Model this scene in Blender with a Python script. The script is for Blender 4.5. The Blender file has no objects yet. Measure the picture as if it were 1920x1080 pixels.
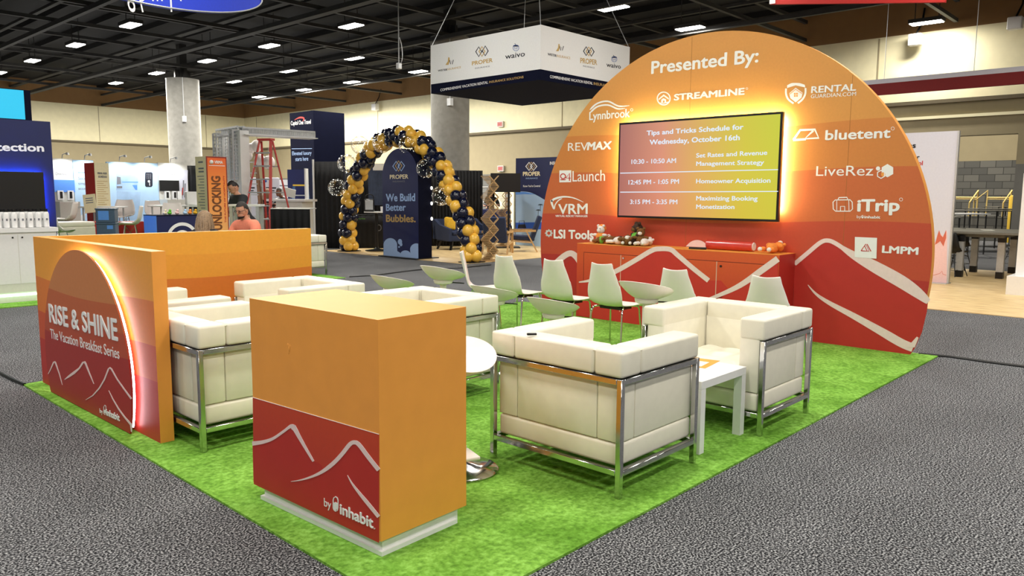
import bpy, bmesh, math, random
from mathutils import Vector, Matrix, Euler
from mathutils.geometry import tessellate_polygon

random.seed(7)
SC = bpy.context.scene
COL = SC.collection
PI = math.pi

# ------------------------------------------------------------------ camera
EYE = Vector((0.0, 0.0, 1.56))
F_PX, PITCH, YAW, ROLL = 1446.9966, 0.1196582, 0.7473222, 0.0060270
_F = Vector((math.cos(YAW) * math.cos(PITCH), math.sin(YAW) * math.cos(PITCH), -math.sin(PITCH)))
_R0 = Vector((math.sin(YAW), -math.cos(YAW), 0.0))
_U0 = _R0.cross(_F)
_R = _R0 * math.cos(ROLL) + _U0 * math.sin(ROLL)
_U = _U0 * math.cos(ROLL) - _R0 * math.sin(ROLL)
cam = bpy.data.cameras.new('camera')
cam.sensor_width = 36.0
cam.lens = F_PX * 36.0 / 1920.0
cam.clip_start, cam.clip_end = 0.05, 200
camo = bpy.data.objects.new('camera', cam)
M3 = Matrix((_R, _U, -_F)).transposed()
camo.matrix_world = Matrix.Translation(EYE) @ M3.to_4x4()
COL.objects.link(camo)
SC.camera = camo

# ------------------------------------------------------------------ world, exposure, the hall's lamps
SC.view_settings.view_transform = 'Standard'
SC.view_settings.look = 'None'
SC.view_settings.gamma = 1.0
SC.view_settings.use_curve_mapping = False
SC.view_settings.exposure = -0.08
SC.cycles.use_denoising = True
SC.cycles.max_bounces = 6
SC.cycles.diffuse_bounces = 3
SC.cycles.sample_clamp_indirect = 6.0
SC.cycles.caustics_reflective = False
SC.cycles.caustics_refractive = False
w = bpy.data.worlds.new('hall_air')
w.use_nodes = True
SC.world = w
w.node_tree.nodes['Background'].inputs[0].default_value = (0.93, 0.97, 1.0, 1)
w.node_tree.nodes['Background'].inputs[1].default_value = 0.27
LAMP_Z = 6.3
LAMP_W = 120.0   # lamps near the booth
FAR_W = 420.0    # lamps of the bays beyond
# lamps of the same ceiling grid that hang outside the frame (over and behind the viewer)
for lx in (-3.5, 0.8, 5.0, 9.23, 13.45):
    for ly in (-5.8, -1.4, 3.0, 7.4, 11.8):
        if (lx > 10 and ly > 10):
            continue
        la = bpy.data.lights.new('hall_lamp', 'AREA')
        la.shape = 'RECTANGLE'; la.size = 1.2; la.size_y = 0.45
        la.energy = LAMP_W * (1.1 if lx < 0 else 1.05); la.color = (1.0, 0.955, 0.86)
        lo = bpy.data.objects.new('hall_lamp', la)
        lo.location = (lx, ly, LAMP_Z)
        COL.objects.link(lo)


# ------------------------------------------------------------------ measuring helpers (photo survey -> metres)
def ray(px, py):
    return _F + _R * ((px - 960.0) / F_PX) - _U * ((py - 540.0) / F_PX)


def P(px, py, x=None, y=None, z=None, d=None):
    """Point of the real place seen at a photo pixel, on the plane x=, y=, z= or at forward depth d."""
    r = ray(px, py)
    if x is not None: t = (x - EYE.x) / r.x
    elif y is not None: t = (y - EYE.y) / r.y
    elif z is not None: t = (z - EYE.z) / r.z
    else: t = d
    return EYE + r * t


# ------------------------------------------------------------------ materials
def lin(c):
    c = c / 255.0
    return c / 12.92 if c <= 0.04045 else ((c + 0.055) / 1.055) ** 2.4


def S(r, g, b):
    return (lin(r), lin(g), lin(b), 1.0)


def nt(name):
    m = bpy.data.materials.new(name)
    m.use_nodes = True
    t = m.node_tree
    return m, t.nodes, t.links, t.nodes['Principled BSDF']


def noise(N, L, scale, detail=4, stretch=None, coord='Object'):
    tc = N.new('ShaderNodeTexCoord')
    n = N.new('ShaderNodeTexNoise')
    n.inputs['Scale'].default_value = scale
    n.inputs['Detail'].default_value = detail
    if stretch:
        mp = N.new('ShaderNodeMapping')
        mp.inputs['Scale'].default_value = stretch
        L.new(tc.outputs[coord], mp.inputs['Vector'])
        L.new(mp.outputs[0], n.inputs['Vector'])
    else:
        L.new(tc.outputs[coord], n.inputs['Vector'])
    return n


def ramp(N, L, src, stops, interp='LINEAR'):
    r = N.new('ShaderNodeValToRGB')
    r.color_ramp.interpolation = interp
    e = r.color_ramp.elements
    while len(e) > 1:
        e.remove(e[-1])
    e[0].position, e[0].color = stops[0]
    for p, c in stops[1:]:
        k = e.new(p)
        k.color = c
    L.new(src, r.inputs[0])
    return r


def bump(N, L, src, b, strength, dist=0.01):
    k = N.new('ShaderNodeBump')
    k.inputs['Strength'].default_value = strength
    k.inputs['Distance'].default_value = dist
    L.new(src, k.inputs['Height'])
    L.new(k.outputs[0], b.inputs['Normal'])


def mat(name, col, rough=0.5, metal=0.0, var=0.06, scale=30, bmp=0.0, spec=0.5, coat=0.0, sheen=0.0):
    m, N, L, b = nt(name)
    b.inputs['Roughness'].default_value = rough
    b.inputs['Metallic'].default_value = metal
    b.inputs['Specular IOR Level'].default_value = spec
    b.inputs['Coat Weight'].default_value = coat
    n = noise(N, L, scale)
    lo = tuple(max(0, c * (1 - var)) for c in col[:3]) + (1,)
    hi = tuple(min(1, c * (1 + var)) for c in col[:3]) + (1,)
    r = ramp(N, L, n.outputs[0], [(0.3, lo), (0.7, hi)])
    L.new(r.outputs[0], b.inputs['Base Color'])
    if bmp:
        bump(N, L, n.outputs[0], b, bmp)
    return m


def glow(name, col, strength):
    m, N, L, b = nt(name)
    b.inputs['Base Color'].default_value = (0.02, 0.02, 0.02, 1)
    b.inputs['Emission Color'].default_value = col
    b.inputs['Emission Strength'].default_value = strength
    return m


def zones(name, z0, z1, stops, rough=0.6, wave=0.0, freq=1.0, axis='Y', phase=0.0, var=0.05, nscale=40, interp='CONSTANT', bmp=0.0):
    """Printed colour bands by height, their edges gently waved along one horizontal axis."""
    m, N, L, b = nt(name)
    b.inputs['Roughness'].default_value = rough
    g = N.new('ShaderNodeNewGeometry')
    s = N.new('ShaderNodeSeparateXYZ')
    L.new(g.outputs['Position'], s.inputs[0])
    src = s.outputs['Z']
    if wave:
        a = N.new('ShaderNodeMath'); a.operation = 'MULTIPLY_ADD'
        a.inputs[1].default_value = freq; a.inputs[2].default_value = phase
        L.new(s.outputs[axis], a.inputs[0])
        c = N.new('ShaderNodeMath'); c.operation = 'SINE'
        L.new(a.outputs[0], c.inputs[0])
        d = N.new('ShaderNodeMath'); d.operation = 'MULTIPLY_ADD'
        d.inputs[1].default_value = wave
        L.new(c.outputs[0], d.inputs[0]); L.new(s.outputs['Z'], d.inputs[2])
        src = d.outputs[0]
    mr = N.new('ShaderNodeMapRange')
    mr.inputs['From Min'].default_value = z0; mr.inputs['From Max'].default_value = z1
    L.new(src, mr.inputs['Value'])
    r = ramp(N, L, mr.outputs[0], [((z - z0) / (z1 - z0), c) for z, c in stops], interp)
    n = noise(N, L, nscale)
    mx = N.new('ShaderNodeMix'); mx.data_type = 'RGBA'; mx.blend_type = 'MULTIPLY'
    mx.inputs[0].default_value = 1.0
    r2 = ramp(N, L, n.outputs[0], [(0.3, (1 - var,) * 3 + (1,)), (0.7, (1, 1, 1, 1))])
    L.new(r.outputs[0], mx.inputs[6]); L.new(r2.outputs[0], mx.inputs[7])
    L.new(mx.outputs[2], b.inputs['Base Color'])
    if bmp:
        bump(N, L, n.outputs[0], b, bmp)
    return m


M = {}
M['leather'] = mat('white_leather', S(238, 233, 216), 0.42, var=0.03, scale=14, bmp=0.06)
M['chrome'] = mat('polished_steel', S(205, 205, 205), 0.14, 1.0, var=0.02)
M['plastic'] = mat('white_plastic', S(242, 234, 231), 0.35, var=0.01)
M['white'] = mat('white_laminate', S(236, 236, 236), 0.4, var=0.02)
M['offwhite'] = mat('off_white_panel', S(225, 224, 216), 0.5, var=0.03)
M['black'] = mat('black_plastic', S(14, 14, 16), 0.35, var=0.1)
M['drape'] = mat('black_drape_cloth', S(17, 17, 20), 0.85, var=0.25, scale=9)
M['lett'] = mat('white_letter_vinyl', S(240, 240, 240), 0.5, var=0.01)
M['navy'] = mat('navy_print', S(12, 24, 78), 0.55, var=0.06, scale=5)
M['navydark'] = mat('dark_navy_print', S(9, 13, 36), 0.8, var=0.08, scale=5, spec=0.1)
M['gold'] = mat('gold_ink', S(196, 162, 98), 0.5, var=0.03)
M['darkink'] = mat('black_ink', S(20, 24, 40), 0.6, var=0.02)
M['bluink'] = mat('blue_ink', S(50, 90, 170), 0.6, var=0.02)
M['greyink'] = mat('grey_ink', S(120, 122, 130), 0.6, var=0.02)
M['paleblue'] = mat('pale_blue_ink', S(164, 192, 236), 0.6, var=0.03)
M['oak'] = mat('light_oak', S(198, 160, 108), 0.5, var=0.15, scale=18)
M['navyfab'] = mat('navy_upholstery', S(34, 46, 78), 0.85, var=0.15, scale=60)
M['yellowfab'] = mat('mustard_cushion_cloth', S(226, 178, 40), 0.8, var=0.12, scale=30)
M['orange'] = mat('orange_print', S(240, 160, 68), 0.5, var=0.03, scale=8)
M['red'] = mat('red_print', S(196, 46, 38), 0.55, var=0.03, scale=8)
M['deepred'] = mat('deep_red_print', S(185, 42, 36), 0.55, var=0.03, scale=8)
M['stroke'] = mat('pale_pink_print', S(236, 212, 210), 0.55, var=0.03)
M['strokew'] = mat('white_print', S(240, 236, 230), 0.55, var=0.02)
M['concrete'] = mat('column_concrete', S(138, 136, 130), 0.8, var=0.12, scale=6, bmp=0.2)
M['steel'] = mat('dark_ceiling_steel', S(44, 43, 42), 0.7, var=0.15, scale=4)
M['deck'] = mat('black_ceiling_deck', S(8, 8, 10), 0.9, var=0.4, scale=0.8)
M['alu'] = mat('brushed_aluminium', S(196, 198, 200), 0.45, 0.5, var=0.05)
M['lampglow'] = glow('lamp_diffuser_glow', (1.0, 0.97, 0.9, 1), 14.0)
M['ledwarm'] = glow('warm_led_strip', (1.0, 0.86, 0.45, 1), 120.0)
M['ledwhite'] = glow('white_led_strip', (0.92, 0.95, 1.0, 1), 20.0)
M['ledblue'] = glow('blue_led_strip', (0.01, 0.16, 1.0, 1), 170.0)
M['ledgreen'] = glow('green_white_led_strip', (0.75, 1.0, 0.7, 1), 4.0)
M['cyan'] = glow('cyan_lightbox', S(5, 205, 248), 1.0)
M['skin'] = mat('skin', S(206, 150, 122), 0.55, var=0.05)
M['skindark'] = mat('brown_skin', S(120, 78, 58), 0.55, var=0.05)
M['hairdark'] = mat('dark_hair', S(34, 26, 22), 0.6, var=0.2, scale=60)
M['hairblond'] = mat('ash_blond_hair', S(150, 124, 96), 0.55, var=0.3, scale=50)
M['salmon'] = mat('salmon_shirt_cloth', S(240, 140, 112), 0.85, var=0.06)
M['charcoal'] = mat('charcoal_shirt_cloth', S(52, 54, 58), 0.85, var=0.1)
M['jeans'] = mat('dark_trouser_cloth', S(30, 32, 42), 0.85, var=0.1)
M['yellowpaint'] = mat('yellow_painted_steel', S(228, 190, 70), 0.45, var=0.06)
M['railpaint'] = mat('pale_yellow_rail_paint', S(232, 205, 130), 0.45, var=0.05)
M['grey'] = mat('grey_laminate', S(120, 118, 110), 0.5, var=0.06)
M['ladder_red'] = mat('red_fibreglass', S(196, 66, 60), 0.5, var=0.06)
M['ladder_blue'] = mat('blue_fibreglass', S(70, 110, 165), 0.5, var=0.06)
M['ladder_brown'] = mat('brown_fibreglass', S(120, 84, 58), 0.5, var=0.06)
M['plushbrown'] = mat('brown_plush', S(122, 82, 40), 0.95, var=0.3, scale=90, bmp=0.6)
M['plushdark'] = mat('dark_brown_plush', S(66, 46, 32), 0.95, var=0.3, scale=90, bmp=0.6)
M['plushwhite'] = mat('white_plush', S(236, 228, 222), 0.95, var=0.06, scale=90, bmp=0.6)
M['plushorange'] = mat('orange_plush', S(244, 150, 66), 0.95, var=0.1, scale=90, bmp=0.6)
M['plushgreen'] = mat('green_plush_cloth', S(110, 190, 70), 0.95, var=0.1, scale=90)
M['redfilm'] = mat('glossy_red_film', S(205, 60, 50), 0.2, var=0.05, coat=0.6)
M['paper'] = mat('paper', S(240, 238, 232), 0.7, var=0.02)
M['paperorange'] = mat('orange_paper', S(245, 160, 60), 0.6, var=0.03)
M['crate'] = mat('grey_blue_plastic', S(72, 92, 118), 0.5, var=0.08)
M['cream_print'] = mat('cream_print', S(240, 228, 190), 0.6, var=0.03)
M['skyprint'] = mat('pale_blue_print', S(186, 220, 250), 0.6, var=0.04, scale=3)
M['lightblue'] = mat('bright_blue_print', S(92, 150, 235), 0.55, var=0.03)
M['balnavy'] = mat('navy_balloon_rubber', S(14, 20, 46), 0.16, var=0.02, coat=0.4)
M['balgold'] = mat('gold_balloon_rubber', S(245, 192, 74), 0.22, var=0.02, coat=0.3)
M['fairy'] = glow('fairy_light_glow', (1.0, 0.95, 0.8, 1), 4.0)
M['exit'] = glow('exit_sign_glow', S(226, 140, 130), 0.8)
M['red_banner'] = mat('bright_red_banner_cloth', S(190, 34, 28), 0.7, var=0.05)
M['maroon_banner'] = mat('maroon_banner_cloth', S(128, 22, 24), 0.7, var=0.05)
M['pink'] = mat('pink_print', S(238, 200, 200), 0.6, var=0.03)
M['coral'] = mat('coral_print', S(210, 105, 80), 0.6, var=0.03)
M['lavender'] = mat('lavender_white_print', S(214, 214, 226), 0.6, var=0.02)
M['green_leaf'] = mat('green_leaves', S(60, 96, 40), 0.7, var=0.3)


def glass_mat():
    m, N, L, b = nt('clear_balloon_film')
    tr = N.new('ShaderNodeBsdfTransparent')
    gl = N.new('ShaderNodeBsdfGlossy'); gl.inputs['Roughness'].default_value = 0.04
    fr = N.new('ShaderNodeLayerWeight'); fr.inputs['Blend'].default_value = 0.28
    mx = N.new('ShaderNodeMixShader')
    L.new(fr.outputs['Facing'], mx.inputs[0])
    L.new(tr.outputs[0], mx.inputs[1]); L.new(gl.outputs[0], mx.inputs[2])
    L.new(mx.outputs[0], N['Material Output'].inputs['Surface'])
    return m


M['bubble'] = glass_mat()


def carpet_mat(name, stops, s1, s2, bm=0.8, big=None, det=3):
    m, N, L, b = nt(name)
    b.inputs['Roughness'].default_value = 0.95
    b.inputs['Specular IOR Level'].default_value = 0.15
    a = noise(N, L, s1, det, coord='Object')
    r = ramp(N, L, a.outputs[0], stops)
    n2 = noise(N, L, s2, 5)
    r2 = ramp(N, L, n2.outputs[0], big or [(0.3, (0.78, 0.78, 0.78, 1)), (0.7, (1, 1, 1, 1))])
    mx = N.new('ShaderNodeMix'); mx.data_type = 'RGBA'; mx.blend_type = 'MULTIPLY'
    mx.inputs[0].default_value = 1.0
    L.new(r.outputs[0], mx.inputs[6]); L.new(r2.outputs[0], mx.inputs[7])
    L.new(mx.outputs[2], b.inputs['Base Color'])
    bump(N, L, a.outputs[0], b, bm, 0.012)
    return m


M['carpet'] = carpet_mat('charcoal_loop_carpet', [(0.36, S(20, 21, 25)), (0.5, S(80, 81, 85)), (0.64, S(182, 183, 186))], 105, 1.2, det=1)
M['green'] = carpet_mat('grass_green_carpet', [(0.3, S(98, 146, 52)), (0.5, S(126, 178, 70)), (0.7, S(150, 204, 96))], 42, 3.2, 0.6,
                        [(0.35, (0.62, 0.70, 0.5, 1)), (0.6, (1, 1, 1, 1))])


def vinyl_mat():
    m, N, L, b = nt('pale_plank_vinyl')
    b.inputs['Roughness'].default_value = 0.45
    a = noise(N, L, 6, 5, (4.0, 0.5, 1))
    r = ramp(N, L, a.outputs[0], [(0.3, S(196, 160, 108)), (0.5, S(228, 198, 144)), (0.7, S(244, 220, 172))])
    L.new(r.outputs[0], b.inputs['Base Color'])
    return m


M['vinyl'] = vinyl_mat()


def block_mat(name, c1, c2, mortar, sc):
    m, N, L, b = nt(name)
    b.inputs['Roughness'].default_value = 0.9
    tc = N.new('ShaderNodeTexCoord')
    mp = N.new('ShaderNodeMapping')
    mp.inputs['Rotation'].default_value = (0, 0, 0)
    sp = N.new('ShaderNodeSeparateXYZ'); cb = N.new('ShaderNodeCombineXYZ')
    L.new(tc.outputs['Object'], sp.inputs[0])
    ad = N.new('ShaderNodeMath'); ad.operation = 'ADD'
    L.new(sp.outputs[0], ad.inputs[0]); L.new(sp.outputs[1], ad.inputs[1])
    L.new(ad.outputs[0], cb.inputs[0]); L.new(sp.outputs[2], cb.inputs[1])
    br = N.new('ShaderNodeTexBrick')
    br.inputs['Scale'].default_value = sc
    br.inputs['Color1'].default_value = c1; br.inputs['Color2'].default_value = c2
    br.inputs['Mortar'].default_value = mortar
    br.inputs['Mortar Size'].default_value = 0.012
    L.new(cb.outputs[0], br.inputs['Vector'])
    L.new(br.outputs['Color'], b.inputs['Base Color'])
    return m


M['stone'] = block_mat('grey_stone_blocks', S(92, 92, 90), S(118, 117, 112), S(66, 66, 64), 0.9)
M['tanblock'] = block_mat('tan_painted_blocks', S(166, 152, 118), S(172, 158, 124), S(150, 137, 106), 1.2)
M['cream'] = mat('cream_wall_panel', S(236, 228, 190), 0.7, var=0.03, scale=1.5)
M['brown'] = mat('brown_acoustic_board', S(128, 92, 54), 0.95, var=0.35, scale=14)
M['tan'] = mat('tan_wall', S(164, 152, 122), 0.8, var=0.04, scale=2)

OR1, OR2, OR3, OR4 = S(240, 166, 60), S(226, 138, 50), S(214, 108, 58), S(200, 66, 44)
M['panelprint'] = zones('sunrise_print_of_round_panel', 0.0, 3.5,
                        [(0.0, S(180, 48, 42)), (0.72, S(194, 74, 48)), (1.28, S(202, 104, 56)), (1.83, S(208, 130, 62)), (2.30, S(216, 150, 74))],
                        0.5, 0.035, 1.6, 'Y', 0.6)
M['wallprint'] = zones('sunrise_print_of_low_wall', 0.0, 1.3,
                       [(0.0, S(190, 50, 42)), (0.38, S(206, 84, 46)), (0.60, S(224, 122, 44)), (0.88, S(238, 160, 52))],
                       0.5, 0.02, 2.3, 'Y', 0.0)
M['rearprint'] = zones('sunrise_print_of_rear_wall', 0.0, 1.3,
                       [(0.0, S(190, 50, 42)), (0.40, S(206, 84, 46)), (0.50, S(222, 122, 44)), (0.80, S(238, 160, 52)), (1.02, S(242, 168, 56))],
                       0.5, 0.02, 2.3, 'X', 0.0)
M['ovalprint'] = zones('sunrise_print_of_arch_plate', 0.0, 1.2,
                       [(0.0, S(172, 46, 42)), (0.50, S(188, 78, 50)), (0.66, S(196, 98, 56)), (0.84, S(204, 128, 76))],
                       0.5, 0.02, 2.3, 'Y', 0.5)
M['cabprint'] = zones('sunset_print_of_cabinet', 0.0, 1.0,
                      [(0.0, S(184, 40, 36)), (0.45, S(200, 62, 40)), (1.0, S(218, 92, 40))], 0.45, interp='LINEAR')
M['ctrprint'] = zones('sunset_print_of_counter', 0.0, 1.1,
                      [(0.0, S(184, 42, 36)), (0.3, S(192, 56, 36)), (0.55, S(200, 66, 36))], 0.45, interp='LINEAR')


# ------------------------------------------------------------------ objects, things, parts
def link(o):
    COL.objects.link(o)
    return o


def wloc(p):
    v = Vector((0, 0, 0))
    while p is not None:
        v += p.location
        p = p.parent
    return v


def thing(name, label, cat, loc=(0, 0, 0), rz=0.0, group=None):
    o = bpy.data.objects.new(name, None)
    o.empty_display_size = 0.1
    o.location = loc
    o.rotation_euler = (0, 0, rz)
    return tag(link(o), label, cat, group)


def tag(o, label, cat, group=None):
    o['label'] = label
    o['category'] = cat
    if group:
        o['group'] = group
    return o


def kids(o):
    return [c for c in bpy.data.objects if c.parent == o]


def copy_tree(o, parent=None):
    c = o.copy()
    link(c)
    c.parent = parent
    for ch in kids(o):
        copy_tree(ch, c)
    return c


def dup(o, loc, rz=None, label=None, group=None):
    c = copy_tree(o)
    c.location = loc
    if rz is not None:
        c.rotation_euler = (0, 0, rz)
    if label: c['label'] = label
    if group: c['group'] = group
    return c


class MB:
    """Collects shapes into one mesh."""
    def __init__(s):
        s.bm = bmesh.new()

    def _fin(s, verts, mi, mx=None):
        if mx is not None:
            for v in verts:
                v.co = mx @ v.co
        fs = set()
        for v in verts:
            fs.update(v.link_faces)
        for f in fs:
            f.material_index = mi
        return s

    def box(s, x0, x1, y0, y1, z0, z1, mi=0, r=0.0, seg=2, mx=None):
        g = bmesh.new()
        bmesh.ops.create_cube(g, size=1)
        for v in g.verts:
            v.co = Vector(((x0 + x1) / 2 + v.co.x * (x1 - x0), (y0 + y1) / 2 + v.co.y * (y1 - y0), (z0 + z1) / 2 + v.co.z * (z1 - z0)))
        if r > 0:
            bmesh.ops.bevel(g, geom=list(g.edges), offset=r, segments=seg, profile=0.5, affect='EDGES')
        return s._merge(g, mi, mx)

    def _merge(s, g, mi, mx=None):
        mp = {}
        for v in g.verts:
            mp[v] = s.bm.verts.new(mx @ v.co if mx is not None else v.co)
        for f in g.faces:
            try:
                n = s.bm.faces.new([mp[v] for v in f.verts])
                n.material_index = mi
            except ValueError:
                pass
        g.free()
        return s

    def lathe(s, prof, n=24, c=(0, 0, 0), mi=0, mx=None):
        vs = []
        c = Vector(c)
        rings = []
        for r, z in prof:
            if r < 1e-6:
                rings.append([s.bm.verts.new(c + Vector((0, 0, z)))])
            else:
                rings.append([s.bm.verts.new(c + Vector((r * math.cos(2 * PI * k / n), r * math.sin(2 * PI * k / n), z))) for k in range(n)])
        for a, b in zip(rings, rings[1:]):
            if len(a) == 1 and len(b) == 1: continue
            for k in range(n):
                k2 = (k + 1) % n
                try:
                    if len(a) == 1: f = s.bm.faces.new((a[0], b[k2], b[k]))
                    elif len(b) == 1: f = s.bm.faces.new((a[k], a[k2], b[0]))
                    else: f = s.bm.faces.new((a[k], a[k2], b[k2], b[k]))
                    f.material_index = mi
                except ValueError:
                    pass
        if mx is not None:
            for r in rings:
                for v in r: v.co = mx @ v.co
        return s

    def cyl(s, p0, p1, r0, r1=None, n=12, mi=0):
        p0, p1 = Vector(p0), Vector(p1)
        r1 = r0 if r1 is None else r1
        d = p1 - p0
        q = d.to_track_quat('Z', 'Y').to_matrix().to_4x4()
        return s.lathe([(0, 0), (r0, 0), (r1, d.length), (0, d.length)], n, mi=mi, mx=Matrix.Translation(p0) @ q)

    def tube(s, pts, r, n=8, mi=0, closed=False):
        pts = [Vector(p) for p in pts]
        rings = []
        m = len(pts)
        up = None
        for i, p in enumerate(pts):
            if closed:
                t = (pts[(i + 1) % m] - pts[i - 1]).normalized()
            else:
                t = (pts[min(i + 1, m - 1)] - pts[max(i - 1, 0)]).normalized()
            if up is None:
                up = Vector((0, 0, 1)) if abs(t.z) < 0.9 else Vector((1, 0, 0))
            a = t.cross(up).normalized()
            up = a.cross(t).normalized()
            rings.append([s.bm.verts.new(p + (a * math.cos(2 * PI * k / n) + up * math.sin(2 * PI * k / n)) * r) for k in range(n)])
        prs = list(zip(rings, rings[1:])) + ([(rings[-1], rings[0])] if closed else [])
        for a, b in prs:
            for k in range(n):
                f = s.bm.faces.new((a[k], a[(k + 1) % n], b[(k + 1) % n], b[k]))
                f.material_index = mi
        if not closed:
            for e, fl in ((rings[0], True), (rings[-1], False)):
                f = s.bm.faces.new(e[::-1] if fl else e)
                f.material_index = mi
        return s

    def bar(s, p0, p1, w, h=None, mi=0):
        """Square bar from p0 to p1."""
        p0, p1 = Vector(p0), Vector(p1)
        h = h or w
        d = p1 - p0
        q = d.to_track_quat('Z', 'Y').to_matrix().to_4x4()
        return s.box(-w / 2, w / 2, -h / 2, h / 2, 0, d.length, mi, mx=Matrix.Translation(p0) @ q)

    def ball(s, c, r, sc=(1, 1, 1), mi=0, u=16, v=10, mx=None):
        g = bmesh.new()
        bmesh.ops.create_uvsphere(g, u_segments=u, v_segments=v, radius=r)
        c = Vector(c)
        for q in g.verts:
            q.co = Vector((q.co.x * sc[0], q.co.y * sc[1], q.co.z * sc[2]))
            if mx is not None: q.co = mx @ q.co
            q.co += c
        return s._merge(g, mi)

    def prism(s, loop, dvec, mi=0):
        """Closed polygon loop of points pushed along dvec."""
        loop = [Vector(p) for p in loop]
        dvec = Vector(dvec)
        a = [s.bm.verts.new(p) for p in loop]
        b = [s.bm.verts.new(p + dvec) for p in loop]
        n = len(loop)
        nn = sum(((loop[i] - loop[0]).cross(loop[(i + 1) % n] - loop[0]) for i in range(n)), Vector((0, 0, 0)))
        tri = tessellate_polygon([loop])
        flip = nn.dot(dvec) < 0
        for t in tri:
            p = loop[t[1]] - loop[t[0]]; q = loop[t[2]] - loop[t[0]]
            same = p.cross(q).dot(dvec) > 0
            for vs, top in ((b, True), (a, False)):
                o = [vs[t[0]], vs[t[1]], vs[t[2]]]
                if same != top: o.reverse()
                try:
                    s.bm.faces.new(o).material_index = mi
                except ValueError:
                    pass
        for i in range(n):
            j = (i + 1) % n
            o = [a[i], a[j], b[j], b[i]]
            if flip: o.reverse()
            try:
                s.bm.faces.new(o).material_index = mi
            except ValueError:
                pass
        return s

    def quad(s, pts, mi=0):
        s.bm.faces.new([s.bm.verts.new(p) for p in pts]).material_index = mi
        return s

    def grid(s, fn, nu, nv, mi=0):
        g = [[s.bm.verts.new(fn(i / nu, j / nv)) for j in range(nv + 1)] for i in range(nu + 1)]
        for i in range(nu):
            for j in range(nv):
                s.bm.faces.new((g[i][j], g[i + 1][j], g[i + 1][j + 1], g[i][j + 1])).material_index = mi
        return s

    def build(s, name, mats, parent=None, world=False, angle=40, smooth=True):
        me = bpy.data.meshes.new(name)
        if world and parent is not None:
            o = wloc(parent)
            for v in s.bm.verts: v.co -= o
        bmesh.ops.recalc_face_normals(s.bm, faces=list(s.bm.faces)) if False else None
        s.bm.to_mesh(me)
        s.bm.free()
        for m in (mats if isinstance(mats, (list, tuple)) else [mats]):
            me.materials.append(M[m] if isinstance(m, str) else m)
        if smooth:
            me.shade_smooth()
            me.set_sharp_from_angle(angle=math.radians(angle))
        ob = bpy.data.objects.new(name, me)
        link(ob)
        if parent is not None:
            ob.parent = parent
        return ob


def structure(o):
    o['kind'] = 'structure'
    return o


# ------------------------------------------------------------------ printed art and lettering on flat faces
_capo = None


def _text_mesh(body, shear):
    c = bpy.data.curves.new('lettering', 'FONT')
    c.body = body
    c.size = 1.0
    c.shear = shear
    c.resolution_u = 3
    c.extrude = 0.5
    o = bpy.data.objects.new('lettering', c)
    link(o)
    bpy.context.view_layer.update()
    me = bpy.data.meshes.new_from_object(o.evaluated_get(bpy.context.evaluated_depsgraph_get()))
    bpy.data.objects.remove(o)
    bpy.data.curves.remove(c)
    return me


def letters(body, o, u, v, width, cap, m, parent, bold=0.015, shear=0.0, th=0.0015, name='lettering', lift=0.0005, world=True, label=None):
    """Raised vinyl lettering: o lower-left corner, u right, v up (unit), cap height and total width in metres.
    Heavier weights thicken the strokes by small shifts of the outline."""
    u, v = Vector(u).normalized(), Vector(v).normalized()
    n = u.cross(v)
    me = _text_mesh(body, shear)
    co = [q.co.copy() for q in me.vertices]
    fs = [list(p.vertices) for p in me.polygons]
    bpy.data.meshes.remove(me)
    x0, x1 = min(q.x for q in co), max(q.x for q in co)
    k = max(0.0, bold) * 0.75
    sx = width / (x1 - x0 + 2 * k)
    sy = cap / (0.69 + 2 * k)
    off = wloc(parent) if world else Vector((0, 0, 0))
    o = Vector(o)
    sh = [(0, 0)] if k < 0.003 else [(k * math.cos(i * PI / 4), k * math.sin(i * PI / 4)) for i in range(8)]
    vs, fl = [], []
    for j, (dx, dy) in enumerate(sh):
        b0 = len(vs)
        for q in co:
            vs.append(o + u * ((q.x - x0 + dx + k) * sx) + v * ((q.y + dy + k) * sy) + n * (lift + j * 0.00025 + (q.z + 0.5) * th) - off)
        fl += [[b0 + i for i in f] for f in fs]
    me = bpy.data.meshes.new(name)
    me.from_pydata(vs, [], fl)
    me.materials.append(M[m] if isinstance(m, str) else m)
    ob = bpy.data.objects.new(name, me)
    link(ob)
    ob.parent = parent
    if label: ob['label'] = label
    return ob


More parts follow.
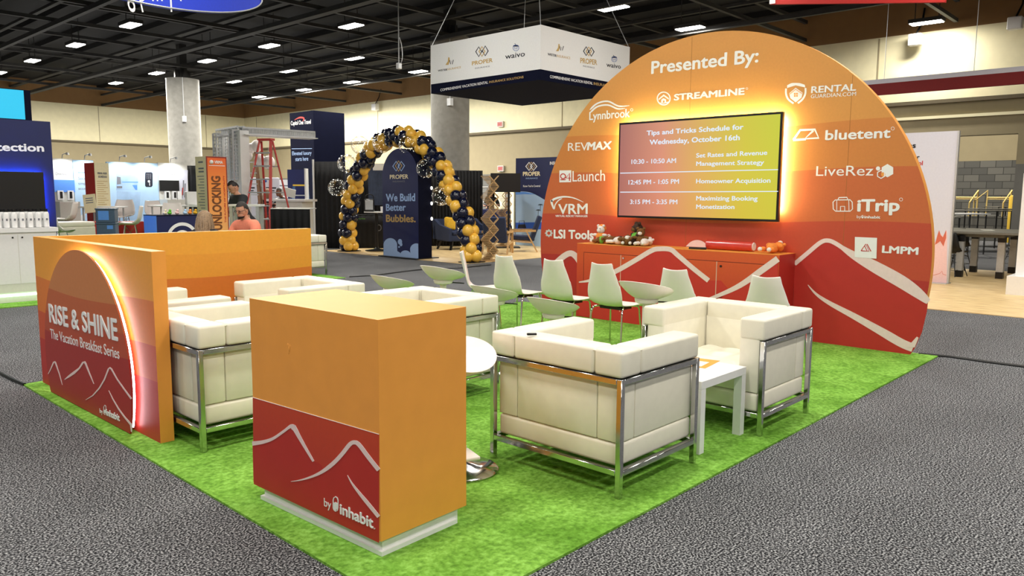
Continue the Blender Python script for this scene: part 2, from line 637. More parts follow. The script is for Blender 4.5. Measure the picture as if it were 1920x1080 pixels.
class Face:
    """A flat vertical face of the place: x=const seen from -x, or y=const seen from -y."""
    def __init__(s, x=None, y=None):
        s.x, s.y = x, y
        s.u = Vector((0, -1, 0)) if x is not None else Vector((1, 0, 0))
        s.v = Vector((0, 0, 1))
        s.n = s.u.cross(s.v)

    def at(s, q):
        return P(q[0], q[1], x=s.x) if s.x is not None else P(q[0], q[1], y=s.y)

    def text(s, body, bl, br, top, m, parent, **k):
        a, b, t = s.at(bl), s.at(br), s.at((bl[0], top))
        d = b - a
        wdt = d.dot(s.u)
        return letters(body, a, d, s.v - d.normalized() * s.v.dot(d.normalized()), wdt, abs(t.z - a.z), m, parent, **k)

    def plate(s, mb, pts, mi=0, th=0.0015, lift=0.0005):
        loop = [s.at(p) + s.n * lift for p in pts]
        return mb.prism(loop, s.n * th, mi)

    def line(s, mb, pts, w, mi=0, th=0.0015, lift=0.0005, w1=None, closed=False):
        """Stroke of pixel width w (to w1) along pixel points."""
        pts = [Vector((p[0], p[1])) for p in pts]
        n = len(pts)
        L, R = [], []
        for i, p in enumerate(pts):
            if closed:
                t = pts[(i + 1) % n] - pts[i - 1]
            else:
                t = pts[min(i + 1, n - 1)] - pts[max(0, i - 1)]
            t.normalize()
            nn = Vector((-t.y, t.x))
            if isinstance(w, (list, tuple)): ww = w[i]
            else: ww = w + ((w1 if w1 is not None else w) - w) * i / max(1, n - 1)
            L.append(p + nn * ww / 2)
            R.append(p - nn * ww / 2)
        rng = range(n) if closed else range(n - 1)
        for i in rng:
            j = (i + 1) % n
            q = [L[i], L[j], R[j], R[i]]
            s.plate(mb, q, mi, th, lift)
        return mb

    def ring(s, mb, c, r, w, mi=0, n=28, a0=0, a1=2 * PI, lift=0.0005):
        full = abs(a1 - a0 - 2 * PI) < 1e-6
        k = n if full else n + 1
        pts = [(c[0] + r * math.cos(a0 + (a1 - a0) * i / n), c[1] + r * math.sin(a0 + (a1 - a0) * i / n)) for i in range(k)]
        return s.line(mb, pts, w, mi, closed=full, lift=lift)

    def disc(s, mb, c, r, mi=0, n=24, ry=None, lift=0.0005):
        ry = ry or r
        return s.plate(mb, [(c[0] + r * math.cos(2 * PI * i / n), c[1] + ry * math.sin(2 * PI * i / n)) for i in range(n)], mi, lift=lift)


def curve(pts, n=6):
    """Catmull-Rom through points (2-D or 3-D)."""
    pts = [Vector(p) for p in pts]
    out = []
    for i in range(len(pts) - 1):
        p0, p1, p2, p3 = pts[max(i - 1, 0)], pts[i], pts[i + 1], pts[min(i + 2, len(pts) - 1)]
        for k in range(n):
            t = k / n
            out.append(0.5 * ((2 * p1) + (p2 - p0) * t + (2 * p0 - 5 * p1 + 4 * p2 - p3) * t * t + (3 * p1 - p0 - 3 * p2 + p3) * t ** 3))
    out.append(pts[-1])
    return out

# ================================================================== the setting
mb = MB(); mb.quad([(-14, -14, 0), (50, -14, 0), (50, 45.5, 0), (-14, 45.5, 0)])
structure(mb.build('floor', 'carpet', smooth=False))
mb = MB()
mb.box(24.5, 24.9, 9.6, 45.5, 0, 7.3); mb.box(24.5, 24.9, -14, 4.34, 0, 7.3); mb.box(24.5, 24.9, 4.34, 9.6, 3.28, 7.3)
WZ = [(0.0, S(112, 110, 104)), (2.45, S(152, 140, 110)), (4.28, S(242, 233, 194)), (6.19, S(142, 106, 64))]
M['hallwall'] = zones('hall_wall_paint_and_board', 0.0, 8.0, WZ, 0.8, var=0.07, nscale=4)
structure(mb.build('wall_right', 'hallwall', smooth=False))
mb = MB(); mb.box(-14, 24.9, 45.5, 45.9, 0, 7.3)
structure(mb.build('wall_left', 'hallwall', smooth=False))
mb = MB(); mb.box(-14, 24.9, -14, 46, 7.3, 7.45)
for i in range(26):
    mb.box(-14 + i * 1.5, -13.9 + i * 1.5, -10, 45.5, 7.12, 7.3)
structure(mb.build('ceiling', 'deck', smooth=False))
# ledges and panel joints of the hall walls
mb = MB(); mb.box(24.36, 24.5, 9.6, 45.5, 4.2, 4.3); mb.box(24.36, 24.5, -14, 9.6, 4.2, 4.3); mb.box(-14, 24.4, 45.36, 45.5, 4.2, 4.3)
M['ledgedark'] = mat('dark_wall_ledge', S(96, 86, 66), 0.8)
structure(mb.build('trim_1', 'ledgedark', smooth=False))
mb = MB(); mb.box(24.42, 24.5, -14, 9.6, 3.78, 3.86)
structure(mb.build('trim_2', 'cream', smooth=False))
mb = MB()
for yy in range(2, 46, 6): mb.box(24.485, 24.5, yy, yy + 0.03, 4.3, 6.19)
for xx in range(-8, 24, 6): mb.box(xx, xx + 0.03, 45.485, 45.5, 4.3, 6.19)
structure(mb.build('trim_3', 'tan', smooth=False))
# stone lower wall and the side room seen through the wide opening
mb = MB(); mb.box(24.44, 24.5, 9.7, 45.4, 0, 2.45)
structure(mb.build('trim_4', 'stone', smooth=False))
mb = MB(); mb.box(36, 36.3, -4, 22, 0, 3.05)
structure(mb.build('wall_far', 'stone', smooth=False))
mb = MB(); mb.box(36, 36.3, -4, 22, 3.05, 7.0); mb.box(35.6, 36.0, 5.0, 5.9, 0, 7.0)
structure(mb.build('wall_far_upper', 'tan', smooth=False))
mb = MB(); mb.box(24.9, 36.3, -4, 22, 6.8, 7.0)
structure(mb.build('ceiling_side_room', 'deck', smooth=False))
la = bpy.data.lights.new('side_room_lamp', 'AREA'); la.shape = 'RECTANGLE'; la.size = 3; la.size_y = 1.0; la.energy = 800; la.color = (1, 0.93, 0.8)
lo = bpy.data.objects.new('side_room_lamp', la); lo.location = (31, 8, 6.7); link(lo)
# door in the stone wall
mb = MB(); mb.box(24.36, 24.44, 22.5, 23.9, 0, 2.25)
dr = mb.build('door_1', 'cream', smooth=False); structure(dr)

# girders and cross beams of the ceiling
mb = MB()
for x in (3.4, 7.7, 11.95, 16.2, 20.4):
    wd = 0.22 if x == 11.95 else 0.12
    mb.box(x - wd / 2, x + wd / 2, -10, 45.4, 6.22, 6.34); mb.box(x - wd / 2, x + wd / 2, -10, 45.4, 6.78, 6.86)
for y in (6.0, 10.2, 14.3, 18.0, 22.1, 24.9, 30, 34.6, 39.5):
    mb.box(-10, 24.4, y - 0.05, y + 0.05, 6.36, 6.46)
    mb.box(-10, 24.4, y - 0.05, y + 0.05, 6.9, 7.0)
structure(mb.build('trim_5', 'steel', smooth=False))

# round concrete columns
for cx, cy, top, lab in ((13.9, 30.53, 5.98, 'round concrete column beyond the orange vertical sign'), (16.97, 18.45, 6.45, 'round concrete column behind the hanging white banner')):
    c = thing('concrete_column', lab, 'column', (cx, cy, 0), group='round concrete columns')
    MB().lathe([(0, 0), (0.61, 0), (0.61, top), (0, top)], 48).build('shaft', 'concrete', c)
    b = MB()
    b.box(-0.14, 0.14, -0.14, 0.14, top, 7.3); b.box(-0.3, 0.3, -0.05, 0.05, top, top + 0.35); b.box(-0.05, 0.05, -0.3, 0.3, top, top + 0.35)
    b.build('steel_head', 'steel', c, smooth=False)
    a = math.atan2(-cy, -cx)
    q = MB(); q.tube([(0.63 * math.cos(a), 0.63 * math.sin(a), z) for z in (4.5, 5.2, top)], 0.015, 6)
    q.box(0.62 * math.cos(a) - 0.06, 0.62 * math.cos(a) + 0.06, 0.62 * math.sin(a) - 0.08, 0.62 * math.sin(a) + 0.08, 4.3, 4.52)
    q.build('conduit', 'alu', c, smooth=False)

# ceiling lamps in view, on the hall's regular grid
ORD = ['nearest', 'second', 'third', 'fourth', 'fifth', 'sixth']
LINES = {9.23: 'lamp line leading over the blue booth', 13.45: 'lamp line beside the concrete columns', 16.6: 'middle lamp line right of the columns',
         20.0: 'lamp line second from the right wall', 23.6: 'lamp line closest to the right wall'}
GRID = {9.23: [23.4, 27.84, 32.3, 36.5], 13.45: [18.74, 23.2, 27.5, 31.8, 36.0], 16.6: [11.94, 23.0, 27.3, 31.6], 20.0: [11.7, 23.56, 27.9, 31.6, 35.6], 23.6: [6.53]}
for lx, ys in GRID.items():
    for k, ly in enumerate(ys):
        lab = 'glowing white ceiling lamp, %s along the %s' % (ORD[k], LINES[lx]) if len(ys) > 1 else 'long glowing tube lamp above the red banner by the right wall'
        t = thing('ceiling_lamp', lab, 'lamp', (lx, ly, LAMP_Z), group='ceiling lamps')
        sx, sy = (0.19, 0.42)
        MB().box(-sx, sx, -sy, sy, 0.0, 0.1).build('housing', 'steel', t, smooth=False)
        MB().box(-sx + 0.03, sx - 0.03, -sy + 0.03, sy - 0.03, -0.025, 0.0).build('diffuser', 'lampglow', t, smooth=False)
        q = MB()
        for dy in (-0.3, 0.3): q.tube([(0, dy, 0.1), (0, dy, 1.0)], 0.012, 5)
        q.build('hanger', 'steel', t)
        la = bpy.data.lights.new('lamp_light', 'AREA'); la.shape = 'RECTANGLE'; la.size = 0.34; la.size_y = 0.8
        la.energy = 140.0 if lx > 22 else (1300.0 if ly > 30 else (FAR_W if lx > 18 else 230.0)); la.color = (1.0, 0.955, 0.86)
        lo = bpy.data.objects.new('lamp_light', la); lo.parent = t; lo.location = (0, 0, -0.04); link(lo)

# ================================================================== the orange booth
mb = MB(); mb.prism([(1.735, 2.0, 0), (8.345, 2.0, 0), (8.345, 7.52, 0), (1.80, 7.08, 0)], (0, 0, 0.012))
tag(mb.build('green_carpet', 'green', smooth=False), 'bright green booth carpet laid under the orange furniture', 'carpet')
gz = 0.0125

# ---- round backdrop panel
PX = 8.222
panel = thing('round_backdrop', 'big round orange and red backdrop printed with white sponsor names', 'backdrop', (PX, 4.577, gz))
cy0, cz0, R0 = 4.580, 0.930, 2.495
a_lo = math.asin((gz - cz0) / R0)
arc = [(cy0 + R0 * math.cos(a_lo + (PI - 2 * a_lo) * i / 96), cz0 + R0 * math.sin(a_lo + (PI - 2 * a_lo) * i / 96)) for i in range(97)]
mb = MB(); mb.prism([(PX, y, z) for y, z in arc], (0.004, 0, 0))
mb.build('printed_face', 'panelprint', panel, world=True, smooth=False)
mb = MB(); mb.prism([(PX + 0.004, y, z) for y, z in arc], (0.09, 0, 0))
mb.build('panel_core', 'orange', panel, world=True, smooth=False)
# joints between the backdrop boards
mb = MB()
for y in (4.78, 2.93):
    zt = cz0 + math.sqrt(R0 ** 2 - (y - cy0) ** 2)
    mb.box(PX - 0.0004, PX, y - 0.002, y + 0.002, 0.95, zt - 0.01)
M['joint'] = mat('board_joint', S(150, 96, 40), 0.7)
mb.build('board_joint', 'joint', panel, world=True, smooth=False)
fp = Face(x=PX)
# mountains
mb = MB()
fp.plate(mb, curve([(1090, 498), (1078, 488), (1066, 490), (1050, 505), (1030, 524), (1015, 536)], 4) + [Vector((1018, 596)), Vector((1090, 607))], 0, lift=0.0004)
rp = curve([(1488, 500), (1515, 478), (1540, 460), (1552, 455), (1566, 460), (1600, 484), (1640, 508), (1690, 537), (1725, 556), (1740, 566)], 4)
fp.plate(mb, rp + [Vector((1738, 584)), Vector((1729, 622)), Vector((1716, 652)), Vector((1705, 667)), Vector((1490, 640))], 0, lift=0.0004)
mb.build('mountain_print', 'deepred', panel, world=True, smooth=False)
mb = MB()
fp.line(mb, curve([(1092, 500), (1082, 483), (1071, 475), (1058, 480), (1040, 496), (1025, 512)], 5), [11] * 26, 0, lift=0.0022)
fp.line(mb, curve([(1490, 495), (1515, 474), (1538, 455), (1552, 451), (1568, 457), (1600, 478), (1640, 500), (1690, 528), (1722, 550), (1741, 566)], 5),
        [8 + 0 * i if i < 22 else 8 + 16 * math.sin((i - 22) / 24 * PI) for i in range(46)], 0, lift=0.0022)
fp.line(mb, curve([(1515, 534), (1530, 551), (1555, 568), (1600, 592), (1650, 620), (1690, 643), (1712, 652)], 5), [1 + 15 * min(1, i / 22) for i in range(31)], 0, lift=0.0022)
fp.line(mb, [(1700, 648), (1712, 647), (1721, 632)], [6, 11, 4], 0, lift=0.0045)
mb.build('mountain_outline', 'stroke', panel, world=True, smooth=False)
mb = MB()
fp.plate(mb, curve([(1286, 462), (1296, 453), (1308, 450), (1320, 454), (1328, 464)], 5), 0, lift=0.0022)
mb.build('sun_print', 'stroke', panel, world=True, smooth=False)


def pt(*a, **k):
    return fp.text(*a, parent=panel, **k)


pt('Presented By:', (1221, 139), (1422, 117), 115, m='lett', bold=0.03, label='large white Presented By lettering')
pt('Lynnbrook', (1105, 225.5), (1181, 219.5), 210, m='lett', bold=0.02)
mb = MB()
fp.line(mb, curve([(1106, 206), (1120, 194), (1140, 190), (1160, 199), (1180, 198)], 5), [1, 2, 3, 3, 3, 3, 3, 3, 3, 3, 3, 3, 3, 3, 3, 3, 3, 2, 2, 1, 1])
fp.line(mb, curve([(1106, 212), (1120, 200), (1140, 197), (1158, 204), (1172, 203)], 5), [1, 2, 3, 3, 3, 3, 3, 3, 3, 3, 3, 3, 3, 3, 3, 3, 3, 2, 2, 1, 1])
fp.ring(mb, (1184.5, 206), 2.3, 0.7, n=12)
mb.build('wave_emblem', 'lett', panel, world=True, smooth=False)
pt('STREAMLINE', (1263.5, 188.8), (1396, 177.5), 176.5, m='lett', bold=0.045)
mb = MB()
fp.ring(mb, (1244.5, 184.7), 12, 2.2)
fp.plate(mb, [(1235, 185), (1244.5, 177), (1254, 184), (1254, 187), (1244.5, 180.5), (1235, 188)])
fp.plate(mb, [(1240, 187), (1244, 184), (1249, 186.5), (1249, 192), (1246.2, 192), (1246.2, 188.5), (1243, 188.5), (1243, 192), (1240, 192)])
fp.line(mb, [(1235, 193), (1244.5, 190.5 + 3), (1254, 191)], 1.4)
fp.ring(mb, (1400.5, 166), 1.8, 0.6, n=12)
mb.build('house_ring_emblem', 'lett', panel, world=True, smooth=False)
pt('RENTAL', (1520.7, 174.8), (1605, 170), 162, m='lett', bold=0.03)
pt('GUARDIAN.COM', (1520.3, 184.3), (1605, 179.3), 177.3, m='lett', bold=0.005)
mb = MB()
fp.plate(mb, curve([(1476, 160), (1484, 156), (1492, 155.5), (1500, 156), (1509, 159)], 4) + [Vector((1510, 164)), Vector((1492, 160)), Vector((1476, 165))])
fp.line(mb, curve([(1474, 166), (1474, 176), (1478, 186), (1488, 194)], 5), 3.5)
fp.line(mb, curve([(1510.5, 165), (1510, 176), (1505, 186), (1496, 193.5)], 5), 3.5)
fp.plate(mb, [(1480, 175), (1492, 164.5), (1505, 174), (1503, 183), (1492, 192), (1482, 184)])
mb.build('shield_emblem', 'lett', panel, world=True, smooth=False)
mb = MB()
for px, py in ((1490.5, 176), (1494.5, 175.8), (1490.5, 180), (1494.5, 179.8)):
    fp.plate(mb, [(px - 1.5, py - 1.5), (px + 1.5, py - 1.5), (px + 1.5, py + 1.5), (px - 1.5, py + 1.5)], lift=0.0025)
fp.line(mb, [(1481, 176.5), (1492, 167.5), (1504, 175.5)], 1.2, lift=0.0025)
mb.build('shield_house', 'orange', panel, world=True, smooth=False)
pt('bluetent', (1547, 263), (1669.5, 258.6), 244, m='lett', bold=0.03)
mb = MB()
fp.line(mb, [(1487.5, 262.5), (1500.5, 244), (1528, 242.8), (1535, 258.7), (1509, 260.3), (1525, 245)], 4.2)
fp.line(mb, [(1487, 262.8), (1511, 261)], 4.2)
fp.ring(mb, (1674, 241), 3, 0.8, n=14)
mb.build('tent_emblem', 'lett', panel, world=True, smooth=False)
pt('LiveRez', (1530, 329.8), (1637, 329), 311.5, m='lett', bold=0.0)
mb = MB()
hexa = lambda cx, cy, r, rot=PI / 6: [(cx + r * math.cos(rot + i * PI / 3), cy + r * math.sin(rot + i * PI / 3)) for i in range(6)]
fp.plate(mb, hexa(1664, 320, 12.5)); fp.line(mb, hexa(1652, 327, 7.5), 2, closed=True, lift=0.0024); fp.disc(mb, (1646.5, 316), 4)
mb.build('hexagon_emblem', 'lett', panel, world=True, smooth=False)
mb = MB(); fp.disc(mb, (1656, 327), 4, lift=0.0023)
mb.build('hexagon_gap', 'orange', panel, world=True, smooth=False)
pt('iTrip', (1607, 396.8), (1687, 396.5), 373.5, m='lett', bold=0.045)
pt('by', (1606.5, 409), (1614.5, 409), 403.5, m='lett', bold=0.0)
pt('inhabit', (1620.5, 409.3), (1650.5, 410), 404, m='lett', bold=0.03)
mb = MB()
fp.line(mb, [(1566, 375), (1594, 374.6), (1598, 379), (1598.5, 392), (1594, 396), (1567, 396), (1562.5, 392), (1562, 379)], 1.8, closed=True)
fp.line(mb, [(1571, 375), (1573, 370.5), (1588, 370), (1590, 374.6)], 1.8)
fp.line(mb, [(1569, 375), (1569, 396)], 1.2); fp.line(mb, [(1591.5, 375), (1592, 396)], 1.2)
fp.line(mb, [(1576, 396), (1576, 387), (1584, 387), (1584, 396)], 1.5)
fp.ring(mb, (1689.5, 374), 3, 0.8, n=14)
mb.build('suitcase_emblem', 'lett', panel, world=True, smooth=False)
mb = MB(); fp.line(mb, [(1615.6, 405), (1617.2, 403.6), (1618.8, 405), (1618.8, 408), (1617.2, 409.4), (1615.6, 408)], 1.0, closed=True); fp.disc(mb, (1617.2, 407.4), 1.4)
mb.build('capsule_emblem', 'lett', panel, world=True, smooth=False)
mb = MB(); fp.plate(mb, [(1603.3, 444.2), (1644.8, 446), (1643.6, 485), (1602.8, 482.2)], lift=0.0045)
mb.build('square_emblem', 'lett', panel, world=True, smooth=False)
mb = MB(); fp.line(mb, [(1615, 470), (1623.5, 457.5), (1630, 471), (1615, 470)], 1.6, lift=0.0065); fp.line(mb, [(1626, 457.5), (1633.5, 471.3)], 1.6, lift=0.0065); fp.line(mb, [(1621.5, 461), (1626, 470)], 1.2, lift=0.0065)
mb.build('triangle_lines', 'red', panel, world=True, smooth=False)
pt('LMPM', (1653.5, 474), (1721.7, 478), 460, m='lett', bold=0.05)
pt('REV', (1065, 283), (1102.5, 282), 268, m='lett', bold=-0.012)
pt('MAX', (1100.5, 281.8), (1147, 280), 266.5, m='lett', bold=0.05, shear=0.12)
mb = MB(); fp.plate(mb, [(1049, 319.5), (1071.2, 319.3), (1071, 341.5), (1049, 342)])
mb.build('tile_emblem', 'lett', panel, world=True, smooth=False)
mb = MB(); fp.ring(mb, (1056, 330.5), 4.6, 1.8, lift=0.0025, n=18); fp.line(mb, [(1051, 337), (1061, 337)], 1.6, lift=0.0025); fp.line(mb, [(1068, 339), (1068, 325), (1061, 334), (1070, 334)], 1.8, lift=0.0025)
mb.build('tile_figures', 'red', panel, world=True, smooth=False)
pt('Launch', (1073.5, 340.4), (1134.3, 339), 320.5, m='lett', bold=-0.005)
pt('VRM', (1047, 401.8), (1102, 401.3), 382.5, m='lett', bold=0.02)
pt('VIRTUAL RESORT MANAGER', (1041.5, 406.8), (1102, 407.2), 403, m='lett', bold=0.02)
mb = MB()
fp.line(mb, curve([(1034, 378), (1040, 373), (1056, 369), (1075, 371), (1094, 379)], 5), [3, 3, 3, 4, 4, 4, 4, 4, 3.5, 3, 3, 3, 2.6, 2.4, 2.2, 2, 1.8, 1.5, 1.3, 1, 0.6])
fp.line(mb, curve([(1034, 375), (1035, 382), (1039, 392), (1041, 384), (1047, 376), (1054, 372)], 4), [3, 4, 4, 4, 4, 3.5, 3, 3, 2, 2, 2, 2, 2, 2, 2, 2, 2, 2, 2, 1.5, 1])
mb.build('swoosh_emblem', 'lett', panel, world=True, smooth=False)
mb = MB(); fp.ring(mb, (1029.2, 437.2), 4.6, 2.8, n=20)
for i in range(8):
    a = i * PI / 4
    fp.line(mb, [(1029.2 + 4.5 * math.cos(a), 437.2 + 4.5 * math.sin(a)), (1029.2 + 7.2 * math.cos(a), 437.2 + 7.2 * math.sin(a))], 2.2)
mb.build('gear_emblem', 'lett', panel, world=True, smooth=False)
pt('LSI Tools', (1038.3, 447), (1113.3, 449.5), 430, m='lett', bold=0.045)

# ---- wall screen with its light strips
TX = 8.10
ty0, ty1, tz0, tz1 = 3.59, 5.70, 1.29, 2.463
tv = thing('wall_screen', 'big lit schedule screen hung on the round backdrop', 'screen', (TX, (ty0 + ty1) / 2, tz0))
MB().box(TX, TX + 0.05, ty0, ty1, tz0, tz1, r=0.004, seg=1).build('bezel', 'black', tv, world=True, smooth=False)
m, N, L, b = nt('schedule_screen_picture')
g = N.new('ShaderNodeNewGeometry'); s = N.new('ShaderNodeSeparateXYZ'); L.new(g.outputs['Position'], s.inputs[0])
a1 = N.new('ShaderNodeMapRange'); a1.inputs['From Min'].default_value = ty1; a1.inputs['From Max'].default_value = ty0
L.new(s.outputs['Y'], a1.inputs['Value'])
rr = ramp(N, L, a1.outputs[0], [(0.0, S(172, 108, 100)), (0.3, S(222, 146, 118)), (0.55, S(224, 176, 92)), (0.8, S(214, 198, 66)), (1.0, S(206, 204, 62))])
a2 = N.new('ShaderNodeMapRange'); a2.inputs['From Min'].default_value = tz0; a2.inputs['From Max'].default_value = tz1
L.new(s.outputs['Z'], a2.inputs['Value'])
r2 = ramp(N, L, a2.outputs[0], [(0.0, (1.0, 0.92, 0.85, 1)), (0.5, (1, 1, 1, 1)), (1.0, (0.92, 1.0, 1.0, 1))])
mx = N.new('ShaderNodeMix'); mx.data_type = 'RGBA'; mx.blend_type = 'MULTIPLY'; mx.inputs[0].default_value = 1
L.new(rr.outputs[0], mx.inputs[6]); L.new(r2.outputs[0], mx.inputs[7])
L.new(mx.outputs[2], b.inputs['Emission Color']); b.inputs['Emission Strength'].default_value = 1.05
b.inputs['Base Color'].default_value = (0.01, 0.01, 0.01, 1); b.inputs['Roughness'].default_value = 0.3
M['screenpic'] = m
M['screentext'] = glow('screen_text_glow', S(226, 240, 255), 1.0)
MB().box(TX - 0.002, TX, ty0 + 0.025, ty1 - 0.025, tz0 + 0.025, tz1 - 0.025).build('display', 'screenpic', tv, world=True, smooth=False)
ft = Face(x=TX - 0.002)
for body, bl, br, top, bd in (('Tips and Tricks Schedule for', (1212.5, 254), (1394, 242.6), 245, 0.03), ('Wednesday, October 16th', (1218, 271.5), (1387, 262.7), 262, 0.03),
                              ('10:30 - 10:50 AM', (1184, 307.5), (1267.5, 305.3), 299, 0.015), ('Set Rates and Revenue', (1305.4, 295.7), (1438.5, 290.2), 287.4, 0.02),
                              ('Management Strategy', (1305.4, 311), (1432.5, 308.4), 302.8, 0.02), ('12:45 PM - 1:05 PM', (1178.5, 346), (1273, 344.4), 337.6, 0.015),
                              ('Homeowner Acquisition', (1305.2, 343.8), (1444.5, 342.6), 335.4, 0.02), ('3:15 PM - 3:35 PM', (1181.6, 382.5), (1270, 382.8), 374.2, 0.015),
                              ('Maximizing Booking', (1305.4, 375.8), (1420.5, 376.3), 367.4, 0.02), ('Monetization', (1305.4, 391.5), (1377, 392), 383.3, 0.02)):
    ft.text(body, bl, br, top, 'screentext', tv, bold=bd, th=0.001)
mb = MB(); ft.line(mb, [(1163, 324.7), (1459, 318)], 1.7, th=0.001); ft.line(mb, [(1163, 360.3), (1459, 358.9)], 1.7, th=0.001)
mb.build('divider_line', 'screentext', tv, world=True, smooth=False)
mb = MB()
mb.box(TX + 0.052, TX + 0.068, ty0 + 0.05, ty1 - 0.05, tz1 - 0.06, tz1 - 0.035)
mb.box(TX + 0.052, TX + 0.068, ty0 + 0.03, ty0 + 0.055, tz0 + 0.1, tz1 - 0.06)
mb.box(TX + 0.052, TX + 0.068, ty1 - 0.055, ty1 - 0.03, tz0 + 0.1, tz1 - 0.06)
mb.build('light_strip', 'ledwarm', tv, world=True, smooth=False)
MB().box(TX + 0.05, PX, 4.2, 5.1, 1.5, 2.2).build('wall_bracket', 'black', tv, world=True, smooth=False)

# ---- storage cabinet under the screen
CX, CB, Y0, Y1, CZ = 7.821, 8.218, 3.43, 6.112, 0.956
cab = thing('storage_cabinet', 'long low orange and red cabinet standing under the screen', 'cabinet', (CX, (Y0 + Y1) / 2, gz))
mb = MB(); mb.box(CX, CB, Y0, Y1, gz, CZ - 0.004)
mb.build('body', 'cabprint', cab, world=True, smooth=False)
MB().box(CX - 0.001, CB, Y0 - 0.001, Y1, CZ - 0.004, CZ).build('top_panel', 'orange', cab, world=True, smooth=False)
fc = Face(x=CX)
MB_side = MB().box(CX + 0.002, CB, Y0 - 0.002, Y0, gz, CZ - 0.006).build('side_panel', 'deepred', cab, world=True, smooth=False)
DZ0, DZ1 = 0.14, fc.at((1164, 478)).z
ys = [fc.at((1095, 480)).y, fc.at((1164.5, 480)).y, fc.at((1242, 490)).y, fc.at((1257.5, 490)).y, fc.at((1344, 500)).y, fc.at((1440.5, 505)).y]
M['gapdark'] = mat('dark_door_gap', S(92, 26, 20), 0.7)
M['gaplight'] = mat('aluminium_door_edge', S(214, 170, 150), 0.5)
for ya, yb in ((ys[0], ys[1]), (ys[1], ys[2]), (ys[3], ys[4]), (ys[4], ys[5])):
    d = MB().box(CX - 0.003, CX, yb + 0.003, ya - 0.003, DZ0, DZ1).build('door', 'cabprint', cab, world=True, smooth=False)
mb = MB()
for ya, yb in ((ys[0], ys[2]), (ys[3], ys[5])):
    mb.box(CX - 0.0025, CX, yb - 0.004, ya + 0.004, DZ1, DZ1 + 0.006); mb.box(CX - 0.0025, CX, yb - 0.004, ya + 0.004, DZ0 - 0.006, DZ0)
    mb.box(CX - 0.0025, CX, yb - 0.004, yb, DZ0, DZ1); mb.box(CX - 0.0025, CX, ya, ya + 0.004, DZ0, DZ1)
mb.build('door_gap', 'gapdark', cab, world=True, smooth=False)
mb = MB()
for y in (ys[1], ys[4]): mb.box(CX - 0.006, CX, y - 0.005, y + 0.005, DZ0, DZ1)
mb.build('door_edge', 'gaplight', cab, world=True, smooth=False)
for q, mt in (((1169.5, 484), 'chrome'), ((1352, 499), 'black')):
    c = fc.at(q)
    MB().cyl((c.x - 0.012, c.y, c.z), (c.x, c.y, c.z), 0.012, n=14).build('door_lock', mt, cab, world=True)
mb = MB()
peak = curve([(1086, 528), (1110, 526), (1150, 513), (1190, 492), (1222, 472), (1238, 468), (1255, 471), (1270, 481), (1298, 504), (1328, 526)], 4)
fc.plate(mb, peak + [Vector((1352, 526)), Vector((1366, 542)), Vector((1330, 590)), Vector((1240, 616)), Vector((1086, 592))], lift=0.0036)
fc.plate(mb, curve([(1300, 571), (1345, 556), (1388, 538), (1430, 510), (1459, 488)], 4) + [Vector((1459, 640)), Vector((1300, 622))], lift=0.0036)
mb.build('mountain_print', 'red', cab, world=True, smooth=False)
mb = MB()
fc.line(mb, curve([(1086, 529), (1110, 525), (1150, 511), (1190, 489), (1222, 470), (1238, 466.5), (1258, 468), (1272, 479), (1300, 503), (1329, 526)], 5),
        [2 + 7 * min(1, i / 10) for i in range(46)], lift=0.0056)
fc.line(mb, curve([(1300, 572), (1345, 555), (1388, 535), (1430, 506), (1459, 485)], 5), [4 + 8 * min(1, i / 14) for i in range(21)], lift=0.0056)
mb.build('mountain_outline', 'stroke', cab, world=True, smooth=False)

# ---- low wall with the lit arch plate
WX, WT, WY0, WY1, WZT = 1.931, 0.085, 4.764, 7.036, 1.208
lw = thing('low_wall', 'low L-shaped orange wall behind the left armchairs', 'partition', (WX, WY0, gz))
MB().box(WX, WX + WT, WY0, WY1, gz, WZT).build('side_wing', 'wallprint', lw, world=True, smooth=False)
MB().box(WX - 0.0005, WX + WT + 0.0005, WY0 - 0.002, WY0, gz, WZT).build('end_cap', 'orange', lw, world=True, smooth=False)
MB().box(WX + WT, 4.44, WY1 - WT, WY1, gz, WZT).build('rear_wing', 'rearprint', lw, world=True, smooth=False)
AX = 1.872
sg = thing('arch_sign', 'back-lit half-round sign with RISE & SHINE lettering on the low wall', 'sign', (AX, 5.866, gz))
ac, az, ar = 5.866, 0.328, 0.835
al = math.asin((gz + 0.004 - az) / ar)
arc2 = [(ac + ar * math.cos(al + (PI - 2 * al) * i / 64), az + ar * math.sin(al + (PI - 2 * al) * i / 64)) for i in range(65)]
MB().prism([(AX, y, z) for y, z in arc2], (0.012, 0, 0)).build('plate', 'ovalprint', sg, world=True, smooth=False)
mb = MB()
rs = ar - 0.03
pts = [(AX + 0.03, ac + rs * math.cos(al + 0.03 + (PI - 2 * al - 0.06) * i / 64), az + rs * math.sin(al + 0.03 + (PI - 2 * al - 0.06) * i / 64)) for i in range(65)]
mb.tube(pts, 0.006, 6)
mb.build('light_strip', 'ledwhite', sg, world=True)
mb = MB()
for y, z in ((5.4, 0.3), (6.3, 0.3), (5.866, 0.9)): mb.box(AX + 0.012, WX, y - 0.05, y + 0.05, z - 0.05, z + 0.05)
mb.build('stand_off', 'black', sg, world=True, smooth=False)
fa = Face(x=AX)
k = 2.4542
c1 = lambda x, y: (x / k, 420 + y / k)
fa.text('RISE & SHINE', c1(230, 452), c1(545, 540), 420 + 366 / k, 'lett', sg, bold=0.03, th=0.002, label='bold white RISE & SHINE lettering')
fa.text('The Vacation Breakfast Series', c1(234, 525), c1(551, 622), 420 + 482 / k, 'lett', sg, bold=0.0)
fa.text('by', c1(460, 868), c1(474, 875), 420 + 848 / k, 'lett', sg, bold=0.0)
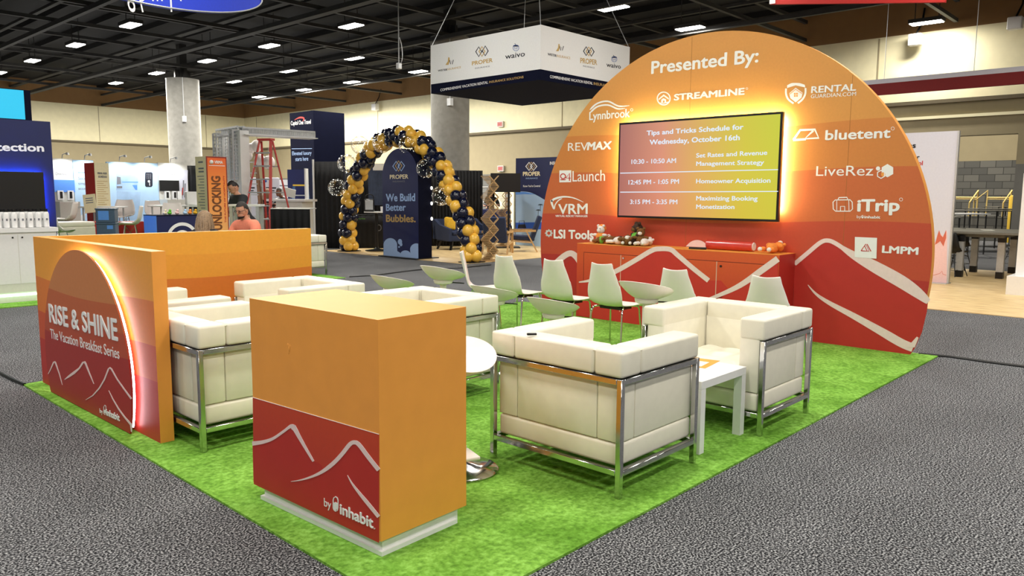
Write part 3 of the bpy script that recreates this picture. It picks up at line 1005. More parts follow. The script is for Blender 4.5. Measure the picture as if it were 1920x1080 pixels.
fa.text('inhabit', c1(491, 880), c1(553, 908), 420 + 850 / k, 'lett', sg, bold=0.035)
mb = MB()
z2 = lambda x, y: (70 + x / 3.6, 550 + y / 3.6)
fa.line(mb, [z2(*q) for q in [(74, 545), (90, 515), (112, 464), (118, 462), (124, 470), (150, 545), (170, 618)]], [1, 1.8, 2.6, 3, 2.4, 1.6, 0.8])
fa.line(mb, [z2(*q) for q in [(185, 582), (215, 560), (250, 535), (285, 505), (310, 466), (320, 464), (328, 476), (355, 545), (383, 612)]], [1, 4, 5, 3, 3.4, 4, 3, 2.2, 1])
fa.line(mb, [z2(*q) for q in [(328, 719), (375, 690), (420, 640), (455, 580), (482, 510), (491, 502), (502, 512), (540, 580), (590, 650), (636, 712)]], [0.8, 2, 2.6, 2.6, 2.8, 3, 2.6, 2.2, 2.4, 3])
fa.line(mb, [z2(*q) for q in [(483, 655), (510, 712), (550, 780), (590, 835), (634, 886), (637, 935)]], [0.8, 1.8, 2.4, 2.6, 4, 2])
mb.build('mountain_outline', 'stroke', sg, world=True, smooth=False)
mb = MB()
fa.line(mb, [c1(*q) for q in [(478, 842), (483, 833), (488, 838), (489, 868), (484, 878), (479, 872)]], 0.9, closed=True); fa.disc(mb, c1(484, 862), 1.8, ry=3.2)
mb.build('capsule_emblem', 'lett', sg, world=True, smooth=False)

# ---- front counter
ct = thing('reception_counter', 'tall orange counter with red mountain front nearest the viewer', 'counter', (1.926, 2.536, gz), 0.036)
cw, cl, cz0, cz1 = 0.52, 0.985, 0.09, 1.047
cz0 -= gz; cz1 -= gz
MB().box(0, cw, 0, cl, cz0, cz1).build('body', 'orange', ct, smooth=False)
mb = MB(); mb.box(0.03, cw - 0.03, 0.03, cl - 0.03, 0.0, cz0); mb.box(0.015, cw - 0.045, 0.015, cl - 0.015, 0, 0.02)
mb.build('plinth', 'white', ct, smooth=False)
Mc = Matrix.Translation((1.926, 2.536, gz)) @ Matrix.Rotation(0.036, 4, 'Z')
Mci = Mc.inverted()


class CounterFace(Face):
    """The counter's broad front, which stands a little turned."""
    def __init__(s):
        s.x = s.y = None
        s.u = Mc.to_3x3() @ Vector((0, -1, 0)); s.v = Vector((0, 0, 1)); s.n = s.u.cross(s.v)

    def at(s, q):
        r = ray(q[0], q[1]); o = Mc.translation
        return EYE + r * ((o - EYE).dot(s.n) / r.dot(s.n))


fq = CounterFace()


def local_build(mb, name, m):
    for v in mb.bm.verts: v.co = Mci @ v.co
    return mb.build(name, m, ct, smooth=False)


k3 = 1652 / 520.0
c3 = lambda x, y: (440 + x / k3, 720 + y / k3)
mb = MB()
fq.plate(mb, [(474.2, 745.3), c3(861, 300), c3(861, 946), (476.2, 907.5)], lift=0.0002, th=0.001)
local_build(mb, 'front_print', 'ctrprint')
mb = MB(); fq.line(mb, [(474.2, 745), c3(861, 299.3)], 0.9, lift=0.0002, th=0.002)
local_build(mb, 'print_edge', 'strokew')
mb = MB()
fq.plate(mb, [c3(*q) for q in [(108, 352), (190, 345), (250, 322), (310, 282), (345, 262), (365, 275), (420, 372), (472, 458), (500, 468), (520, 488), (527, 508), (600, 455), (660, 390), (700, 350),
                               (720, 345), (740, 355), (800, 440), (861, 515), (861, 945), (114, 583)]], lift=0.0013, th=0.0005)
local_build(mb, 'mountain_print', 'deepred')
mb = MB()
fq.line(mb, curve([c3(*q) for q in [(108, 354), (170, 345), (230, 325), (290, 285), (330, 255), (345, 252), (362, 268), (385, 310), (425, 380), (472, 460)]], 5),
        [8 - 3 * min(1, i / 12) if i < 18 else 9 - 5.5 * max(0, (i - 28)) / 18 if i > 28 else 5 + 5 * (i - 18) / 10 for i in range(46)], lift=0.002)
fq.line(mb, curve([c3(*q) for q in [(338, 580), (400, 570), (470, 548), (530, 518), (590, 472), (640, 420), (690, 358), (718, 347), (745, 362), (800, 435), (861, 512)]], 5),
        [0.6 + 7 * min(1, i / 18) if i < 35 else 7.6 for i in range(51)], lift=0.002)
fq.line(mb, curve([c3(*q) for q in [(675, 542), (700, 588), (740, 642), (800, 715), (861, 790)]], 5), [0.6 + 6 * min(1, i / 14) for i in range(21)], lift=0.002)
local_build(mb, 'mountain_outline', 'stroke')


def ct_text(body, bl, br, top, bold):
    a, b_, t = fq.at(bl), fq.at(br), fq.at((bl[0], top))
    a, b_, t = Mci @ a, Mci @ b_, Mci @ t
    d = b_ - a
    letters(body, a, (0, -1, 0), (0, 0, 1), d.length, t.z - a.z, 'lett', ct, bold=bold, world=False, lift=0.002)


ct_text('by', c3(536, 725), c3(578, 740), 720 + 678 / k3, 0.0)
ct_text('inhabit', c3(631, 772), c3(830, 862), 720 + 708 / k3, 0.035)
mb = MB()
fq.line(mb, [c3(*q) for q in [(590, 690), (594, 676), (604, 670), (614, 677), (619, 692), (619, 735), (615, 752), (604, 757), (594, 748), (590, 735)]], 1.6, closed=True, lift=0.002)
fq.plate(mb, [c3(*q) for q in [(593, 706), (604, 702), (616, 710), (616, 740), (605, 754), (594, 742)]], lift=0.002)
fq.ring(mb, c3(836, 860), 1.1, 0.4, n=10, lift=0.002)
local_build(mb, 'capsule_emblem', 'lett')
mb = MB()
for q, r in (((440 + 250 / 2.4545, 420 + 575 / 2.4545), 0.012),):
    c = Mci @ fq.at(q)
    for dy, dz, rr in ((0.0, 0.0, 0.010), (0.008, 0.014, 0.008), (-0.008, 0.012, 0.007), (0.004, -0.016, 0.007)):
        mb.ball((0.0, c.y + dy, c.z + dz), rr, (0.22, 1, 1.4))
mb.build('blister', 'orange', ct)

# ================================================================== armchairs
def make_armchair(label, group):
    """Cube armchair: white leather blocks in a square steel frame; faces +x, origin at the middle of its footprint."""
    t = thing('armchair', label, 'armchair', (0, 0, 0), group=group)
    D, W, H, T, ZT = 0.78, 0.93, 0.625, 0.032, 0.765
    hx, hy = D / 2, W / 2
    for sx in (-1, 1):
        for sy in (-1, 1):
            MB().box(sx * hx - (T if sx > 0 else 0), sx * hx + (0 if sx > 0 else T), sy * hy - (T if sy > 0 else 0), sy * hy + (0 if sy > 0 else T), 0, H, r=0.003, seg=1).build('leg', 'chrome', t)
    f = MB()
    for sy in (-1, 1):
        y0, y1 = (hy - T, hy) if sy > 0 else (-hy, -hy + T)
        f.box(-hx + T, hx - T, y0, y1, H - T, H, r=0.003, seg=1)
    f.box(-hx, -hx + T, -hy + T, hy - T, H - T, H, r=0.003, seg=1)
    f2 = MB(); f2.box(-hx, -hx + T, -hy + T, hy - T, 0.115, 0.115 + T, r=0.003, seg=1)
    f2.box(hx - T, hx, -hy + T, hy - T, 0.115, 0.115 + T, r=0.003, seg=1)
    for sy in (-1, 1): f2.box(-hx + T, hx - T, sy * (hy - T / 2) - T / 2, sy * (hy - T / 2) + T / 2, 0.115, 0.115 + T, r=0.003, seg=1)
    f.build('upper_rail', 'chrome', t); f2.build('lower_rail', 'chrome', t)
    AT = 0.18
    i = T + 0.006
    for sy in (-1, 1):
        a = MB()
        ya, yb = (hy - AT, hy - 0.004) if sy > 0 else (-hy + 0.004, -hy + AT)
        yc, yd = (hy - AT, hy - i) if sy > 0 else (-hy + i, -hy + AT)
        a.box(-hx + AT + 0.004, hx - 0.004, ya, yb, H + 0.002, ZT, r=0.018, seg=3)
        a.box(-hx + AT + 0.004, hx - 0.012, yc, yd, 0.275, H + 0.03, r=0.012, seg=2)
        # corner block at the back
        a.box(-hx + 0.004, -hx + AT + 0.002, ya, yb, H + 0.002, ZT, r=0.018, seg=3)
        a.box(-hx + i, -hx + AT + 0.002, yc, yd, 0.275, H + 0.03, r=0.012, seg=2)
        a.build('armrest', 'leather', t)
    b = MB()
    b.box(-hx + 0.004, -hx + AT, -hy + AT + 0.004, hy - AT - 0.004, H + 0.002, ZT, r=0.018, seg=3)
    b.box(-hx + i, -hx + AT, -hy + AT + 0.002, hy - AT - 0.002, 0.275, H + 0.03, r=0.012, seg=2)
    b.build('backrest', 'leather', t)
    MB().box(-hx + i, hx - 0.01, -hy + i, hy - i, 0.15, 0.272, r=0.02, seg=3).build('base_cushion', 'leather', t)
    s = MB()
    x0, x1, yw = -hx + AT + 0.004, hx - 0.012, hy - AT - 0.004

    def top(u, v):
        x, y = x0 + (x1 - x0) * u, -yw + 2 * yw * v
        e = min(u, 1 - u, v, 1 - v)
        z = 0.40 + 0.035 * min(1, e / 0.12) ** 0.5 + 0.012 * (abs(math.sin(u * 3 * PI)) * abs(math.sin(v * 3 * PI)))
        return (x, y, z)
    s.box(x0, x1, -yw, yw, 0.274, 0.405, r=0.012, seg=2)
    s.grid(top, 24, 24)
    s.build('seat_cushion', 'leather', t)
    # piping lines along the top edges
    p = MB()
    for sy in (-1, 1):
        p.tube([(-hx + 0.02, sy * (hy - 0.012), ZT - 0.012), (hx - 0.02, sy * (hy - 0.012), ZT - 0.012)], 0.0035, 5)
        p.tube([(-hx + AT + 0.01, sy * (hy - AT + 0.008), ZT - 0.009), (hx - 0.02, sy * (hy - AT + 0.008), ZT - 0.009)], 0.0035, 5)
    p.tube([(-hx + 0.012, -hy + 0.02, ZT - 0.012), (-hx + 0.012, hy - 0.02, ZT - 0.012)], 0.0035, 5)
    p.build('piping', 'leather', t)
    return t


# origin (middle) x = back face + D/2 for chairs facing +x
arm = make_armchair('white leather armchair nearest the viewer, its back turned to the camera', 'white armchairs')
arm.location = (3.165 + 0.39, 2.175 + 0.465, gz)
dup(arm, (5.44 - 0.385, 2.105 + 0.475, gz), PI, 'white leather armchair facing the small white side table, in front of two shell chairs')
dup(arm, (2.025 + 0.39, 4.40 + 0.465, gz), 0, 'white leather armchair between the orange counter and the low wall')
dup(arm, (2.06 + 0.39, 5.56 + 0.45, gz), 0, 'white leather armchair in the inner corner of the low wall, mostly hidden')
dup(arm, (4.13 - 0.39, 5.60 + 0.465, gz), PI, 'white leather armchair beside the rear orange wall, seen over the counter top')
dup(arm, (4.36 - 0.39, 4.17 + 0.465, gz), PI, 'white leather armchair peeking out right behind the counter, next to the stools')

# small white side tables between the armchairs
def side_table(label, loc, rz=0):
    t = thing('side_table', label, 'table', loc, rz, 'white side tables')
    h, a = 0.45, 0.29
    MB().box(-a, a, -a, a, h - 0.05, h, r=0.002, seg=1).build('tabletop', 'white', t)
    for sx in (-1, 1):
        for sy in (-1, 1):
            MB().box(sx * (a - 0.028) - 0.027, sx * (a - 0.028) + 0.027, sy * (a - 0.028) - 0.027, sy * (a - 0.028) + 0.027, 0, h - 0.05).build('leg', 'white', t, smooth=False)
    return t


side_table('low white side table between the two right armchairs', (4.36, 2.515, gz))
mb = MB(); mb.box(-0.14, 0.14, -0.11, 0.11, 0, 0.0015)
o = mb.build('flyer', 'paperorange', smooth=False); o.location = (4.53, 2.52, gz + 0.4505); o.rotation_euler.z = 0.15
tag(o, 'orange flyer lying on the white side table', 'paper')
MB().box(-0.075, 0.075, -0.07, 0.07, 0.0015, 0.003).build('white_field', 'paper', o, smooth=False).location = (-0.03, 0.0, 0)
# small dark remote left on the near armchair
mb = MB(); mb.box(-0.028, 0.028, -0.011, 0.011, 0, 0.012, r=0.004)
o = mb.build('key_fob', 'black'); o.location = P(997, 628.5, z=0.785); o.rotation_euler.z = -0.7
tag(o, 'tiny black fob lying on the arm of the nearest armchair', 'key fob')


# ================================================================== bar stools
def make_stool(label, seat_z):
    t = thing('bar_stool', label, 'bar stool', (0, 0, 0), group='white gas-lift stools')
    m = MB()
    A, B = 0.205, 0.20

    def srf(off):
        def f(u, v):
            a = 2 * PI * u
            r = v
            c, s = math.cos(a), math.sin(a)
            rx = A * r * (abs(c) ** 0.94) * (1 if c >= 0 else -1) * (1.06 if c > 0 else 1.0)
            ry = B * r * (abs(s) ** 0.94) * (1 if s >= 0 else -1) * (1 - 0.10 * c * r)
            h = 0.012 + 0.104 * ((1 - c) / 2) ** 0.9
            z = seat_z - 0.038 + h * r ** 2.2 - 0.022 * max(0, c) * max(0, r - 0.6) / 0.4
            return (rx, ry, z - off * (1.0 if r < 0.97 else 0.4))
        return f
    n1, n2 = 40, 14
    m.grid(lambda u, v: srf(0)(u, v), n1, n2)
    m.grid(lambda u, v: srf(0.011 + 0.036 * (1 - v ** 2.4))(u, 1 - v if False else v), n1, n2)
    # rim joining upper and lower skin
    def rim(u, v):
        a, b = Vector(srf(0)(u, 1)), Vector(srf(0.014)(u, 1))
        return a.lerp(b, v) + Vector((math.cos(2 * PI * u), math.sin(2 * PI * u), 0)) * 0.004 * math.sin(PI * v)
    m.grid(rim, n1, 3)
    m.build('seat', 'plastic', t, angle=70)
    MB().lathe([(0, seat_z - 0.108), (0.065, seat_z - 0.108), (0.086, seat_z - 0.098), (0.092, seat_z - 0.072), (0.08, seat_z - 0.066), (0, seat_z - 0.06)], 24).build('hub', 'plastic', t)
    split = 0.24
    MB().cyl((0, 0, split), (0, 0, seat_z - 0.10), 0.030, n=20).build('column', 'plastic', t)
    MB().cyl((0, 0, 0.02), (0, 0, split), 0.024, n=20).build('gas_lift', 'chrome', t)
    MB().lathe([(0, 0), (0.213, 0), (0.215, 0.008), (0.205, 0.016), (0.10, 0.026), (0.035, 0.05), (0.03, 0.075), (0, 0.075)], 48).build('base_disc', 'chrome', t)
    q = MB(); q.tube([(0.06, -0.05, seat_z - 0.095), (0.12, -0.10, seat_z - 0.10), (0.155, -0.125, seat_z - 0.105)], 0.006, 6)
    q.build('lever', 'black', t)
    q = MB(); q.box(0.0, 0.175, -0.045, 0.045, 0.105, 0.125, r=0.008)
    q.cyl((0, 0, 0.09), (0, 0, 0.14), 0.034, n=16)
    q.build('footrest', 'plastic', t)
    return t


STOOLS = [((2.905, 3.08), 0.66, 'white bar stool right behind the counter, its seat lowest and closest to the camera'),
          ((4.72, 5.97), 0.70, 'white bar stool farthest left, peeking over the far armchair'),
          ((4.87, 5.40), 0.82, 'white bar stool raised highest in front of the dark aisle, second from the left'),
          ((4.82, 4.67), 0.70, 'white bar stool with full column in view at the near armchair corner'),
          ((4.70, 3.90), 0.68, 'white bar stool with its column hidden by the nearest armchair'),
          ((5.02, 3.24), 0.835, 'white bar stool beside the right armchair, before the red cabinet')]
for (sx, sy), sz, lab in STOOLS:
    st = make_stool(lab, sz)
    st.location = (sx, sy, gz)
    if sz == 0.66: st.rotation_euler = (0, 0, -PI / 2 - 0.35)


# ================================================================== shell chairs
def make_shell_chair(label):
    t = thing('shell_chair', label, 'chair', (0, 0, 0), group='white shell chairs facing the screen')
    prof = [(-0.285, 0.875), (-0.270, 0.80), (-0.25, 0.72), (-0.228, 0.64), (-0.205, 0.56), (-0.178, 0.495), (-0.13, 0.45), (-0.06, 0.437), (0.02, 0.440), (0.10, 0.449), (0.17, 0.452), (0.215, 0.443), (0.235, 0.42)]
    wid = [0.122, 0.145, 0.170, 0.194, 0.208, 0.204, 0.178, 0.172, 0.198, 0.218, 0.222, 0.215, 0.20]
    prof = curve([(a, b) for a, b in prof], 3)
    wid2 = [p.x for p in curve([(x, 0) for x in wid], 3)]
    n = len(prof) - 1
    m = MB()

    def f(u, v):
        i = min(n, int(round(u * n)))
        p, wd = prof[i], wid2[i]
        s = 2 * v - 1
        back = max(0, 1 - i / 15.0)
        seat = 1 - back
        x = p.x + 0.035 * s * s * min(1, back * 1.6)
        z = p.y + (0.020 * s * s * seat * max(0, 1 - (i - 15) / 22.0) if i > 8 else 0) + (0.012 * s * s if i < 2 else 0)
        return (x, wd * s, z)
    m.grid(f, n, 12)
    o = m.build('shell', 'plastic', t, angle=80)
    sd = o.modifiers.new('thickness', 'SOLIDIFY'); sd.thickness = 0.012; sd.offset = 0
    bv = o.modifiers.new('round', 'BEVEL'); bv.width = 0.004; bv.segments = 2; bv.limit_method = 'ANGLE'; bv.angle_limit = 1.0
    for sx, sy in ((-1, -1), (-1, 1), (1, -1), (1, 1)):
        q = MB()
        if sx < 0:
            pts = curve([(-0.02, sy * 0.10, 0.425), (-0.10, sy * 0.165, 0.425), (-0.145, sy * 0.185, 0.40), (-0.165, sy * 0.195, 0.30), (-0.205, sy * 0.215, 0.0)], 4)
        else:
            pts = curve([(0.05, sy * 0.10, 0.432), (0.13, sy * 0.165, 0.432), (0.165, sy * 0.178, 0.405), (0.175, sy * 0.185, 0.30), (0.20, sy * 0.205, 0.0)], 4)
        q.tube(pts, 0.0095, 8)
        q.cyl(pts[-1], pts[-1] + Vector((0, 0, 0.012)), 0.012, n=8)
        q.build('leg', 'chrome', t)
    q = MB(); q.box(-0.09, 0.10, -0.13, 0.13, 0.405, 0.43)
    q.build('seat_bracket', 'black', t, smooth=False)
    return t


ch = make_shell_chair('white shell chair left of the tall bar stool, in front of the cabinet doors')
CH = [((6.46, 4.54), 0.0, None),
      ((6.46, 5.17), 0.02, 'white shell chair behind the hidden-column stool, at the left end of the cabinet'),
      ((6.46, 5.88), 0.0, 'white shell chair standing alone before the dark aisle, second from the left'),
      ((6.46, 6.44), -0.8, 'white shell chair at the far left of the row, turned side-on'),
      ((6.46, 3.71), 0.0, 'white shell chair partly hidden by the right armchair, right of the tall stool'),
      ((6.46, 2.83), 0.0, 'white shell chair at the right end of the row, before the cabinet side')]
for i, ((x, y), r, lab) in enumerate(CH):
    if i == 0:
        ch.location = (x, y, gz)
    else:
        dup(ch, (x, y, gz), r, lab)


# ================================================================== things on the cabinet
CTZ = CZ + 0.001


def plush(label, loc, body, patch, pose='sit', rz=0.0, s=1.0, shirt=None, group='plush toys on the cabinet'):
    t = thing('plush_toy', label, 'plush toy', loc, rz, group)
    s *= 1.22
    m = MB()
    if pose == 'sit':
        m.ball((0, 0, 0.055 * s), 0.05 * s, (0.95, 1, 1.1)); m.ball((0, 0, 0.14 * s), 0.045 * s, (1, 1, 0.95))
        for sy in (-1, 1):
            m.ball((0.045 * s, sy * 0.035 * s, 0.022 * s), 0.022 * s, (1.7, 1, 1)); m.ball((0.02 * s, sy * 0.06 * s, 0.085 * s), 0.017 * s, (1, 1.9, 1))
            m.ball((0, sy * 0.035 * s, 0.18 * s), 0.016 * s)
    else:  # lying on its side / back
        m.ball((0, 0, 0.045 * s), 0.045 * s, (1, 1.5, 1)); m.ball((0, -0.095 * s, 0.05 * s), 0.046 * s)
        for sy in (-1, 1):
            m.ball((sy * 0.045 * s, 0.075 * s, 0.036 * s), 0.021 * s, (1, 1.9, 1)); m.ball((sy * 0.055 * s, -0.03 * s, 0.065 * s), 0.017 * s, (1.8, 1, 1.3))
            m.ball((sy * 0.035 * s, -0.125 * s, 0.07 * s), 0.016 * s)
    m.build('body', body, t)
    m = MB()
    if pose == 'sit':
        m.ball((0.036 * s, 0, 0.13 * s), 0.024 * s, (0.9, 1, 0.8))
        for sy in (-1, 1): m.ball((0.085 * s, sy * 0.036 * s, 0.024 * s), 0.019 * s)
    else:
        m.ball((0, -0.115 * s, 0.082 * s), 0.024 * s)
        for sy in (-1, 1): m.ball((sy * 0.046 * s, 0.118 * s, 0.036 * s), 0.02 * s)
    m.build('pale_patches', patch, t)
    m = MB()
    for sy in (-1, 1):
        m.ball((0.042 * s, sy * 0.018 * s, 0.152 * s) if pose == 'sit' else (sy * 0.018 * s, -0.12 * s, 0.09 * s), 0.005 * s, u=8, v=6)
    m.build('eyes', 'black', t)
    if shirt:
        m = MB()
        if pose == 'sit': m.ball((0, 0, 0.07 * s), 0.054 * s, (0.98, 1.02, 0.8))
        else: m.ball((0, -0.01 * s, 0.047 * s), 0.049 * s, (1.02, 0.9, 1.0))
        m.build('shirt', shirt, t)
    return t


fy = lambda px: Face(x=8.02).at((px, 450)).y
pl = plush('white plush figure with an orange hood sitting leftmost on the cabinet', (8.06, fy(1123), CTZ), 'plushwhite', 'plushwhite', 'sit', PI, 1.0, 'plushorange')
mb = MB(); mb.ball((-0.022, 0, 0.185), 0.057, (0.9, 1.03, 1)); mb.build('hood', 'plushorange', pl)
plush('brown plush animal slumped beside the white orange-hooded figure', (7.97, fy(1131), CTZ), 'plushbrown', 'plushwhite', 'lie', 0.4, 0.8, 'plushgreen')
plush('brown plush animal with white paws raised, in the left half of the heap', (8.0, fy(1147), CTZ), 'plushbrown', 'plushwhite', 'lie', 2.4, 0.9)
plush('dark brown plush lying at the back in the left half of the heap', (8.1, fy(1155), CTZ), 'plushdark', 'plushbrown', 'lie', 1.2, 0.9)
plush('white plush animal lying in the middle of the heap', (7.95, fy(1166), CTZ), 'plushwhite', 'plushwhite', 'lie', 0.2, 0.9)
plush('brown plush animal lying on its back right of the white middle plush', (7.96, fy(1177), CTZ), 'plushbrown', 'plushwhite', 'lie', -0.8, 0.95)
plush('dark brown plush in a green shirt sitting highest in the heap', (8.08, fy(1190), CTZ), 'plushdark', 'plushbrown', 'sit', PI * 0.8, 1.2, 'plushgreen')
plush('dark plush animal low in front of the green-shirted one', (7.93, fy(1187), CTZ), 'plushdark', 'plushwhite', 'lie', 1.9, 0.8)
plush('brown plush reindeer sitting right of the green-shirted one', (8.0, fy(1203), CTZ), 'plushbrown', 'plushwhite', 'sit', PI * 1.1, 0.95)
plush('white plush animal lying at the right end of the heap', (7.95, fy(1215), CTZ), 'plushwhite', 'plushwhite', 'lie', 1.6, 0.85)
plush('orange plush animal lying alone at the right end of the cabinet', (8.02, fy(1449), CTZ), 'plushorange', 'plushwhite', 'lie', 1.4, 1.0, group='plush toys on the cabinet')
# roll of red film and a dark handset
ra, rb = Face(x=8.05).at((1327, 462)).y, Face(x=8.05).at((1413, 465)).y
t = thing('film_roll', 'roll of shiny red film lying on the cabinet', 'roll', (8.05, (ra + rb) / 2, CTZ))
MB().cyl((0, (ra - rb) / 2, 0.055), (0, -(ra - rb) / 2, 0.055), 0.055, n=24).build('film', 'redfilm', t)
MB().cyl((0, -(ra - rb) / 2 - 0.001, 0.055), (0, -(ra - rb) / 2 - 0.008, 0.055), 0.048, 0.044, n=24).build('core', 'paper', t)
h = thing('marker_pen', 'thick black marker lying before the red film roll', 'pen', (7.93, fy(1316), CTZ), 0.3)
MB().tube([(0, 0.1, 0.012), (0, -0.04, 0.012)], 0.012, 8).build('barrel', 'black', h)
MB().tube([(0, -0.04, 0.012), (0, -0.10, 0.012)], 0.0135, 8).build('cap', 'black', h)

# ================================================================== the blue booth on the left
mb = MB(); mb.box(0.5, 8.42, 12.05, 18.2, 0.0, 0.012)
tag(mb.build('green_carpet', 'green', smooth=False), 'bright green carpet of the blue booth across the left aisle', 'carpet')
tw = thing('blue_display_wall', 'tall blue display wall at the left edge with Protection lettering', 'display wall', (3.4, 13.2, gz))
MB().box(2.2, 3.955, 13.2, 13.75, gz, 2.62).build('wall_body', 'navy', tw, world=True, smooth=False)
fb = Face(y=13.2)
fb.text('Protection', (-55, 282), (83, 284.5), 262 + 4, 'lett', tw, bold=0.04)
MB().box(2.2, 3.72, 13.22, 13.7, 2.62, 3.06).build('lightbox_frame', 'navydark', tw, world=True, smooth=False)
MB().box(2.2, 3.63, 13.208, 13.22, 2.63, 3.05).build('lightbox', 'cyan', tw, world=True, smooth=False)
sc = thing('black_screen', 'large dark screen on the blue display wall', 'screen', (3.3, 13.12, 1.12))
MB().box(2.3, 3.79, 13.10, 13.15, 1.10, 1.86, r=0.003, seg=1).build('bezel', 'black', sc, world=True, smooth=False)
q = MB(); q.box(2.4, 3.77, 13.16, 13.175, 1.80, 1.83); q.box(3.74, 3.765, 13.16, 13.175, 1.12, 1.8)
q.build('light_strip', 'ledblue', sc, world=True, smooth=False)
q = MB(); q.box(2.9, 3.3, 13.15, 13.198, 1.3, 1.6); q.build('wall_bracket', 'black', sc, world=True, smooth=False)
wc = thing('white_counter', 'long white counter in front of the blue display wall', 'counter', (3.0, 12.45, gz))
MB().box(0.7, 3.72, 12.45, 13.05, 0.16, 1.0).build('body', 'offwhite', wc, world=True, smooth=False)
MB().box(0.7, 3.74, 12.43, 13.06, 1.0, 1.06).build('worktop', 'white', wc, world=True, smooth=False)
MB().box(0.7, 3.67, 12.52, 13.0, gz, 0.16).build('plinth', 'offwhite', wc, world=True, smooth=False)
MB().box(0.72, 3.69, 12.50, 12.515, 0.10, 0.13).build('light_strip', 'ledgreen', wc, world=True, smooth=False)
fw = Face(y=12.45)
xa = fw.at((37, 500)).x
for x0, x1 in ((2.45, xa - 0.004), (xa + 0.004, 3.70)):
    d = MB().box(x0, x1, 12.446, 12.45, 0.28, 0.97).build('door', 'white', wc, world=True, smooth=False)
    MB().cyl((x0 + 0.05 if x0 > 2.6 else x1 - 0.06, 12.438, 0.93), (x0 + 0.05 if x0 > 2.6 else x1 - 0.06, 12.446, 0.93), 0.012, n=10).build('lock', 'black', d, world=True)


def bottle(label, loc):
    t = thing('water_bottle', label, 'bottle', loc, group='white bottles on the counter')
    MB().lathe([(0, 0), (0.036, 0), (0.038, 0.01), (0.038, 0.19), (0.03, 0.215), (0.022, 0.225), (0, 0.225)], 18).build('body', 'white', t)
    MB().lathe([(0, 0.225), (0.026, 0.225), (0.026, 0.262), (0, 0.262)], 14).build('cap', 'black', t)
    MB().box(-0.012, 0.012, -0.0395, -0.0375, 0.10, 0.13).build('print', 'greyink', t, smooth=False)
    MB().lathe([(0, 0), (0.037, 0), (0.037, 0.012), (0, 0.012)], 14).build('foot', 'black', t)
    return t


PLC = ['at the right end', 'second from the right end', 'third from the right end', 'fourth from the right end', 'fifth from the right end', 'sixth from the right end', 'seventh from the right end']
b0 = None
for row in range(2):
    for k in range(7):
        px = 87 - k * 15.0 - row * 7
        lab = 'white bottle with black cap, %s of the %s row' % (PLC[k], ('front', 'back')[row])
        y = 12.55 + row * 0.11
        x = Face(y=y).at((px, 420)).x
        if b0 is None:
            b0 = bottle(lab, (x, y, 1.061))
        else:
            dup(b0, (x, y, 1.061), None, lab)

# desk with the arc emblem and small giveaways on it
dk = thing('welcome_desk', 'blue desk with a white arc emblem behind the low wall', 'desk', (5.2, 12.7, gz))
pr = P(293, 405, d=12.6)
dx, dy, dz = pr.x, pr.y, pr.z
MB().box(dx, dx + 0.95, dy, dy + 0.5, gz, dz).build('body', 'navy', dk, world=True, smooth=False)
MB().box(dx - 0.004, dx, dy, dy + 0.5, gz, dz).build('side_panel', 'lightblue', dk, world=True, smooth=False)
MB().box(dx - 0.005, dx + 0.955, dy - 0.005, dy + 0.505, dz, dz + 0.012).build('desktop', 'navydark', dk, world=True, smooth=False)
fd = Face(y=dy)
q = MB(); fd.ring(q, (342, 446), 26, 6, n=20, a0=PI * 1.08, a1=PI * 1.92); fd.ring(q, (342, 448), 14, 5, n=16, a0=PI * 1.08, a1=PI * 1.92)
q.build('arc_emblem', 'lett', dk, world=True, smooth=False)
for px, mt, lab in ((309, 'cream_print', 'tiny cream giveaway leftmost on the blue desk'), (318, 'plushgreen', 'tiny green giveaway on the blue desk'), (332, 'pink', 'tiny pink giveaway on the blue desk'),
                    (347, 'skyprint', 'tiny pale blue giveaway on the blue desk'), (356, 'plushorange', 'tiny orange giveaway on the blue desk'), (366, 'yellowfab', 'tiny yellow giveaway at the right end of the blue desk')):
    a = Face(y=dy + 0.2).at((px, 400))
    q = MB(); q.ball((0, 0, 0.03), 0.035, (1, 1, 0.85)); q.ball((0.005, -0.01, 0.07), 0.022)
    o = q.build('giveaway', mt); o.location = (a.x, dy + 0.2, dz + 0.0125)
    tag(o, lab, 'giveaway', 'giveaways on the blue desk')


# backwall booths of the far row
yb = 22.0
bw = Face(y=yb)


def wall_panel(name, label, cat, pxl, pxr, m, top=2.42, y=None, bottom=0.0):
    y = y or yb
    f = Face(y=y)
    a, b_ = f.at((pxl, 360)).x, f.at((pxr, 360)).x
    t = thing(name, label, cat, ((a + b_) / 2, y, bottom))
    MB().box(a, b_, y, y + 0.08, bottom, top).build('panel', m, t, world=True, smooth=False)
    return t, f


t, f = wall_panel('exhibit_wall', 'pale exhibit wall section with a small screen, left of the blue printed walls', 'exhibit wall', 97, 139, 'offwhite')
f.text('Onecode', (104, 328.5), (126, 328), 323, 'greyink', t, bold=0.01)
MB().box(*[v for v in (f.at((100, 350)).x, f.at((139.5, 350)).x)], yb - 0.03, yb, f.at((100, 360)).z, f.at((100, 337)).z).build('lit_picture', 'lightblue', t, world=True, smooth=False)
q = MB()
for px in (112, 131):
    a = f.at((px, 366)); q.box(a.x - 0.07, a.x + 0.07, yb - 0.08, yb, a.z - 0.12, a.z + 0.12)
q.build('device_mount', 'white', t, world=True, smooth=False)
q = MB()
for px in (113, 131):
    a = f.at((px, 366)); q.box(a.x - 0.03, a.x + 0.03, yb - 0.09, yb - 0.08, a.z - 0.08, a.z + 0.09)
q.build('lock_device', 'black', t, world=True, smooth=False)
MB().box(f.at((102, 380)).x, f.at((140, 380)).x, yb - 0.4, yb, gz, f.at((110, 378)).z).build('shelf_unit', 'offwhite', t, world=True, smooth=False)
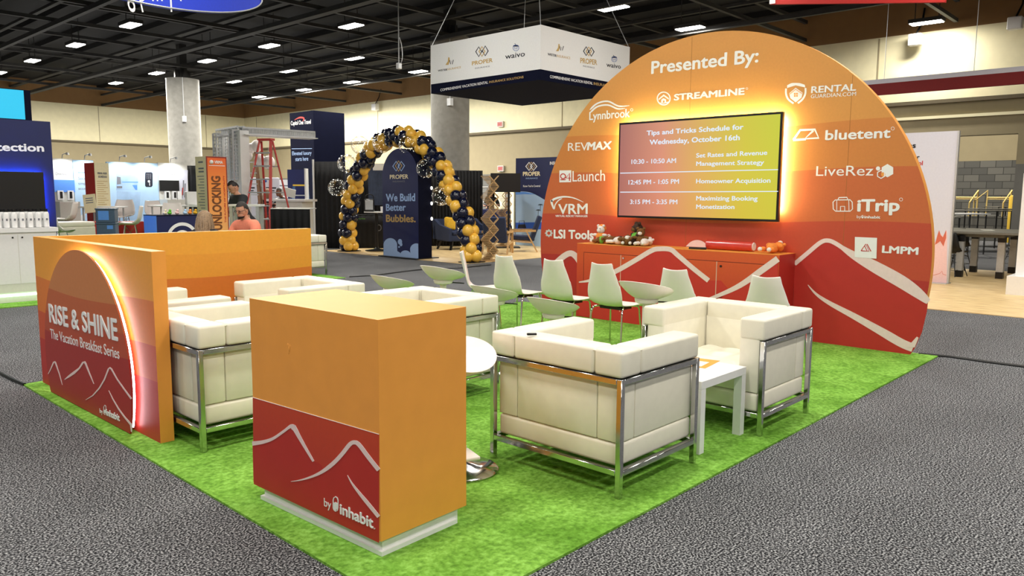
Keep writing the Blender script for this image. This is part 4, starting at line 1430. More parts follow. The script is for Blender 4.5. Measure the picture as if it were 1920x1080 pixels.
t, f = wall_panel('exhibit_wall', 'pale blue printed wall with grey slogan lettering, behind the schedule tower', 'exhibit wall', 140, 178, 'skyprint', 2.40)
for s, bl, br, tp in (('Secure,', (147, 337), (170, 337), 331.5), ('simple', (147, 346.5), (166, 346.5), 341), ('access', (147, 355.5), (166, 355.5), 351)):
    f.text(s, bl, br, tp, 'greyink', t, bold=0.0)
f.text('dormakaba', (146, 324.5), (166, 324.5), 322, 'bluink', t, bold=0.01)
q = MB(); f.plate(q, [(150, 418), (152, 404), (160, 396), (159, 416)]); q.build('white_leaf_print', 'lett', t, world=True, smooth=False)
t, f = wall_panel('exhibit_wall', 'wide pale blue printed wall showing a black keypad lock', 'exhibit wall', 203, 298, 'skyprint', 2.38)
q = MB(); f.plate(q, [(218, 357), (258, 357), (258, 318), (218, 318)], lift=0.001); f.plate(q, [(219, 412), (260, 412), (264, 360), (219, 358)], lift=0.001)
q.build('interior_print', mat('interior_scene_print', S(168, 200, 236), 0.6, var=0.25, scale=2.2), t, world=True, smooth=False)
q = MB(); f.line(q, [(229, 341.5), (259, 341.5)], 1.6, lift=0.003); f.plate(q, [(248, 347), (257, 347), (257, 356), (254, 356)], lift=0.003)
q.build('table_print', 'lightblue', t, world=True, smooth=False)
q = MB(); f.plate(q, [(219, 331), (226, 332), (227, 345), (219, 346)], lift=0.003); f.plate(q, [(219, 349), (229, 349), (229, 353), (219, 353)], lift=0.003)
q.build('furniture_print', 'greyink', t, world=True, smooth=False)
q = MB(); f.plate(q, [(273, 323), (284, 323), (286, 325), (286, 348), (284, 350.5), (274, 350.5), (272, 348), (272, 325)], lift=0.004)
q.build('keypad_print', 'darkink', t, world=True, smooth=False)
q = MB(); f.disc(q, (279, 340), 2.2, lift=0.006); f.line(q, [(280, 340), (280.5, 348)], 1.2, lift=0.006)
for i in range(3):
    for j in range(4): f.disc(q, (275.5 + i * 3.4, 327 + j * 2.6), 0.5, n=6, lift=0.006)
q.build('keypad_marks', 'lett', t, world=True, smooth=False)
t, f = wall_panel('exhibit_wall', 'pale exhibit wall with a black screen beside the concrete column', 'exhibit wall', 298.5, 353, 'offwhite', 2.40)
f.text('Saffire EVO', (304, 328.5), (328, 328.5), 324.5, 'greyink', t, bold=0.0)
MB().box(f.at((299, 350)).x, f.at((335, 350)).x, yb - 0.04, yb, f.at((300, 358)).z, f.at((300, 338)).z).build('screen', 'black', t, world=True, smooth=False)
q = MB()
for px in (312, 326, 334):
    a = f.at((px, 365)); q.box(a.x - 0.07, a.x + 0.07, yb - 0.08, yb, a.z - 0.13, a.z + 0.1)
q.build('device_mount', 'white', t, world=True, smooth=False)
q = MB()
for px in (312, 326):
    a = f.at((px, 365)); q.box(a.x - 0.03, a.x + 0.03, yb - 0.09, yb - 0.08, a.z - 0.09, a.z + 0.07)
q.build('lock_device', 'black', t, world=True, smooth=False)
q = MB(); f.plate(q, [(335.5, 378), (351, 378), (352, 319), (335, 319)], lift=0.001); q.build('side_print', 'lavender', t, world=True, smooth=False)
q = MB()
for px, ya, yb_ in ((341, 372, 352), (343, 366, 338), (346, 370, 344)): f.line(q, [(px, ya), (px + 1, yb_)], 2.2, lift=0.004)
q.build('tool_print', 'greyink', t, world=True, smooth=False)
q = MB(); f.line(q, [(341, 366), (343, 352)], 1.6, lift=0.005); q.build('red_print', 'red', t, world=True, smooth=False)
MB().box(f.at((300, 380)).x, f.at((336, 380)).x, yb - 0.5, yb, gz, f.at((310, 374)).z).build('shelf_unit', 'offwhite', t, world=True, smooth=False)
# arm lamps over the pale exhibit walls
for px, lab in ((118, 'small arm lamp over the pale wall with the little screen'), (160, 'small arm lamp over the slogan wall'), (225, 'small arm lamp over the picture wall'), (272, 'small arm lamp over the keypad lock picture'), (320, 'small arm lamp over the pale wall beside the column')):
    a = bw.at((px, 317))
    t = thing('arm_lamp', lab, 'lamp', (a.x, yb - 0.4, 2.52), group='arm lamps over the exhibit walls')
    MB().tube([(0, 0.42, -0.11), (0, 0.38, 0.0), (0, 0.04, 0.03)], 0.012, 6).build('arm', 'alu', t)
    MB().lathe([(0, 0), (0.04, 0), (0.03, 0.06), (0, 0.06)], 12, (0, 0, -0.02)).build('lamp_head', 'alu', t)
    la = bpy.data.lights.new('arm_light', 'SPOT'); la.energy = 34; la.spot_size = 2.2; la.spot_blend = 0.6; la.color = (0.95, 0.98, 1.0); la.shadow_soft_size = 0.05
    lo = bpy.data.objects.new('arm_light', la); lo.parent = t; lo.location = (0, 0, -0.05); lo.rotation_euler = (0.42, 0, 0); link(lo)
# black curtain right of the pale walls
t = thing('black_curtain', 'black curtain between the pale exhibit walls and the orange tower', 'curtain', (P(362, 380, d=22).x, P(362, 380, d=22).y, gz))


def drape_mesh(parent, a, b_, z0, z1, name='drape', m='drape', amp=0.03, waves=None):
    a, b_ = Vector(a), Vector(b_)
    L = (b_ - a).length
    waves = waves or L / 0.16
    nrm = Vector((-(b_ - a).y, (b_ - a).x, 0)).normalized()
    q = MB()
    nu = int(waves * 6) + 2
    q.grid(lambda u, v: a.lerp(b_, u) + nrm * amp * math.sin(u * waves * 2 * PI) * (1 - 0.5 * v) + Vector((0, 0, z0 + (z1 - z0) * v)), nu, 4)
    o = q.build(name, m, parent, world=True, angle=180)
    sd = o.modifiers.new('thickness', 'SOLIDIFY'); sd.thickness = 0.006
    return o


a, b_ = P(353, 380, d=22.3), P(374, 380, d=22.3)
drape_mesh(t, (a.x, a.y, 0), (b_.x, b_.y, 0), gz, 2.35)


# four-sided sign towers
def tower(name, label, cx, cy, wd, h, m_front, m_side, rz=0.0):
    t = thing(name, label, 'sign tower', (cx, cy, 0), rz)
    MB().box(-wd / 2, wd / 2, -wd / 2, wd / 2, 0.0, h, r=0.004, seg=1).build('tower_body', m_side, t, smooth=False)
    return t


ua, ub, uc = P(386, 300, d=14.6), P(424, 296, d=14.9), P(372, 300, d=15.0)
ut = thing('sign_tower', 'tall orange sign tower with UNLOCKING written up its front', 'sign tower', (ua.x, ua.y, 0))
d1 = Vector((ub.x - ua.x, ub.y - ua.y, 0)); wdt = 0.40
e1 = d1.normalized(); e2 = Vector((-e1.y, e1.x, 0))
hU = P(388, 293, d=14.6).z
Mu = Matrix(((e1.x, e2.x, 0, ua.x), (e1.y, e2.y, 0, ua.y), (0, 0, 1, 0), (0, 0, 0, 1)))


def box_at(mx, x0, x1, y0, y1, z0, z1, name, m, parent, r=0.0):
    q = MB(); q.box(x0, x1, y0, y1, z0, z1, r=r, mx=mx)
    return q.build(name, m, parent, world=True, smooth=False)


m, N, L, b = nt('orange_gradient_print')
g = N.new('ShaderNodeNewGeometry'); s = N.new('ShaderNodeSeparateXYZ'); L.new(g.outputs['Position'], s.inputs[0])
mr = N.new('ShaderNodeMapRange'); mr.inputs['From Min'].default_value = 0.8; mr.inputs['From Max'].default_value = 2.3; L.new(s.outputs['Z'], mr.inputs['Value'])
rr = ramp(N, L, mr.outputs[0], [(0, S(250, 180, 110)), (0.6, S(250, 150, 66)), (1, S(228, 88, 38))])
L.new(rr.outputs[0], b.inputs['Base Color']); b.inputs['Roughness'].default_value = 0.5
M['orgrad'] = m
W1 = d1.length
box_at(Mu, 0, W1, 0.0, 0.42, 0, hU, 'tower_body', 'cream_print', ut)
box_at(Mu, 0.0, W1, -0.012, 0.0, 0, hU, 'frame', mat('dark_red_frame', S(140, 40, 30), 0.5), ut)
box_at(Mu, 0.02, W1 - 0.02, -0.014, -0.012, 0.02, hU - 0.025, 'front_print', 'orgrad', ut)
un = -e2
letters('UNLOCKING', ua + e1 * 0.27 + Vector((0, 0, 0.86 - ua.z)) + un * 0.014, Vector((0, 0, 1)), -e1, 1.03, 0.19, mat('brown_ink', S(120, 66, 30), 0.6), ut, bold=0.05)
letters('THE FUTURE OF HOSPITALITY', ua + e1 * 0.36 + Vector((0, 0, 1.0 - ua.z)) + un * 0.014, Vector((0, 0, 1)), -e1, 0.9, 0.035, 'red', ut, bold=0.02)
letters('VRMA', ua + e1 * 0.16 + Vector((0, 0, hU - 0.13 - ua.z)) + un * 0.014, e1, Vector((0, 0, 1)), 0.17, 0.055, 'lett', ut, bold=0.04)
box_at(Mu, 0.05, W1 - 0.04, -0.016, -0.014, hU - 0.175, hU - 0.165, 'rule', 'lett', ut)
q = MB(); q.ball(Mu @ Vector((0.10, -0.014, hU - 0.105)), 0.04, (1, 1, 1), u=12, v=8); q.build('round_emblem', 'lett', ut, world=True)
# text lines on its cream side (the side facing left)
q = MB()
for i in range(22):
    z = hU - 0.38 - i * 0.055
    q.box(-0.002, 0.0, 0.10, 0.36 - 0.1 * ((i * 7) % 3) / 2, z, z + 0.014, mx=Mu)
q.box(-0.002, 0, 0.1, 0.3, hU - 0.24, hU - 0.21, mx=Mu); q.box(-0.002, 0, 0.1, 0.3, hU - 0.30, hU - 0.27, mx=Mu); q.box(-0.002, 0, 0.12, 0.3, hU - 0.12, hU - 0.09, mx=Mu)
q.build('schedule_lines', 'greyink', ut, world=True, smooth=False)

va, vb = P(176, 305, d=18.3), P(203, 306, d=18.6)
vt = thing('sign_tower', 'cream schedule tower with a red left side, beside the grey crates', 'sign tower', (va.x, va.y, 0))
d2 = Vector((vb.x - va.x, vb.y - va.y, 0)); f1 = d2.normalized(); f2 = Vector((-f1.y, f1.x, 0))
Mv = Matrix(((f1.x, f2.x, 0, va.x), (f1.y, f2.y, 0, va.y), (0, 0, 1, 0), (0, 0, 0, 1)))
hV, W2 = va.z, d2.length
box_at(Mv, 0.002, W2, 0.002, 0.42, 0, hV, 'tower_body', 'red', vt)
box_at(Mv, 0, W2, -0.01, 0.002, 0, hV, 'front_print', 'cream_print', vt)
letters('VRMA HUB', va + f1 * 0.06 + Vector((0, 0, -0.27)) - f2 * 0.012, f1, Vector((0, 0, 1)), W2 - 0.12, 0.05, 'greyink', vt, bold=0.06)
letters('SCHEDULE', va + f1 * 0.08 + Vector((0, 0, -0.35)) - f2 * 0.012, f1, Vector((0, 0, 1)), W2 - 0.14, 0.05, 'greyink', vt, bold=0.06)
q = MB()
for i in range(20):
    z = hV - 0.44 - i * 0.05
    q.box(0.04, W2 - 0.05 - 0.1 * ((i * 5) % 3) / 2, -0.012, -0.01, z, z + 0.012, mx=Mv)
q.build('schedule_lines', 'gold', vt, world=True, smooth=False)
# small leaning notice in front of it
na = P(171, 399, d=17.5)
nb = thing('notice_board', 'small cream notice leaning on the white high table', 'notice', (na.x, na.y, na.z), -0.7)
MB().box(-0.13, 0.13, -0.01, 0.01, 0, 0.42, mx=Matrix.Rotation(-0.12, 4, 'X') @ Matrix.Rotation(-0.12, 4, 'Y')).build('board', 'cream_print', nb, smooth=False)
q = MB()
for i in range(3): q.box(-0.08, 0.08, -0.013, -0.01, 0.32 - i * 0.05, 0.34 - i * 0.05, mx=Matrix.Rotation(-0.12, 4, 'X') @ Matrix.Rotation(-0.12, 4, 'Y'))
q.build('text_lines', 'greyink', nb, smooth=False)


# white shell bar chairs and white high tables
def wire_chair(label, loc, rz, sz, m='plastic', group='white shell bar chairs of the blue booth', leg='chrome'):
    t = thing('wire_leg_chair', label, 'chair', loc, rz, group)
    prof = curve([(-0.27, sz + 0.40), (-0.25, sz + 0.28), (-0.22, sz + 0.14), (-0.17, sz + 0.04), (-0.08, sz), (0.06, sz), (0.17, sz + 0.01), (0.22, sz - 0.01)], 3)
    wd = curve([(0.17, 0), (0.21, 0), (0.23, 0), (0.235, 0), (0.23, 0), (0.23, 0), (0.22, 0), (0.18, 0)], 3)
    n = len(prof) - 1
    q = MB()

    def fn(u, v):
        i = min(n, int(round(u * n))); s_ = 2 * v - 1
        return (prof[i].x + (0.06 * s_ * s_ if i < 12 else 0), wd[i].x * s_, prof[i].y + 0.05 * s_ * s_ * (1 if i >= 8 else 0.2))
    q.grid(fn, n, 8)
    o = q.build('shell', m, t, angle=80)
    sd = o.modifiers.new('thickness', 'SOLIDIFY'); sd.thickness = 0.01
    for sx in (-1, 1):
        for sy in (-1, 1):
            MB().tube([(sx * 0.10, sy * 0.10, sz - 0.01), (sx * 0.21, sy * 0.21, 0)], 0.009, 6).build('leg', leg, t)
    q = MB()
    for z in (0.28 * sz, 0.62 * sz):
        e = 0.21 - 0.11 * z / sz
        q.tube([(-e, -e, z), (e, -e, z), (e, e, z), (-e, e, z)], 0.006, 5, closed=True)
    q.tube([(-0.15, -0.15, sz * 0.55), (0.1, 0.1, sz - 0.02)], 0.005, 5); q.tube([(0.15, -0.15, sz * 0.55), (-0.1, 0.1, sz - 0.02)], 0.005, 5)
    q.build('wire_brace', leg, t)
    return t


def place(px, py, d):
    a = P(px, py, d=d)
    return (a.x, a.y, gz)


for px, d, rz, lab in ((107, 14.6, 0.4, 'white shell bar chair close behind the white counter end'), (121, 17.0, 2.6, 'white shell bar chair with its back to the slogan wall'),
                       (196, 19.0, -1.2, 'white shell bar chair hidden behind the schedule tower table'), (230, 18.5, -2.2, 'white shell bar chair right of the grey crates, back turned'),
                       (243, 16.8, 2.7, 'white shell bar chair before the keypad picture wall'), (296, 18.8, -1.4, 'white shell bar chair far behind the blue desk'),
                       (325, 17.0, -1.9, 'white shell bar chair right behind the blue desk')):
    sz = {14.6: 0.80, 17.0: 0.93, 19.0: 0.95, 18.5: 0.98, 16.8: 0.86, 18.8: 0.96}[d]
    wire_chair(lab, place(px, 400, d), rz, sz)


def high_table(label, a, b_, h, depth=0.6, m='white', group='white high tables of the blue booth', leg='alu'):
    a, b_ = Vector((a[0], a[1], 0)), Vector((b_[0], b_[1], 0))
    e = (b_ - a).normalized(); nrm = Vector((-e.y, e.x, 0)); Lg = (b_ - a).length
    t = thing('high_table', label, 'table', (a.x, a.y, gz), math.atan2(e.y, e.x), group)
    MB().box(0, Lg, 0, depth, h - 0.035, h, r=0.004, seg=1).build('tabletop', m, t, smooth=False)
    for x in (0.08, Lg - 0.08):
        for y in (0.07, depth - 0.07):
            MB().cyl((x, y, 0), (x, y, h - 0.035), 0.02, n=10).build('leg', leg, t)
    return t


for pa, pb, d, lab in (((146, 388), (216, 388), 17.8, 'white high table in front of the schedule tower'), ((276, 386), (336, 387), 18.0, 'white high table behind the blue desk')):
    A, B = P(*pa, d=d), P(*pb, d=d)
    high_table(lab, (A.x, A.y), (B.x, B.y), A.z)
A, B = P(352, 386, d=17.0), P(378, 386, d=17.0)
high_table('white high table left of the orange tower', (A.x, A.y), (B.x, B.y), A.z)
# shopping-bag like carton on it
A = P(359, 383, d=17.1)
o = MB().box(-0.12, 0.12, -0.06, 0.06, 0, 0.3, r=0.01, seg=1).build('white_box', 'white', smooth=False)
o.location = (A.x + 0.1, A.y + 0.22, P(352, 386, d=17.0).z + gz + 0.001)
tag(o, 'white box on the white high table left of the orange tower', 'box')
# grey crates, stacked
cr0 = P(200, 391, d=14.6)
tb = thing('crate_dolly', 'low dark dolly under the grey blue crates', 'dolly', (cr0.x, cr0.y, gz), -0.5)
MB().box(-0.27, 0.27, -0.24, 0.24, 0.0, 0.72).build('dolly_body', 'grey', tb, smooth=False)
zz = 0.72 + gz + 0.001
for k, lab in enumerate(('grey blue plastic crate, lower one of the stack behind the low wall', 'grey blue plastic crate, upper one of the stack with a pale sheet on its side')):
    t = thing('storage_crate', lab, 'crate', (cr0.x, cr0.y, zz), -0.5, 'grey blue crates')
    MB().box(-0.16, 0.16, -0.2, 0.2, 0, 0.245, r=0.012).build('tub', 'crate', t, smooth=False)
    MB().box(-0.17, 0.17, -0.21, 0.21, 0.24, 0.268, r=0.006).build('lid', 'crate', t, smooth=False)
    q = MB(); q.box(-0.12 + 0.14 * k * 0, 0.06, -0.203, -0.2, 0.05, 0.22) if k else q.box(0.02, 0.12, -0.203, -0.2, 0.15, 0.22)
    q.build('paper_sheet', 'lightblue', t, smooth=False)
    zz += 0.27
# red and white low cubes beyond
for px, lab in ((168, 'red cube seat left of the grey crates'), (240, 'red cube seat right of the grey crates')):
    a = P(px, 420, d=17.4)
    o = MB().box(-0.24, 0.24, -0.24, 0.24, 0, P(px, 416, d=17.4).z, r=0.02).build('cube_seat', 'deepred', smooth=False)
    o.location = (a.x, a.y, gz); o.rotation_euler.z = 0.2
    tag(o, lab, 'seat', 'red cube seats')
for px, d, w_, lab in ((120, 15.6, 1.0, 'white low bench right beside the blue display wall'), (262, 19.2, 1.1, 'white low bench in front of the keypad picture wall')):
    a = P(px, 417, d=d)
    t = thing('low_bench', lab, 'bench', (a.x, a.y, gz), 0.15)
    MB().box(-w_ / 2, w_ / 2, -0.25, 0.25, 0.06, a.z - 0.1, r=0.02).build('base', 'leather', t, smooth=False)
    MB().box(-w_ / 2, w_ / 2, -0.25, 0.25, a.z - 0.1, a.z, r=0.03).build('cushion', 'leather', t)
    q = MB(); q.box(-w_ / 2 + 0.05, w_ / 2 - 0.05, -0.2, 0.2, 0, 0.06); q.build('foot', 'black', t, smooth=False)
# armchair of the same kind standing in the blue booth, right of the rear orange wall
a = P(598, 513, z=gz)
dup(arm, (8.10, 13.2, gz), PI, 'white leather armchair of the blue booth, right of the rear orange wall end')

# ================================================================== aluminium gantry, ladders, workers
ga = thing('aluminium_gantry', 'unfinished aluminium arch frame of perforated posts and beam', 'gantry', (P(430, 330, d=19.5).x, P(430, 330, d=19.5).y, 0))


def perforated(q, p0, p1, w_, n):
    """Square post drawn as four corner angles joined by many short rungs."""
    p0, p1 = Vector(p0), Vector(p1)
    d_ = (p1 - p0)
    up = d_.normalized()
    s1 = up.cross(Vector((1, 0, 0.01))).normalized() if abs(up.x) < 0.9 else up.cross(Vector((0, 0, 1))).normalized()
    s2 = up.cross(s1).normalized()
    for i in (-1, 1):
        for j in (-1, 1):
            o_ = (s1 * i + s2 * j) * w_ / 2
            q.bar(p0 + o_, p1 + o_, 0.045)
    for k_ in range(n + 1):
        c_ = p0 + d_ * (k_ / n)
        for i in (-1, 1):
            q.bar(c_ + s1 * i * w_ / 2 - s2 * w_ / 2, c_ + s1 * i * w_ / 2 + s2 * w_ / 2, 0.02)
            q.bar(c_ + s2 * i * w_ / 2 - s1 * w_ / 2, c_ + s2 * i * w_ / 2 + s1 * w_ / 2, 0.02)


gtop = 3.12
for px, d_, w_ in ((411, 20.4, 0.16), (424, 21.0, 0.14), (456, 19.4, 0.0)):
    a = P(px, 330, d=d_)
    if w_:
        q = MB(); perforated(q, (a.x, a.y, 0), (a.x, a.y, gtop), w_, 34); q.build('post', 'alu', ga, world=True, smooth=False)
    else:
        q = MB(); perforated(q, (a.x - 0.16, a.y + 0.1, 1.9), (a.x - 0.16, a.y + 0.1, gtop), 0.14, 14); q.build('post', 'alu', ga, world=True, smooth=False)
        MB().box(a.x - 0.11, a.x + 0.13, a.y - 0.11, a.y + 0.11, 0, gtop).build('clad_post', 'white', ga, world=True, smooth=False)
p1, p2 = P(411, 247, d=20.4), P(452, 243, d=19.3)
q = MB(); perforated(q, (p1.x, p1.y, gtop + 0.02), (p2.x, p2.y, gtop + 0.02), 0.16, 12); q.build('head_beam', 'alu', ga, world=True, smooth=False)
p3 = P(588, 257, d=20.6)
q = MB(); perforated(q, (p2.x, p2.y, gtop), (p3.x, p3.y, gtop), 0.15, 60); q.build('span_beam', 'alu', ga, world=True, smooth=False)
q = MB(); q.bar((p2.x, p2.y, gtop - 0.10), (p3.x, p3.y, gtop - 0.10), 0.5, 0.02); q.build('soffit_panel', 'white', ga, world=True, smooth=False)


for px, py, r_, lab in ((463, 291, 0.15, 'white balloon lowest left in the cluster behind the red ladder'), (468, 279, 0.14, 'white balloon left under the aluminium beam'), (481, 274, 0.15, 'white balloon close under the aluminium beam'),
                        (487, 300, 0.15, 'white balloon seen between the red ladder rails'), (504, 305, 0.17, 'white balloon right of the red ladder')):
    a = P(px, py, d=21.0)
    bl = thing('white_balloon', lab, 'balloon', (a.x, a.y, a.z), group='white balloons at the gantry')
    q = MB(); q.ball((0, 0, 0), r_, (1, 1, 1.1)); q.build('balloon_skin', 'plastic', bl)
    q = MB(); q.tube([(0, 0, r_), (0, 0, 3.05 - a.z)], 0.004, 5); q.build('string', 'white', bl)


def ladder(label, base, rz, h, m, half=0.33, spread=0.75, top_w=0.2, mt='alu', group='step ladders'):
    t = thing('step_ladder', label, 'ladder', base, rz, group)
    for s_ in (-1, 1):
        MB().bar((0.0, s_ * half, 0), (spread / 2, s_ * top_w, h), 0.07, 0.035).build('front_rail', m, t, smooth=False)
        MB().bar((spread, s_ * half * 0.95, 0), (spread / 2 + 0.06, s_ * top_w, h - 0.03), 0.05, 0.03).build('rear_rail', m, t, smooth=False)
    n = int(h / 0.3)
    for k_ in range(1, n):
        f_ = k_ / n
        MB().box(-0.035 + spread / 2 * f_, 0.045 + spread / 2 * f_, -(half + (top_w - half) * f_), half + (top_w - half) * f_, h * f_ - 0.015, h * f_ + 0.015).build('step', mt, t, smooth=False)
    q = MB()
    for k_ in range(1, n, 2):
        f_ = k_ / n; x = spread + (0.06 - spread / 2) * f_
        q.bar((x, -(half * .95 + (top_w - half) * f_), h * f_), (x, half * .95 + (top_w - half) * f_, h * f_), 0.025)
    q.build('rear_brace', mt, t, smooth=False)
    MB().box(spread / 2 - 0.05, spread / 2 + 0.11, -top_w - 0.03, top_w + 0.03, h - 0.02, h + 0.03).build('top_cap', m if m != 'ladder_blue' else 'yellowpaint', t, smooth=False)
    return t


lb = P(489, 400, d=18.6)
ladder('tall red step ladder under the aluminium beam', (lb.x - 0.25, lb.y, 0), 0.35, 2.86, 'ladder_red', 0.52, 1.15, 0.17)
lb = P(466, 400, d=21.6)
ladder('brown step ladder behind the white gantry post', (lb.x, lb.y, 0), 0.9, 2.75, 'ladder_brown', 0.36, 0.9, 0.16)
lb = P(563, 400, d=23.6)
ladder('small blue step ladder with a yellow top near the navy tower', (lb.x, lb.y, 0), 0.9, 1.82, 'ladder_blue', 0.30, 0.6, 0.2)

# planter and counter by the gantry
a = P(430, 375, d=19.9)
t = thing('white_planter', 'white planter box with green plant at the gantry foot', 'planter', (a.x, a.y, 0))
zt = P(430, 370, d=19.9).z
MB().box(-0.4, 0.35, -0.15, 0.15, 0, zt - 0.02).build('box', 'white', t, smooth=False)
q = MB()
random.seed(3)
for i in range(60):
    c_ = Vector((random.uniform(-0.3, 0.3), random.uniform(-0.12, 0.12), zt + random.uniform(0, 0.14)))
    d_ = Vector((random.uniform(-1, 1), random.uniform(-1, 1), random.uniform(0, 1))).normalized() * 0.08
    n_ = d_.cross(Vector((0, 0, 1))).normalized() * 0.02
    q.quad([c_, c_ + d_ * 0.5 + n_, c_ + d_, c_ + d_ * 0.5 - n_])
q.build('leaves', 'green_leaf', t, smooth=False)
a, b_ = P(427, 383, d=15.4), P(486, 384, d=15.4)
t = thing('work_table', 'pale work table behind the seated man in salmon', 'table', (a.x, a.y, 0), math.atan2(b_.y - a.y, b_.x - a.x))
Lg = math.hypot(b_.x - a.x, b_.y - a.y)
MB().box(0, Lg, 0, 0.35, a.z - 0.04, a.z).build('tabletop', 'white', t, smooth=False)
for x in (0.05, Lg - 0.05):
    for y in (0.05, 0.3): MB().box(x - 0.03, x + 0.03, y - 0.03, y + 0.03, 0, a.z - 0.04).build('leg', 'alu', t, smooth=False)
a, b_ = P(497, 373, d=20.4), P(570, 375, d=20.0)
t = thing('white_reception_desk', 'white desk below the red ladder and before the navy tower', 'desk', (a.x, a.y, 0), math.atan2(b_.y - a.y, b_.x - a.x))
Lg = math.hypot(b_.x - a.x, b_.y - a.y)
MB().box(0, Lg, 0, 0.6, a.z - 0.06, a.z).build('desktop', 'white', t, smooth=False)
MB().box(0.3, Lg - 0.1, 0.05, 0.55, 0.0, a.z - 0.06).build('body', 'offwhite', t, smooth=False)

# low black table skirts and high black drapes
a, b_ = P(507, 392, d=17.6), P(581, 391, d=17.6)
t = thing('draped_table', 'table with black pleated skirt below the white desk', 'table', ((a.x + b_.x) / 2, (a.y + b_.y) / 2, 0))
drape_mesh(t, (a.x, a.y, 0), (b_.x, b_.y, 0), 0.0, a.z, name='table_skirt')
e = Vector((b_.x - a.x, b_.y - a.y, 0)); nn = Vector((-e.y, e.x, 0)).normalized() * 0.6
q = MB(); q.prism([(a.x, a.y, a.z), (b_.x, b_.y, a.z), (b_.x + nn.x, b_.y + nn.y, a.z), (a.x + nn.x, a.y + nn.y, a.z)], (0, 0, 0.02)); q.build('tabletop', 'offwhite', t, world=True, smooth=False)
a, b_ = P(586, 303, d=22.2), P(644, 305, d=22.0)
t = thing('pipe_and_drape', 'tall black drape with white end pole left of the balloon arch', 'curtain', ((a.x + b_.x) / 2, (a.y + b_.y) / 2, 0))
drape_mesh(t, (a.x, a.y, 0), (b_.x, b_.y, 0), 0.0, a.z, amp=0.02)
q = MB(); q.cyl((a.x, a.y - 0.03, 0), (a.x, a.y - 0.03, a.z + 0.06), 0.028, n=10); q.build('pole', 'white', t, world=True)
a = P(574, 320, d=22.6)
t = thing('white_divider', 'narrow white divider panel beside the tall black drape', 'panel', (a.x, a.y, 0), 0.75)
MB().box(-0.14, 0.16, -0.02, 0.02, 0, P(574, 316, d=22.6).z).build('panel', 'white', t, smooth=False)
MB().box(-0.1, 0.1, -0.15, 0.15, 0, 0.03).build('foot', 'alu', t, smooth=False)
a, b_ = P(646, 318, d=22.9), P(905, 318, d=23.3)
t = thing('pipe_and_drape', 'long black drape wall behind the balloon arch', 'curtain', ((a.x + b_.x) / 2, (a.y + b_.y) / 2, 0))
drape_mesh(t, (a.x, a.y, 0), (b_.x, b_.y, 0), 0.0, P(700, 318, d=23).z, amp=0.03, waves=42)
a, b_ = P(690, 324, d=22.75), P(722, 324, d=22.8)
o = MB().box(0, 1, 0, 0.02, 0, 1).build('window_curtain', mat('slate_blue_cloth', S(60, 72, 98), 0.8, var=0.2, scale=8), smooth=False)
o.scale = (0.62, 1, 1.15); o.location = (a.x, a.y, P(690, 385, d=22.75).z); o.rotation_euler.z = math.atan2(b_.y - a.y, b_.x - a.x) - 0.05
tag(o, 'slate blue cloth panel on the black drape left of the navy arch sign', 'cloth')
o = MB().box(-0.2, 0.2, 0, 0.02, -0.1, 0.1).build('paper_sign', 'paper', smooth=False); o.location = (P(712, 313, d=22.7)); o.rotation_euler.z = -0.75
tag(o, 'small white sheet hung high on the black drape beside the arch sign', 'sign')
a, b_ = P(652, 404, d=22.3), P(722, 404, d=22.3)
t = thing('draped_table', 'black draped table with large letter O, behind the small high table', 'table', ((a.x + b_.x) / 2, (a.y + b_.y) / 2, 0))
drape_mesh(t, (a.x, a.y, 0), (b_.x, b_.y, 0), 0.0, a.z, name='table_skirt', amp=0.008)
e = Vector((b_.x - a.x, b_.y - a.y, 0)); nn = Vector((-e.y, e.x, 0)).normalized() * 0.6
q = MB(); q.prism([(a.x, a.y, a.z), (b_.x, b_.y, a.z), (b_.x + nn.x, b_.y + nn.y, a.z), (a.x + nn.x, a.y + nn.y, a.z)], (0, 0, 0.02)); q.build('tabletop', 'drape', t, world=True, smooth=False)
c_ = P(706, 433, d=22.2)
letters('O', c_ - e.normalized() * 0 + Vector((0, 0, 0)) - nn.normalized() * 0.03, e, (0, 0, 1), 0.15, 0.19, 'greyink', t, bold=-0.01)
letters('verite', P(671, 408, d=22.2) - Vector((0, 0, 0.05)) - nn.normalized() * 0.03, e, (0, 0, 1), 0.22, 0.05, 'plushgreen', t, bold=0.0)

# navy tower
a = P(587, 207, d=27)
hC = a.z
e1_ = Vector((-0.10, 1, 0)).normalized()
nv = thing('navy_tower', 'tall navy sign tower with white travel lettering behind the drapes', 'sign tower', (a.x, a.y, 0))
wl = Face(x=a.x).at((543, 212)).y - a.y
MB().box(a.x, a.x + 1.3, a.y, a.y + wl, 0, hC).build('tower_body', 'navydark', nv, world=True, smooth=False)
fv = Face(x=a.x)
fv.text('Capital One Travel', (545.5, 235), (583, 232), 227, 'lett', nv, bold=0.02)
fv.text('Elevated luxury', (548, 291), (584, 290), 284, 'paleblue', nv, bold=0.0)
fv.text('starts here', (554, 302), (578, 301), 294.5, 'paleblue', nv, bold=0.0)
q = MB(); fv.line(q, curve([(552, 225), (562, 220.5), (570, 222), (567, 229)], 4), [0.6, 1.2, 1.8, 2.4, 3, 3.2, 3.2, 3, 2.6, 2.2, 1.6, 1.0, 0.6]); q.build('swoosh_emblem', 'red', nv, world=True, smooth=False)
q = MB(); fv.line(q, [(547, 279), (585, 278.5)], 0.9); q.build('small_print_line', 'paleblue', nv, world=True, smooth=False)
a = P(556, 340, d=24.5)
t = thing('navy_banner', 'dark blue standing panel under the navy tower', 'banner', (a.x, a.y, 0), -0.75)
MB().box(-0.28, 0.28, 0, 0.05, 0, P(556, 318, d=24.5).z).build('panel', 'navy', t, smooth=False)
